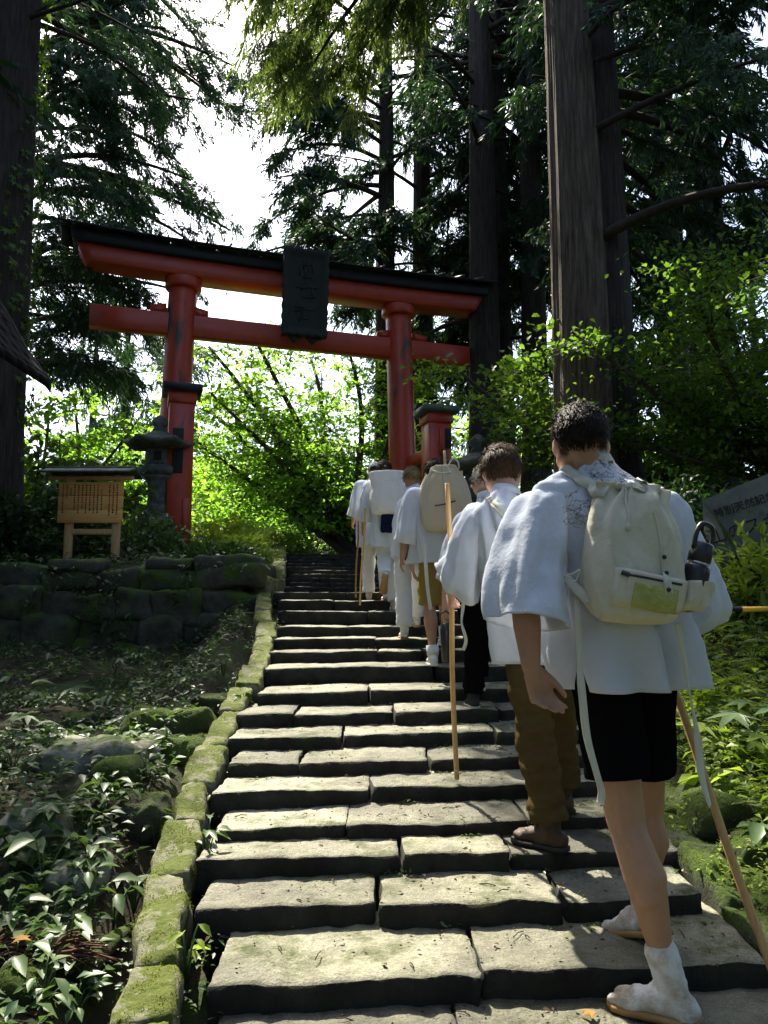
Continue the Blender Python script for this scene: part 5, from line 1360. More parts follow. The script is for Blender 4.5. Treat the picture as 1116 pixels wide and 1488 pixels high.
# ------------------------------------------------------------------ sixth: white bag, white trousers, tan soles
p6 = person('person all in white with a white cloth bag and one tan sole showing mid step', [.1, 8.6, ZS[14]])
J6 = pose([.10, 8.62, ZS[14]], 1.66, rad(6), .08, (-.22, .22), (.08, RISE * .2), (.3, .12, .6), (.3, .15, .8), (0, .18))
fit_head(J6, 558, 684, 8.6)
J6['ankR'] = A(573, 862, 8.66); J6['ankR'][2] = ZS[14] + .08; J6['kneeR'] = A(572, 815, 8.75); J6['ankL'] = A(560, 838, 8.42); J6['kneeL'] = A(557, 803, 8.72); J6['toeL'] = nrm(np.array([-.12, .55, -1.0])); 
b6, PH, RH, s6 = body(p6, J6, 'skin2', .0125)
hc = hair(b6, PH, RH, s6, 'hairdark', 31, .016, -.03, .3, .06, 800, .04)
obj('ponytail', tube(smooth_path([PH(0, -.10, .0), PH(0.01, -.135, -.03), PH(.01, -.125, -.10)], 10), [.02, .028, .03, .03, .028, .026, .022, .018, .012, .006], 10), M['hairdark'], hc)
jk6 = jacket(p6, J6, 'white', 13.9, hemz=.22, sl=.6, m=40)
pants(p6, 'trousers', J6, 'white2', .10, .09, .08, 1.93, 13, .015)
shoe(p6, J6, 'R', 'tabi', 'tabisole', 'tabi_boot', cuff=.03)
fz = nrm(np.array([.10, .85, .55])); fy = nrm(np.array([-.12, .55, -1.0])); fx = np.cross(fy, fz)
shoe(p6, J6, 'L', 'tabi', 'tabisole', 'tabi_boot', cuff=.03, R=np.column_stack([nrm(fx), fy, np.cross(nrm(fx), fy)]))
t6, bag6, x6, z6, w6, L6 = soft_bag('quilted white cloth bag on the back of the person all in white', A(566, 748, 8.36), A(563, 684, 8.38), [1, .1, 0], .20, .10, 'whitebag', 8.1, .85)
pouch = thing('waist_pouch', 'small navy pouch hanging below the white cloth bag', 'pouch', tuple(A(563, 775, 8.36)))
V, F = stone((.145, .07, .20), (8, 6, 8), .02, .012, 8, 2); obj('pouch_body', (V + A(563, 761, 8.34), F), M['navycloth'], pouch); obj('pouch_flap', rbox(A(563, 754, 8.295), (.135, .012, .085), .005), M['navycloth'], pouch)
staff('paler of the two staffs at the far left of the walkers', A(523, 879, 8.55), A(531, 738, 8.45), .0125)

# ------------------------------------------------------------------ seventh: white cap, farthest
p7 = person('person in a white cap and white clothes, farthest ahead and half hidden', [-.1, 9.15, ZS[15]])
J7 = pose([-.08, 9.2, ZS[15]], 1.62, rad(8), .06, (.1, 0), (-.12, 0), (.4, .15, .9), (.3, .15, .8), (rad(12), .15))
fit_head(J7, 544, 684, 9.15)
b7, PH, RH, s7 = body(p7, J7, 'skin2', .0125)
hc = hair(b7, PH, RH, s7, 'hairdark', 41, .008, -.03, .3, .04, 500, .04)
V, F = ellip((0, 0, 0), (1, 1, 1), None, 24, 14)
capv = np.array([PH(v[0] * .092, -.010 + v[1] * .112, .030 + max(v[2], -.1) * .098) for v in V])
obj('cap', (capv, F), M['white2'], b7); obj('cap_brim', ribbon([PH(-.06, .09, .03), PH(0, .155, .022), PH(.06, .09, .03)], .05, RH[:, 2], .005), M['white2'], b7)
jk7 = jacket(p7, J7, 'white', 17.1, hemz=.22, sl=.6, m=36)
pants(p7, 'trousers', J7, 'white2', .10, .09, .08, 1.93, 17, .016)
for nm in 'LR': shoe(p7, J7, nm, 'tabi', 'tabisole', 'tabi_boot', cuff=.03)
staff('redder of the two staffs at the far left of the walkers', A(517, 868, 8.95), A(521, 744, 8.9), .0125, 'staffdark')
# ================================================================== ROCKS ON THE LEFT SLOPE
def rock(label, px, py, wpx, hpx, mat, seed, dpt=1.0, name='boulder', group='rocks on the left slope'):
    p = at_ground(px, py); sc = p.y / FOC; w, h = wpx * sc, hpx * sc
    V, F = stone((w, w * dpt, h * 1.3), (16, 16, 10), min(w, h) * .5, w * .13, 2.4 / max(w, .1), seed, w * .025)
    t = obj(name, (V + np.array([p.x, p.y + w * dpt * .3, p.z + h * .12]), F), M[mat], loc=(p.x, p.y + w * dpt * .3, p.z + h * .12))
    return props(t, label, 'rock', group)
rock('bright green moss cushion on a round rock beside the left kerb', 197, 1205, 80, 52, 'mossy', 1)
rock('broad flat pale grey rock lying on the dark left slope', 132, 1115, 150, 40, 'rock', 2, .8)
rock('mossy flat rock just left of the upper kerb stones', 238, 1060, 120, 32, 'mossy', 3, .8)
rock('small mossy rock next to the kerb above the flat mossy rock', 300, 1032, 52, 26, 'mossy', 4)
rock('small mossy lump below the stone wall at left', 112, 1058, 50, 26, 'mossy', 5)
rock('mossy rock between the round moss cushion and the kerb above it', 262, 1100, 80, 30, 'mossy', 6)
rock('pale bare stone slab tilted in the weeds at far left', 42, 1215, 90, 40, 'rock', 7, .7)
rock('moss covered lump at the bottom left corner', 14, 1470, 80, 60, 'mossy', 8)
rock('dark mossy rock under the broad leaves on the left', 165, 1140, 70, 40, 'mossy', 9)
rock('low rock half buried in weeds left of the bright kerb', 105, 1290, 80, 30, 'rock', 10)
rock('rounded mossy boulder among bright leaves right of the staff', 1062, 1205, 120, 56, 'mossy', 11, 1, 'boulder', 'rocks on the right bank')
rock('dark mossy boulder at the right edge beside the staff', 1105, 1280, 90, 70, 'mossy', 12, 1, 'boulder', 'rocks on the right bank')
lp0, lp1 = at_ground(118, 1420, .05), at_ground(188, 1352, .10)
lg = obj('fallen_log', tube(smooth_path([lp0, (lp0 + lp1) / 2 + Vector((0, 0, .02)), lp1], 12), [.034, .036, .038, .037, .036, .037, .035, .034, .033, .032, .03, .028], 9, True, lambda t, a: 1 + .08 * np.sin(3 * a + t * 5)), M['mossy'], loc=lp0)
props(lg, 'short mossy log leaning by the bright left kerb near the bottom', 'log')
# dead cedar sprays
def dead_spray(label, px, py, L, seed):
    p = at_ground(px, py, .01); R = random.Random(seed); parts = []
    for k in range(46):
        a = R.uniform(-.9, .9) + .6; l = L * R.uniform(.5, 1); d = np.array([math.cos(a), math.sin(a), R.uniform(-.05, .25)])
        s = np.array(p) + np.array([R.uniform(-.04, .04), R.uniform(-.04, .04), R.uniform(.0, .04)])
        parts.append(tube(smooth_path([s, s + d * l * .5 + [0, 0, .02], s + d * l + [R.uniform(-.03, .03), R.uniform(-.03, .03), -.02]], 6), [.004, .005, .005, .004, .003, .001], 4))
    o = obj('dead_branch', merge(parts), M['deadtwig'], loc=p); props(o, label, 'branch', 'fallen cedar sprays')
dead_spray('reddish dead cedar spray hanging beside the mossy log', 75, 1405, .22, 1)
dead_spray('reddish dead cedar spray at the left edge near the bottom', -12, 1400, .22, 2)

# ================================================================== LEAF SHAPES
def leaf_shape(w=.4, fold=.12, droop=.18, tri=True):
    """unit-length leaf along +y, triangles"""
    V = [(0, 0, 0), (-w * .8 / 2, .28, fold), (w * .8 / 2, .28, fold), (0, .3, 0), (-w / 2, .55, fold * .8), (w / 2, .55, fold * .8), (0, .6, -droop * .3), (0, 1, -droop)]
    F = [(0, 3, 1), (0, 2, 3), (1, 3, 4), (3, 6, 4), (2, 5, 3), (3, 5, 6), (4, 6, 7), (6, 5, 7)]
    return np.array(V, float), np.array(F)
LEAF4 = (np.array([(0, 0, 0), (-.25, .45, .10), (0, .45, 0), (.25, .45, .10), (0, 1, -.16)], float), np.array([(0, 2, 1), (0, 3, 2), (1, 2, 4), (2, 3, 4)]))
LEAF = leaf_shape(.46); LEAFN = leaf_shape(.26, .06, .12)
KITE = (np.array([(0, 0, 0), (-.30, .42, .07), (0, 1, -.08), (.30, .42, .07)], float), np.array([(0, 1, 2), (0, 2, 3)]))
def lobed(n=5, r=1.0, depth=.45):
    V = [(0, .06, 0)]; 
    for k in range(2 * n + 1):
        a = math.radians(-140 + 280 * k / (2 * n)); rr = (1 if k % 2 else depth) * (1 - .25 * abs(a) / 2.5)
        V.append((math.sin(a) * rr * .62, .1 + math.cos(a) * rr * .62 + .1, -.10 * rr if k % 2 else .03))
    F = [(0, i + 1, i) for i in range(1, 2 * n + 1)]
    return np.array(V, float), np.array(F)
MAPLELEAF = lobed(5, 1, .42); MAPLE3 = lobed(3, 1, .40); MAPLE2 = lobed(2, 1.0, .55)
def frond(n=9, w=.42):
    V, F = [], []
    for k in range(n):
        t = (k + .6) / n; y = t; L = w * (1 - t) ** .7 * (.5 + min(1, 3 * t)) * .75; z = -.35 * t * t
        for s in (-1, 1):
            b = len(V); V += [(0, y - .035, z), (0, y + .035, z - .01), (s * L, y + .10, z - .08 * L)]; F.append((b, b + 1, b + 2) if s < 0 else (b + 1, b, b + 2))
    return np.array(V, float), np.array(F)
FROND = frond()
def sprig(nst, seed, w=.034):
    """spray of drooping cedar shoots, unit length along +y"""
    R = random.Random(seed); V, F = [], []
    for k in range(nst):
        t = k / max(1, nst - 1); y0 = .06 + .55 * t; s = (-1) ** k; an = s * R.uniform(.25, .75) * (1 - .5 * t); L = R.uniform(.34, .52)
        d = np.array([math.sin(an), math.cos(an), R.uniform(-.25, .15)]); roll = R.uniform(0, 3.14); sd = nrm(np.cross(d, [math.sin(roll), 0, math.cos(roll)]))
        p0 = np.array([0, y0, -.10 * t * t]); p1 = p0 + d * L * .5 + [0, 0, -.03]; p2 = p0 + d * L + [0, 0, -.13]
        b = len(V); V += [p0, p1 - sd * w, p1 + sd * w, p2]; F += [(b, b + 2, b + 1), (b + 1, b + 2, b + 3)]
    return np.array(V), np.array(F)
SPRIGS = [sprig(9, 1), sprig(9, 2), sprig(8, 3)]
SPRIGF = [sprig(5, 5, .06), sprig(5, 6, .06)]
SPRIGM = [sprig(6, 7, .048), sprig(6, 8, .048), sprig(6, 9, .048)]
SPRIGFINE = [sprig(11, 11, .024), sprig(11, 12, .024), sprig(10, 13, .024)]
def unit(v): return v / (np.linalg.norm(v, axis=1, keepdims=True) + 1e-9)
def place(bases, pos, D, size, up=None, jitter=.6):
    n = len(pos); pos = np.asarray(pos); D = unit(np.asarray(D)); U = unit((np.array([0, 0, 1.]) if up is None else np.asarray(up)) + rng.normal(0, jitter, (n, 3)))
    out = []; which = rng.integers(0, len(bases), n)
    for k, b in enumerate(bases):
        m = which == k
        if m.any(): out.append(scatter(b, pos[m], orient(D[m], U[m]), np.asarray(size)[m]))
    return cat_vf(out)

# ================================================================== TREES
def shades(P, plane=.6):
    """True where foliage at P would stand between the sun and the open strip over the steps, the right bank or the maple beyond the gate"""
    P = np.atleast_2d(P); k = (P[:, 2] - plane) / S_DIR.z
    x0, y0 = P[:, 0] - S_DIR.x * k, P[:, 1] - S_DIR.y * k
    a = (y0 > 1.2) & (y0 < 8.6) & (x0 > -1.25 + .02 * y0) & (x0 < np.where(y0 < 7, 3.8, 1.6)) & (P[:, 2] > 3.2)
    k2 = (P[:, 2] - 4.5) / S_DIR.z; x2, y2 = P[:, 0] - S_DIR.x * k2, P[:, 1] - S_DIR.y * k2
    b = (y2 > 16.8) & (y2 < 22) & (x2 > -6) & (x2 < .2) & (P[:, 2] > 8.5)
    k3 = (P[:, 2] - 14.5) / S_DIR.z; x3, y3 = P[:, 0] - S_DIR.x * k3, P[:, 1] - S_DIR.y * k3
    c = (y3 > 16.5) & (y3 < 20.5) & (x3 > -4.2) & (x3 < 1.0) & (P[:, 2] > 18.8)
    return a | b | c
def shade_p(P, plane=.6):
    P = np.atleast_2d(P); k = (P[:, 2] - plane) / S_DIR.z; x0, y0 = P[:, 0] - S_DIR.x * k, P[:, 1] - S_DIR.y * k
    d = (y0 > 1.8) & (y0 < 6.5) & (x0 > -3.0) & (x0 < -1.1) & (P[:, 2] > 3.2)
    k4 = (P[:, 2] - 3.4) / S_DIR.z; x4, y4 = P[:, 0] - S_DIR.x * k4, P[:, 1] - S_DIR.y * k4
    e = (y4 > 7.5) & (y4 < 12.5) & (x4 > 2.2) & (x4 < 7) & (P[:, 2] > 6.4)
    return np.where(shades(P), .95, np.where(d, .8, np.where(e, .62, 0)))
def seen(P, m=1.22):
    """True for points within the photograph's frame or a little way outside it"""
    P = np.asarray(P); d = P[:, 1] * math.cos(PITCH) + (P[:, 2] - CAM_Z) * math.sin(PITCH); u = P[:, 0]; v = -P[:, 1] * math.sin(PITCH) + (P[:, 2] - CAM_Z) * math.cos(PITCH)
    return (d > .3) & (np.abs(u) < d * 558 / FOC * m) & (np.abs(v) < d * 744 / FOC * m)
def limb_pts(start, az, L, rise, droop, R, n=9):
    d = np.array([math.sin(az), math.cos(az), 0]); sd = np.array([d[1], -d[0], 0]); w = R.uniform(-.12, .12)
    return np.array([np.array(start) + d * L * t + sd * w * L * math.sin(t * 3) + np.array([0, 0, L * (rise * t - droop * t * t)]) for t in np.linspace(0, 1, n)])
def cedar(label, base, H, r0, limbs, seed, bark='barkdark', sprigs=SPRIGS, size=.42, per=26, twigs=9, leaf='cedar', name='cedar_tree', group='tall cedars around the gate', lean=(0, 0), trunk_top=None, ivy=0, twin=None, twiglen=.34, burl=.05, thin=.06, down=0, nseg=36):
    R = random.Random(seed); base = np.array(base, float)
    t = thing(name, label, 'tree', tuple(base), group)
    tt = trunk_top or H
    zz = np.array([-.3, 0, .25, .8, 2, 4, 7, 11, 15, 20, 26, 34]); zz = zz[zz < tt]; zz = np.append(zz, tt)
    ax = lambda z: base + np.array([lean[0] * z, lean[1] * z, z])
    rr = np.array([r0 * (1.35 if z < .1 else 1.22 if z < .5 else 1.08 if z < 1.2 else max(.12, 1 - .82 * z / H)) for z in zz])
    P = smooth_path([ax(z) + np.array([R.uniform(-.02, .02), R.uniform(-.02, .02), 0]) for z in zz], 40); rad_ = np.interp(np.linspace(0, 1, 40), np.linspace(0, 1, len(rr)), rr)
    k1, k2 = R.uniform(0, 6), R.uniform(0, 6)
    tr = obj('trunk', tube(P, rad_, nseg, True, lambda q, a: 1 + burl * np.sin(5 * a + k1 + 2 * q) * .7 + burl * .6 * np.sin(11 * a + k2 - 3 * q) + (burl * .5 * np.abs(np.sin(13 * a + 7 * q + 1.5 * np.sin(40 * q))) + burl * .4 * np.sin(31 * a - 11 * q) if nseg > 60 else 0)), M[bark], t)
    if twin is not None:
        P2 = P + np.array([twin[0], twin[1], 0]); obj('trunk', tube(P2, rad_ * twin[2], 40, True, lambda q, a: 1 + burl * np.sin(6 * a + k2 + 3 * q) * .7 + burl * .5 * np.sin(13 * a + k1)), M['barkdark'], t)
    pos, D, S = [], [], []; pos2, D2, S2 = [], [], []
    for (z, az, L, rise, droop, dens, *fr_) in limbs:
        rz_ = float(np.interp(z, zz, rr)); st = ax(z) + np.array([math.sin(rad(az)), math.cos(rad(az)), 0]) * rz_ * .6
        lp = limb_pts(st, rad(az), L, rise, droop, R); sh_ = shades(smooth_path(lp, 24))
        if sh_.any() and not fr_:
            cut = int(np.argmax(sh_))
            if cut < 7: continue
            lp = smooth_path(lp, 24)[:cut + 1][np.linspace(0, cut, 9).astype(int)]; L = L * cut / 23
        LP = smooth_path(lp, 24); r_l = max(.018, .022 * L)
        parts = [tube(smooth_path(lp, 12), np.linspace(r_l, r_l * .22, 12), 6, True)]
        for k in range(int(twigs * (0.6 + .14 * L) * dens)):
            u = R.uniform(.18, 1.0) if dens > .3 else R.uniform(.4, 1); i = min(22, int(u * 23)); p = LP[i]; fd = nrm(LP[min(23, i + 1)] - LP[i]); sd = nrm(np.cross(fd, [0, 0, 1])) * R.choice((-1, 1))
            tl_ = L * twiglen * R.uniform(.45, 1.1) * (1.15 - .5 * u) + .25
            d = nrm(fd * R.uniform(.4, 1.1) + sd * R.uniform(.2, 1.0) + np.array([0, 0, R.uniform(-.35, .35)]))
            q = np.array([p, p + d * tl_ * .35 + [0, 0, .02 * tl_], p + d * tl_ * .7 - [0, 0, .06 * tl_], p + d * tl_ - [0, 0, .24 * tl_]])
            Q = smooth_path(q, 10)
            if not fr_ and R.random() < shade_p(q[2])[0]: continue
            parts.append(tube(q, [.011, .009, .006, .003], 3, False))
            for _ in range(int(per * tl_ / .9) + 2):
                j = R.randint(1, 8); tg = nrm(Q[j + 1] - Q[j])
                v = np.array([R.gauss(0, .55), R.gauss(0, .55), R.gauss(-.30 - (.7 if fr_ else down), .4)]) + tg * .9
                if fr_:
                    pos2.append(Q[j] + np.array([R.gauss(0, .05), R.gauss(0, .05), R.gauss(-.03, .05)])); D2.append(v); S2.append(.50 * R.uniform(.55, 1.15)); continue
                pos.append(Q[j] + (Q[j + 1] - Q[j]) * R.random() + np.array([R.gauss(0, .05), R.gauss(0, .05), R.gauss(0, .05)])); D.append(v); S.append(size * R.uniform(.55, 1.15))
        obj('branch', merge(parts), M['twig'], t)
    if pos:
        pos = np.array(pos); kp_ = ~(shades(pos) & (rng.uniform(0, 1, len(pos)) < .95))
        if thin: kp_ &= seen(pos) | (rng.uniform(0, 1, len(pos)) < thin)
        pos, D, S = pos[kp_], np.array(D)[kp_], np.array(S)[kp_]
        V, F = place(sprigs, pos, D, S)
        obj('crown', (V, F), M[leaf], t, smooth=False)
    if pos2:
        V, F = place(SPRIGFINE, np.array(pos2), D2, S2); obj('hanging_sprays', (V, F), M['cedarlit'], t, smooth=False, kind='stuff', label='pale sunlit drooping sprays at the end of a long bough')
    if ivy:
        n = ivy; a = rng.uniform(0, 2 * np.pi, n); z = rng.uniform(1.5, 14, n) ; a = a * .35 + rad(-35) + .3 * np.sin(z)
        rz_ = np.interp(z, zz, rr) * 1.03
        pos = base + np.stack([lean[0] * z + np.cos(a) * rz_, lean[1] * z + np.sin(a) * rz_, z], -1)
        Dv = np.stack([np.cos(a) * .4, np.sin(a) * .4, np.full(n, -.9)], -1) + rng.normal(0, .3, (n, 3)); Uv = np.stack([np.cos(a), np.sin(a), np.zeros(n)], -1)
        V, F = place([MAPLELEAF], pos + Uv * rng.uniform(0, .08, (n, 1)), Dv, rng.uniform(.09, .17, n), Uv, .35)
        obj('ivy', (V, F), M['ivy'], t, smooth=False)
    return t
def rl(n, z0, z1, az0, az1, L0, L1, seed, dens=1.0, rise=(.15, .35), droop=(.25, .55)):
    R = random.Random(seed); out = []
    for k in range(n):
        z = z0 + (z1 - z0) * (k + R.random()) / n
        out.append((z, R.uniform(az0, az1), R.uniform(L0, L1), R.uniform(*rise), R.uniform(*droop), dens))
    return out
# azimuth: 0 = away from the camera, 90 = to the right
g0 = gz(-5.95, 11)
cedar('massive ivy clad cedar trunk at the left edge with boughs spreading over the gate', (-5.95, 11.0, g0), 26, .66,
      rl(22, 8.2, 12, 30, 125, 2.4, 3.9, 2, 1.0, (.12, .3), (.1, .3)) + rl(16, 11.5, 17, 60, 300, 1.8, 3.2, 3, .8) + rl(8, 5.5, 9, 180, 300, 1.6, 2.6, 4, .8), 101, 'barkdark', size=.36, per=30, twigs=13, ivy=900, lean=(.008, 0))
cedar('big reddish brown double trunked cedar behind the nearest man', (2.98, 11.0, gz(2.98, 11)), 30, .45,
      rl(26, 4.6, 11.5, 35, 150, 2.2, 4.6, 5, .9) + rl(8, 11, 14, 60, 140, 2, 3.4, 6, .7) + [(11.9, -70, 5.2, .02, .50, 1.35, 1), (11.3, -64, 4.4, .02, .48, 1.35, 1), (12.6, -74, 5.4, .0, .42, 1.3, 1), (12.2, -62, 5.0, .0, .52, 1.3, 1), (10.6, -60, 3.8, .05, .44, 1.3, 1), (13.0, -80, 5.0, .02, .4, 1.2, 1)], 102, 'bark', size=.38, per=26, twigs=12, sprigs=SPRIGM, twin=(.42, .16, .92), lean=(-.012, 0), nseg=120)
# limb with hanging bright sprays in the upper middle
cedar('slim cedar trunk close beside the straight trunk right of the gate', (3.1, 19.8, gz(3.1, 19.8)), 28, .36,
      rl(22, 6, 20, -60, 200, 2, 3.6, 7, .9), 103, 'barkdark', sprigs=SPRIGM, size=.5, per=18, twigs=10)
cedar('slim dark cedar trunk rising just left of the right gate pillar', (.05, 21, gz(0, 21)), 28, .34,
      rl(30, 7.0, 17, 205, 330, 2.4, 4.4, 8, 1) + rl(18, 8, 20, 0, 180, 1.8, 3.2, 9, 1), 104, size=.50, per=22, twigs=11, sprigs=SPRIGM)
cedar('dark cedar trunk seen between the two right gate beams', (1.15, 22, gz(1, 22)), 29, .38, rl(34, 7, 21, 0, 360, 2, 3.6, 10, 1), 105, size=.52, per=18, twigs=10, sprigs=SPRIGM)
cedar('straight cedar trunk right of the gate above the brown haired man', (2.5, 18.5, gz(2.5, 18.5)), 30, .44, rl(14, 4, 10, -60, 70, 2, 3.6, 12, 1) + rl(32, 10.0, 19, 0, 360, 2, 3.8, 11, 1), 106, size=.50, per=20, twigs=10, sprigs=SPRIGM)
cedar('cedar trunk close left of the big double trunk', (3.85, 19, gz(3.85, 19)), 28, .36, rl(14, 4, 10, -60, 120, 2, 3.6, 13, 1) + rl(32, 9.5, 19, 0, 360, 2, 3.8, 12, 1), 107, size=.50, per=20, twigs=10, sprigs=SPRIGM)
cedar('cedar behind the bushes at the upper right', (6.4, 14.5, gz(6.4, 14.5)), 27, .42, rl(38, 3.5, 15, 150, 400, 2.2, 4.4, 13, 1), 108, size=.46, per=20, twigs=10, sprigs=SPRIGM)
cedar('cedar hidden in dark foliage at the right edge', (7.4, 19, gz(7.4, 19)), 27, .42, rl(40, 4.0, 18, 120, 420, 2.2, 4.6, 14, 1), 109, size=.52, per=18, twigs=10, sprigs=SPRIGM)
cedar('cedar on the far left shading the slope', (-9.2, 9.5, gz(-9.2, 9.5)), 22, .45, rl(22, 7, 15, 20, 200, 2.2, 4.0, 15, .8), 110, size=.8, per=10, sprigs=SPRIGF, thin=0)
cedar('cedar beyond the hut at left', (-10.6, 20, gz(-10.6, 20)), 26, .42, rl(38, 9.5, 20, 50, 150, 3.4, 6.4, 16, 1) + rl(20, 4.5, 9.5, 60, 140, 3.4, 5.6, 19, 1) + rl(16, 16.5, 22, 70, 112, 5.0, 7.4, 17, 1, (.05, .15), (.1, .25)), 111, size=.46, per=22, twigs=11, sprigs=SPRIGM)
# far stand in the air beyond the gate
def far_tree(x, y, H, seed, label):
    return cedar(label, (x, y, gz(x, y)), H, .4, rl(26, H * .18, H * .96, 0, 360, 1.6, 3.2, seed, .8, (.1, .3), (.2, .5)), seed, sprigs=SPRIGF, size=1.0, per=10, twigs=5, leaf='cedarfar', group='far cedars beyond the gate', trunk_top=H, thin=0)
ft = far_tree(-15.2, 44, 17.5, 201, 'tall far cedar seen left of the left gate pillar')
fl = ['second far cedar left of the gate pillar', 'far cedar beyond the lantern', 'far cedar near the left pillar', 'far cedar low behind the bright maple', 'far cedar behind the maple middle', 'far cedar right behind the maple', 'far cedar deep behind the right post', 'far cedar deep at right', 'far cedar behind the right bushes', 'far cedar at far left', 'distant cedar left of the hut', 'distant cedar behind dark trunks', 'distant cedar at the right end']
fp = [(-18.6, 48, 1.02), (-13.2, 50, .92), (-11.3, 40, .60), (-8.5, 46, .50), (-4, 48, .55), (1.5, 44, .95), (6, 40, 1.05), (11, 38, 1.05), (15.5, 34, 1.05), (-24, 44, .95), (-30, 52, 1.0), (4, 34, .95), (20, 40, 1.1)]
for (x, y, s), lb_ in zip(fp, fl):
    c = copy_tree(ft); c.location = (x, y, gz(x, y) - .1); c.rotation_euler = (0, 0, x * 1.7); c.scale = (s, s, s); c['label'] = lb_

# the wood behind and beside the viewer
bt = cedar('broad old cedar standing behind the viewer', (-3.5, -13, gz(-3.5, -13)), 20, .5, rl(46, 2.2, 19.5, 0, 360, 2.6, 4.4, 251, .8, (.1, .3), (.2, .5)), 251, sprigs=SPRIGF, size=1.25, per=9, twigs=6, group='cedars behind the viewer', trunk_top=20, thin=0)
for k, (x, y) in enumerate([(3.5, -14), (-9.5, -5.5), (9.6, -5.0), (-9.5, 2.5), (8.6, 2.8), (9, -12), (-9, -12), (-13, 5.5), (13.5, 2), (-11.5, 13)]):
    c = copy_tree(bt); c.location = (x, y, gz(x, y) - .1); c.rotation_euler = (0, 0, k * 1.3); sc = .9 + .06 * (k % 4); c.scale = (sc, sc, sc)
def broadleaf(label, base, stems, seed, leaf='maple', lsize=.085, n_tw=34, per=26, name='maple_tree', group='broadleaf trees', bark='mtwig', spread=.5, shape=MAPLE2, flat=.55):
    R = random.Random(seed); base = np.array(base, float); t = thing(name, label, 'tree', tuple(base), group); pos, D, S = [], [], []
    for (az, el, L, bend) in stems:
        d = np.array([math.sin(rad(az)) * math.cos(rad(el)), math.cos(rad(az)) * math.cos(rad(el)), math.sin(rad(el))]); side = nrm(np.cross(d, [0, 0, 1]))
        P = np.array([base + d * L * u + np.array([math.sin(rad(az)), math.cos(rad(az)), 0]) * bend * L * u * u + side * .06 * L * math.sin(u * 4 + az) for u in np.linspace(0, 1, 9)]); PP = smooth_path(P, 30)
        parts = [tube(smooth_path(P, 16), np.linspace(.02 * L, .005 * L + .004, 16), 7, True)]
        for k in range(n_tw):
            u = R.uniform(.18, 1); i = min(28, int(u * 29)); p = PP[i]; a = R.uniform(0, 6.283); tl_ = L * spread * R.uniform(.3, .8) * (1.1 - .55 * u) + .2
            dd = nrm(np.array([math.cos(a), math.sin(a), R.uniform(-.1, .55)])); q = np.array([p, p + dd * tl_ * .5 + [0, 0, .05 * tl_], p + dd * tl_ - [0, 0, .10 * tl_]]); parts.append(tube(q, [.012, .008, .004], 3, False)); Q = smooth_path(q, 10)
            for _ in range(int(per * tl_) + 3):
                j = R.randint(2, 9); pos.append(Q[j] + np.array([R.gauss(0, .16), R.gauss(0, .16), R.gauss(0, .06)])); v = np.array([R.gauss(0, 1), R.gauss(0, 1), R.gauss(-.35, .3)]); D.append(v); S.append(lsize * R.uniform(.6, 1.3))
        obj('branch', merge(parts), M[bark], t)
    pos = np.array(pos); kp_ = ~(shades(pos) & (rng.uniform(0, 1, len(pos)) < .9)); pos, D, S = pos[kp_], np.array(D)[kp_], np.array(S)[kp_]
    V, F = place([shape], pos, D, S, jitter=flat); obj('crown', (V, F), M[leaf], t, smooth=False)
    return t
mb = at(522, 806, 19.0)
broadleaf('sunlit bright green maple with several dark stems filling the gate opening', (mb.x, 19.0, gz(mb.x, 19) - .1), [(-82, 50, 6.2, .12), (-60, 58, 6.6, .1), (-95, 40, 5.6, .1), (-40, 68, 6.6, .05), (-110, 52, 5.2, .1), (-75, 66, 6.8, .02), (-20, 76, 6.4, 0), (60, 74, 5.6, 0), (-92, 60, 6.4, .1), (-30, 56, 5.6, .1)], 301, 'maple', .145, 54, 25, spread=.46)
broadleaf('lower bright bush behind the left end of the steps', (-4.4, 21.5, gz(-4.4, 21.5) - .1), [(-100, 45, 3.0, .1), (-30, 55, 3.2, .1), (80, 45, 3.0, .1), (10, 70, 3.2, 0), (150, 40, 2.6, .1)], 302, 'maple', .17, 34, 16, spread=.6)
broadleaf('pale green trees filling the gap under the left gate pillar', (-6.2, 26, gz(-6.2, 26) - .1), [(-100, 50, 3.6, .1), (-30, 60, 3.8, .1), (80, 50, 3.6, .1), (10, 72, 3.8, 0), (150, 40, 3, .1)], 303, 'maple', .19, 30, 16, spread=.6)
broadleaf('bright broadleaf tree behind the right gate post', (2.6, 25, gz(2.6, 25) - .1), [(-100, 50, 4.6, .1), (-30, 60, 5, .1), (80, 50, 4.6, .1), (10, 72, 5, 0), (150, 40, 4, .1)], 304, 'maple', .19, 30, 22, spread=.6)
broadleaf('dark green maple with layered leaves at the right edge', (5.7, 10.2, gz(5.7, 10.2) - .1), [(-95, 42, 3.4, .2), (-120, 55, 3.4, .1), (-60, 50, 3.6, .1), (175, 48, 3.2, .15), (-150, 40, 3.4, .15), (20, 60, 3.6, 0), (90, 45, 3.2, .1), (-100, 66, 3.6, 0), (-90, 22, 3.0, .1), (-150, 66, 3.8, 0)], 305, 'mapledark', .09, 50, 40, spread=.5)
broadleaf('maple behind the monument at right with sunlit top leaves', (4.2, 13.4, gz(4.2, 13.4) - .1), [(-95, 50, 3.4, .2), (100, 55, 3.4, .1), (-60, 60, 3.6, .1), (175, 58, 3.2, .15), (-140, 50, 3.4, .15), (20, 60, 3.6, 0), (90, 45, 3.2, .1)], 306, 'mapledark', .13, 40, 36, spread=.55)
broadleaf('sunlit young tree behind the notice board at left', (-6.1, 13.8, gz(-6.1, 13.8) - .1), [(-80, 60, 2.2, .1), (60, 62, 2.2, .1), (0, 75, 2.4, 0), (120, 55, 2.0, .1), (170, 60, 2.0, .1), (90, 40, 1.9, .1)], 307, 'ivy', .17, 26, 26, spread=.5, shape=LEAF)
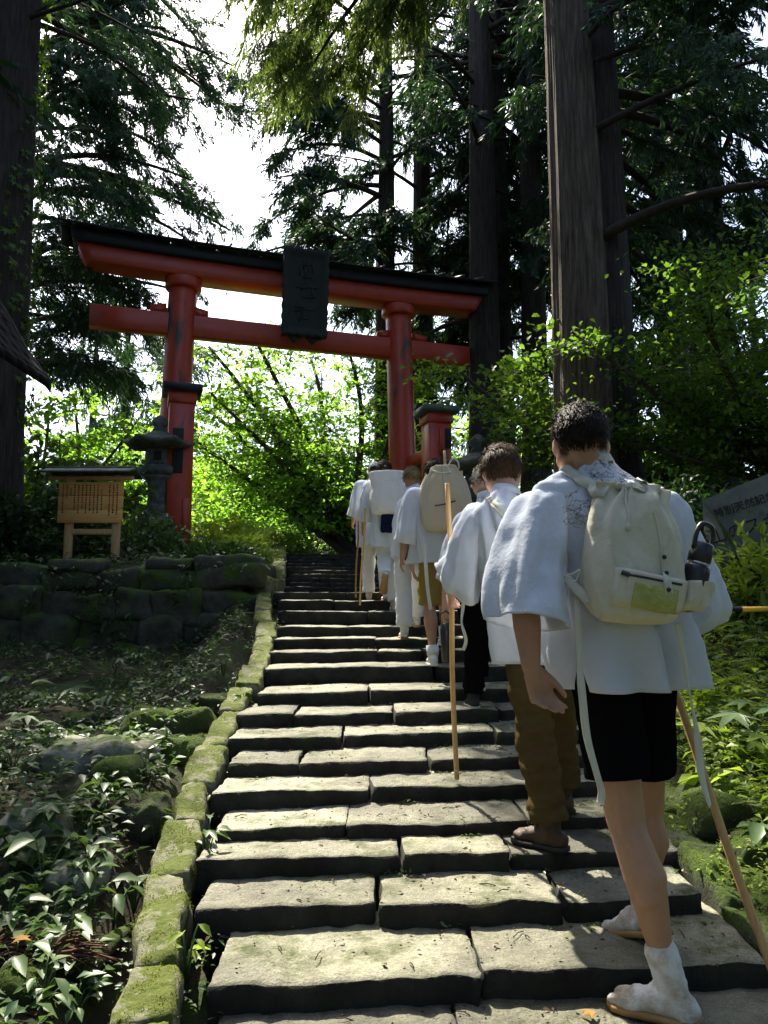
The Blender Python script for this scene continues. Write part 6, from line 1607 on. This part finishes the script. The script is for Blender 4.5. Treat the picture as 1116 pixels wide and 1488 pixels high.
broadleaf('bright broadleaf tree far behind the hut', (-9.0, 21, gz(-9, 21) - .1), [(-80, 60, 4.4, .1), (60, 62, 4.4, .1), (0, 75, 5, 0), (120, 55, 4, .1), (170, 60, 4, .1), (90, 40, 4, .1)], 308, 'maple', .18, 34, 26, spread=.55)
broadleaf('broadleaf tree far beyond the dark trunks at right', (8.5, 24, gz(8.5, 24) - .1), [(-80, 60, 4.6, .1), (60, 62, 4.6, .1), (0, 75, 5, 0), (-120, 55, 4.6, .1), (170, 60, 4, .1), (-90, 40, 4.6, .1)], 309, 'mapledark', .2, 30, 20, spread=.55)

# ================================================================== SHRUBS AND PLANTS
def shrub(label, c, rx, ry, rz_, n, lsize, leaf, seed, shape=LEAF4, name='shrub', group='shrubs', up=.5):
    R = np.random.default_rng(seed); c = np.array(c, float); t = thing(name, label, 'shrub', tuple(c), group)
    u = unit(R.normal(0, 1, (n, 3))); u[:, 2] = np.abs(u[:, 2]) * 1.0; rr = R.uniform(.35, 1.0, n) ** .6
    bumpy = 1 + .22 * np.sin(5 * u[:, 0] + seed) * np.cos(4 * u[:, 1] + seed * 2)
    pos = c + u * (rr * bumpy)[:, None] * np.array([rx, ry, rz_]); D = u * .7 + R.normal(0, .5, (n, 3)) + np.array([0, 0, -.15])
    V, F = place([shape], pos, D, lsize * R.uniform(.6, 1.25, n), unit(u * .4 + np.array([0, 0, 1.])), up); obj('foliage', (V, F), M[leaf], t, smooth=False)
    parts = []
    for k in range(9):
        a = R.uniform(0, 6.28); q = c + np.array([math.cos(a) * rx * .7, math.sin(a) * ry * .7, rz_ * R.uniform(.5, .9)])
        parts.append(tube(smooth_path([c - [0, 0, .08], (c + q) / 2 + [0, 0, rz_ * .12], q], 6), [.012, .011, .01, .008, .006, .003], 5))
    obj('stem', merge(parts), M['twig'], t, kind='stuff')
    return t
def on(x, y, dz=-.04): return (x, y, gz(x, y) + dz)
shrub('dense dark shrub at left above the stone wall', on(-5.4, 10.4), .9, .55, 1.05, 2600, .13, 'shrub', 1)
shrub('dark shrub at the far left edge above the wall', on(-6.0, 9.6), .9, .5, 1.3, 2200, .13, 'shrub', 2)
shrub('dark leafy shrub between the notice board and the hut', on(-5.0, 11.9), .8, .6, 1.25, 2000, .14, 'shrub', 3)
shrub('low green shrub behind the notice board posts', on(-3.7, 11.6), .9, .5, .75, 1700, .12, 'weed', 4)
shrub('ferny shrub growing at the foot of the stone lantern', on(-2.75, 11.6), .6, .45, .12, 520, .24, 'shrub', 5, FROND)
shrub('low dark plants on top of the wall right end', on(-2.2, 10.2), .7, .5, .28, 900, .12, 'shrub', 6)
shrub('low plants around the base of the left gate pillar', on(-4.2, 14.9), 1.2, .6, .22, 1200, .12, 'weed', 7)
shrub('bright green tufts by the upper left kerb', on(-2.15, 11.4), .45, .8, .42, 900, .13, 'fern', 8)
shrub('sunlit fern clump beside the upper flight of steps', on(-2.5, 13.2), .5, .6, .5, 300, .38, 'fern', 9, FROND)
shrub('leafy bush spilling from the bank under the monument', on(3.2, 6.2, .0), .75, .5, .60, 1400, .14, 'fern', 10, LEAFN)
shrub('second leafy bush at the right edge under the monument', on(3.75, 5.9, .05), .6, .5, .62, 1400, .15, 'fern', 11, LEAFN)
shrub('dark shrub behind the black bottle', on(3.2, 8.3), .9, .6, .9, 1800, .12, 'shrub', 12)
shrub('dark shrub at the right end beside the steps', on(2.2, 9.2), .7, .7, 1.0, 1600, .12, 'shrub', 13)
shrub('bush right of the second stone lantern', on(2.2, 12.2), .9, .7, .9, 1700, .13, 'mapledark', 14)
shrub('sunny bush at the foot of the right gate post', on(1.9, 15.2), 1.0, .7, 1.0, 1700, .14, 'maple', 15)
shrub('dark fern clump under the striped bar', on(2.6, 7.0), .6, .4, .30, 320, .42, 'shrub', 16, FROND)
shrub('dark fern clump at right below the striped bar', on(3.3, 7.2), .6, .4, .30, 320, .42, 'shrub', 17, FROND)
shrub('low pale bush beyond the top of the steps', on(-2.6, 17.8), 1.0, .6, .6, 1500, .14, 'fern', 18)
shrub('bush left of the top of the steps', on(-3.8, 17.0), 1.0, .6, .7, 1500, .14, 'fern', 19)
# ferns and small leaves rooted in the joints of the wall
def wall_plants(n, seed):
    R = np.random.default_rng(seed); x = R.uniform(-6.2, -1.5, n); z = .75 + 1.05 * R.uniform(0, 1, n); k = np.array([mnoise.noise(Vector((a * 1.7, b * 2.3, 7))) for a, b in zip(x, z)]) > .02
    x, z = x[k], z[k]; m = len(x); pos = np.stack([x, 8.74 - R.uniform(-.05, .06, m), z], -1); D = np.stack([R.normal(0, .6, m), R.normal(-.5, .3, m), R.normal(-.3, .5, m)], -1)
    V, F = place([LEAF4], pos, D, R.uniform(.04, .10, m)); o = obj('wall_plants', (V, F), M['shrub'], smooth=False, kind='stuff', label='small leaves growing from the joints of the dark stone wall')
wall_plants(2600, 3)
R_b = random.Random(77)
where_b = ['lowest row, left', 'lowest row, middle', 'lowest row, right', 'second row, left', 'second row, middle', 'second row, right', 'third row, left', 'third row, middle', 'third row, right']
for k in range(9):
    y_ = 20.5 + 3.4 * (k // 3); x_ = -7.6 + 3.0 * (k % 3) + (k // 3) * -.9 + R_b.uniform(-.4, .4)
    shrub('sunlit bush on the slope behind the gate, ' + where_b[k], on(x_, y_), 1.9, 1.4, 1.5, 1300, .18, 'maple', 50 + k, MAPLE2, group='bushes on the slope behind the gate')
# broad leaved plants, leaf by leaf
lm_cache = {}
def plant(label, px, py, nl, lsize, leaf, seed, shape=LEAF, h=.16, group='leafy plants on the left slope', spread=1.0, p=None):
    R = random.Random(seed); p = Vector(p) if p is not None else (at_ground(px, py, 0, lambda x, y: float(hs(y))) if 'kerb and steps' in label or 'gap' in label else at_ground(px, py))
    t = thing('leafy_plant', label, 'plant', tuple(p), group)
    key = (id(shape), leaf)
    if key not in lm_cache: lm_cache[key] = make_mesh('leaf', shape[0], shape[1], M[leaf], True)
    stems = []
    for k in range(nl):
        a = R.uniform(0, 6.283); l = lsize * R.uniform(.6, 1.15); hh = h * R.uniform(.4, 1.15); rr = spread * lsize * R.uniform(.15, .75)
        q = np.array(p) + np.array([math.cos(a) * rr, math.sin(a) * rr, hh])
        stems.append(tube(smooth_path([np.array(p) - [0, 0, .02], (np.array(p) + q) / 2 + [0, 0, hh * .15], q], 5), [.004, .0035, .003, .0025, .002], 4))
        shared('leaf', lm_cache[key], t, q, (R.uniform(-.5, .25), R.uniform(-.3, .3), a - math.pi / 2 + R.uniform(-.4, .4)), (l, l, l))
    obj('stem', merge(stems), M['weed'], t, kind='stuff')
    return t
pl = [('white lit pointed leaves of a tall weed at the lower left', 62, 1290, 7, .16, 'butterbur', LEAF, .17), ('weed with pointed leaves just right of the palest leaves', 130, 1318, 6, .13, 'weed', LEAF, .15), ('lobed pale leaf plant below the stone wall at left', 95, 1020, 6, .34, 'butterbur', MAPLELEAF, .14),
      ('small round leaved plant in front of the stone wall', 165, 985, 7, .17, 'weed', MAPLELEAF, .18), ('lobed leaf plant beside the bright kerb', 205, 1275, 6, .17, 'weed', MAPLELEAF, .10), ('pale lobed leaves over the flat grey stone', 92, 1195, 7, .2, 'butterbur', MAPLELEAF, .12),
      ('weed growing between kerb and steps near the bottom', 270, 1420, 10, .07, 'fern', LEAF, .16), ('weed sprouting between kerb and steps halfway down', 300, 1255, 9, .085, 'weed', LEAF, .16), ('small weed in the gap beside the third kerb stone', 352, 1030, 6, .07, 'weed', LEAF, .10),
      ('leafy weed at the bottom left corner', 60, 1470, 9, .09, 'weed', LEAF, .13), ('leafy weed above the mossy bottom left lump', 20, 1425, 7, .10, 'butterbur', LEAF, .12), ('pale leaf plant near the log', 165, 1340, 6, .10, 'weed', LEAF, .12), ('small weed at the foot of the log', 135, 1455, 9, .06, 'weed', LEAF, .08),
      ('nettle like weed below the moss cushion', 250, 1195, 8, .09, 'shrub', LEAF, .12), ('weed between moss cushion and flat rock', 215, 1135, 8, .08, 'weed', LEAF, .10), ('broad leaf weed at the left edge by the wall', 20, 1010, 7, .20, 'butterbur', LEAF, .16), ('weed in the dark below the wall corner', 262, 985, 9, .09, 'weed', LEAF, .18), ('weed at the left edge mid slope', 18, 1120, 8, .13, 'weed', LEAF, .14),
      ('weed left of the round moss cushion', 150, 1205, 8, .09, 'shrub', LEAF, .11), ('large leaved weed at left under the slab', 30, 1245, 7, .15, 'shrub', LEAF, .12)]
pl += [('broad pale leaves at the far left middle of the slope', 40, 1065, 8, .18, 'butterbur', MAPLELEAF, .14), ('cluster of pale leaves under the flat grey rock', 150, 1175, 8, .12, 'butterbur', LEAF, .12), ('bright weed between the palest leaves and the corner', 98, 1385, 9, .10, 'butterbur', LEAF, .12), ('narrow weed beside the kerb below the moss cushion', 225, 1235, 8, .09, 'weed', LEAF, .14),
       ('pale weed at the left edge low down', 12, 1345, 8, .13, 'butterbur', LEAF, .14), ('leafy weed close to the kerb above the log', 195, 1320, 9, .08, 'weed', LEAF, .12), ('weed in front of the wall middle', 200, 965, 10, .10, 'weed', LEAF, .16), ('weed in front of the wall left', 70, 975, 10, .12, 'weed', LEAF, .16), ('tall weed left of the mossy flat rock', 160, 1040, 10, .10, 'weed', LEAF, .16),
       ('weed at the foot of the upper kerb stones', 325, 985, 9, .08, 'weed', LEAF, .14), ('pale leaves beside the low half buried rock', 130, 1262, 9, .10, 'butterbur', LEAF, .10), ('creeping leaves right at the bottom edge', 110, 1478, 10, .07, 'weed', LEAF, .08)]
for i, (lb_, px, py, nl, ls, lf, shp, h) in enumerate(pl): plant(lb_, px, py, nl, ls, lf, 40 + i, shp, h)
pr = [('bright lobed leaf plant beside the staff of the nearest man', 1072, 1120, 9, .24, 'fern', MAPLELEAF, .20), ('pale lobed leaves at the right edge', 1110, 1090, 8, .24, 'butterbur', MAPLELEAF, .22), ('bright leaves right of the staff near the bottom', 1100, 1180, 8, .18, 'fern', LEAF, .16), ('lit leaf cluster close behind the staff', 1030, 1150, 9, .14, 'fern', LEAF, .14),
      ('lobed leaf plant at the top of the bright bank', 1060, 1050, 9, .20, 'fern', MAPLELEAF, .18), ('narrow leaves below the striped bar', 1060, 985, 10, .20, 'butterbur', LEAFN, .22), ('pale narrow leaves at the right edge below the bar', 1105, 960, 10, .22, 'butterbur', LEAFN, .26), ('leaves at the right edge above the dark kerb', 1108, 1240, 8, .14, 'weed', LEAF, .12), ('small fern like leaves by the dark boulder', 1085, 1310, 9, .10, 'fern', LEAF, .1)]
for i, (lb_, px, py, nl, ls, lf, shp, h) in enumerate(pr): plant(lb_, px, py, nl, ls, lf, 80 + i, shp, h, 'leafy plants on the right bank')
gr = thing('grass_tuft', 'feathery pale grass head rising before the engraved stone slab', 'grass', tuple(atn(1060, 800, 5.6)))
bl = []
for k in range(9):
    e = atn(1012 + 5 * k, 716 + 6 * k, 5.6); s_ = atn(1075, 820, 5.6); bl.append(tube(smooth_path([s_, (s_ + e) / 2 + [0, 0, .05], e], 8), [.004, .004, .003, .003, .003, .002, .002, .001], 3))
obj('blade', merge(bl), M['butterbur'], gr, kind='stuff')

# ground cover nobody could count
def cover(name, label_, xs, ys, n, lsize, leaf, shape, cond, seed, h=(.02, .14), tilt=.5, cl=5, zf=None):
    R = np.random.default_rng(seed); nc = n // cl; x = R.uniform(*xs, nc); y = R.uniform(*ys, nc) if len(ys) == 2 else ys[0] + (ys[1] - ys[0]) * R.uniform(0, 1, nc) ** ys[2]
    k = cond(x, y); x, y = x[k], y[k]; x = np.repeat(x, cl); y = np.repeat(y, cl); m = len(x)
    a = R.uniform(0, 6.283, m); off = R.uniform(.2, 1.0, m) * lsize; x2, y2 = x + np.cos(a) * off, y + np.sin(a) * off; base_z = ground(x2, y2) if zf is None else zf(x2, y2)
    hz = np.repeat(R.uniform(*h, m // cl), cl) * R.uniform(.6, 1.1, m)
    pos = np.stack([x2, y2, base_z + hz], -1); D = np.stack([np.cos(a), np.sin(a), R.normal(.05, tilt * .6, m)], -1)
    V, F = place([shape], pos, D, lsize * R.uniform(.5, 1.25, m), jitter=tilt * .6); return obj(name, (V, F), M[leaf], smooth=False, kind='stuff', label=label_)
left = lambda x, y: (x < xl(y) - .30) & ~((y > 8.6) & (y < 9.4)) & ((mnoise_v(x, y, 1.3) > -.25) | (x > xl(y) - .9))
def mnoise_v(x, y, f): return np.array([mnoise.noise(Vector((a * f, b * f, 4.2))) for a, b in zip(x, y)])
right = lambda x, y: (x > xr(y) + .36)
gap = lambda x, y: (x < xl(y) + .02 + .13 * (y < 3.2)) & (x > xl(y) - .20) & (mnoise_v(x, y, 2.6) > -.05)
cover('ground_cover', 'mixed low weeds covering the shaded left slope', (-6.5, -.8), (1.7, 8.7, 1.35), 16000, .075, 'weed', LEAF4, left, 1)
cover('ground_cover', 'darker small weeds on the left slope', (-6.5, -.8), (1.7, 8.7, 1.35), 17000, .045, 'shrub', LEAF4, left, 2)
cover('ground_cover', 'weeds in the gap between kerb and steps', (-1.6, -.5), (2, 9), 6000, .034, 'weed', LEAF4, gap, 3, (.0, .10), zf=lambda x, y: hs(y) - .06)
cover('leaf_litter', 'dead brown leaves scattered on the left slope', (-6.5, -.8), (1.7, 8.7, 1.35), 5000, .035, 'deaddark', LEAF4, lambda x, y: x < xl(y) - .3, 31, (.0, .02), .25, 1)
cover('ground_cover', 'sunlit leafy plants covering the right bank', (1.5, 5), (1.8, 7.2), 17000, .075, 'fern', LEAF4, right, 4, (.04, .22))
cover('ground_cover', 'ferny leaves on the right bank', (1.6, 5), (2.2, 7), 3800, .17, 'fern', FROND, right, 5, (.05, .2))
cover('ground_cover', 'low plants on the terrace above the stone wall', (-6.5, -1.7), (9.4, 18), 9000, .10, 'shrub', LEAF4, lambda x, y: x < xl(y) - .4, 6)
cover('ground_cover', 'low sunny plants beyond the gate', (-14, 6), (16.8, 34), 8000, .18, 'fern', LEAF4, lambda x, y: (x < xl(y) - .3) | (x > xr(y) + .3), 7)
cover('ground_cover', 'low plants at right beyond the big trunk', (1.6, 9), (7, 18), 9000, .13, 'mapledark', LEAF4, lambda x, y: x > xr(y) + .4, 8)
cover('ground_cover', 'tiny plants creeping over the dark right kerb', (1.25, 1.9), (1.8, 8), 5200, .035, 'fern', LEAF4, lambda x, y: (x > xr(y) + .05) & (x < xr(y) + .55) & (mnoise_v(x, y, 2.4) > -.05), 14, (.06, .16), zf=lambda x, y: hs(y) + .02)
def fuzz(objs, n, size, seed, leaf='mossfuzz', label_='fuzzy moss standing on the kerb stones', thr=-.02):
    R = np.random.default_rng(seed); C, Nn, Ar = [], [], []
    for o in objs:
        off = np.array(woff(o)); me = o.data; k = len(me.polygons)
        c = np.empty(k * 3, np.float32); me.polygons.foreach_get('center', c); nn = np.empty(k * 3, np.float32); me.polygons.foreach_get('normal', nn); ar = np.empty(k, np.float32); me.polygons.foreach_get('area', ar)
        C.append(c.reshape(-1, 3) + off); Nn.append(nn.reshape(-1, 3)); Ar.append(ar)
    C, Nn, Ar = np.concatenate(C), np.concatenate(Nn), np.concatenate(Ar); w = Ar * (Nn[:, 2] > .15) * np.clip(2.6 / C[:, 1], 0, 1) ** 1.5; i = R.choice(len(C), n, p=w / w.sum())
    pos = C[i] + R.normal(0, .014, (n, 3)) * (1 - np.abs(Nn[i]) * .8); m = np.array([mnoise.noise(Vector(p * 9)) for p in pos]) > thr; pos = pos[m]; Nn = Nn[i][m]
    V, F = place([KITE], pos - Nn * .002, Nn + R.normal(0, .5, pos.shape), size * R.uniform(.5, 1.3, len(pos))); obj('moss_tufts', (V, F), M[leaf], smooth=False, kind='stuff', label=label_)
ks = [o for o in bpy.data.objects if o.name.startswith('kerb_stone')]
fuzz([o for o in ks if woff(o).x < 0], 26000, .0065, 1); fuzz([o for o in ks if woff(o).x > 0] + [o for o in bpy.data.objects if o.name.startswith('boulder') and o.data.materials[0] == M['mossy']], 20000, .009, 2, label_='fuzzy moss on the dark right kerb and the boulders', thr=-.2)
Rj = np.random.default_rng(9); pj, dj = [], []
for i in range(1, 15):
    for x in np.arange(float(xl(YS[i])), float(xr(YS[i])), .012):
        if mnoise.noise(Vector((x * 3.1, i * 5.7, 2))) > .12: pj.append((x, YS[i + 1] - Rj.uniform(0, .05), ZS[i] + .004)); dj.append((Rj.normal(), Rj.normal(-.5), abs(Rj.normal()) * .6))
V, F = place([LEAF4], np.array(pj), np.array(dj), Rj.uniform(.008, .028, len(pj))); obj('joint_plants', (V, F), M['weed'], smooth=False, kind='stuff', label='tiny plants and moss lodged at the back of the stone treads')
nf = 260; yf = 2.0 + 5 * Rj.uniform(0, 1, nf) ** 1.6; pf = []
for q in yf:
    i = max(k for k in range(17) if YS[k] <= max(q, 1.95)); pf.append((Rj.uniform(float(xl(q)) + .1, float(xr(q))), q, ZS[i] + .008))
V, F = place([LEAF4], np.array(pf), np.stack([Rj.normal(0, 1, nf), Rj.normal(0, 1, nf), Rj.normal(0, .1, nf)], -1), Rj.uniform(.012, .034, nf), jitter=.15); obj('step_litter', (V, F), M['deaddark'], smooth=False, kind='stuff', label='small brown leaf flakes lying on the treads')
# debris on the steps
def debris(n, seed):
    R = np.random.default_rng(seed); V, F = [], []
    y = 1.9 + 7 * R.uniform(0, 1, n) ** 1.7; parts = []
    for q in y:
        i = max(k for k in range(17) if YS[k] <= max(q, 1.95)); x = R.uniform(float(xl(q)) + .05, float(xr(q)) - .05); z = ZS[i] + .004
        s = R.uniform(.003, .010); k = np.array([x, q, z]); a = R.uniform(0, 3.14); e = R.uniform(1, 3.5)
        v = np.array([(e, 0, 0), (0, 1, 0), (-e, 0, 0), (0, -1, 0), (0, 0, 1), (0, 0, -.4)]) * s * .5; c_, s_ = math.cos(a), math.sin(a); v = v @ np.array([[c_, s_, 0], [-s_, c_, 0], [0, 0, 1]]) + k
        parts.append((v, np.array([(0, 1, 4), (1, 2, 4), (2, 3, 4), (3, 0, 4), (1, 0, 5), (2, 1, 5), (3, 2, 5), (0, 3, 5)])))
    return cat_vf(parts)
obj('step_litter', debris(1300, 5), M['litter'], smooth=False, kind='stuff', label='crumbs of bark and twig scattered on the stone steps')
tw = []
R_ = random.Random(12)
for k in range(46):
    q = 1.9 + 3.2 * R_.random() ** 1.5; i = max(k for k in range(17) if YS[k] <= max(q, 1.95)); x = R_.uniform(float(xl(q)) + .05, float(xr(q)) - .1); a = R_.uniform(0, 3.14); l = R_.uniform(.02, .07); z = ZS[i] + .006
    tw.append(tube([(x, q, z), (x + math.cos(a) * l * .5, q + math.sin(a) * l * .5, z + .006), (x + math.cos(a) * l, q + math.sin(a) * l, z + .001)], .0022, 4))
obj('step_litter', merge(tw), M['litter'], kind='stuff', label='small fallen twigs on the lower steps')
def single_leaf(label, px, py, size, mat, dz=.012):
    p = at_ground(px, py, dz, None, 1.5); o = obj('fallen_leaf', (MAPLELEAF[0] * size, MAPLELEAF[1]), M[mat], local=True); o.location = p + Vector((0, 0, .012)); o.rotation_euler = (.15, .1, px); props(o, label, 'leaf')
q_ = at(866, 1482, 2.58)
o = obj('fallen_leaf', (MAPLELEAF[0] * .07, MAPLELEAF[1]), M['deadleaf'], local=True); o.location = (q_.x, q_.y, .02); o.rotation_euler = (.1, .12, 1.0); props(o, 'fallen orange brown leaf on the bottom slab by the white boot', 'leaf')
single_leaf('single yellow leaf among weeds at the lower left', 32, 1372, .07, 'deadleaf', .12)
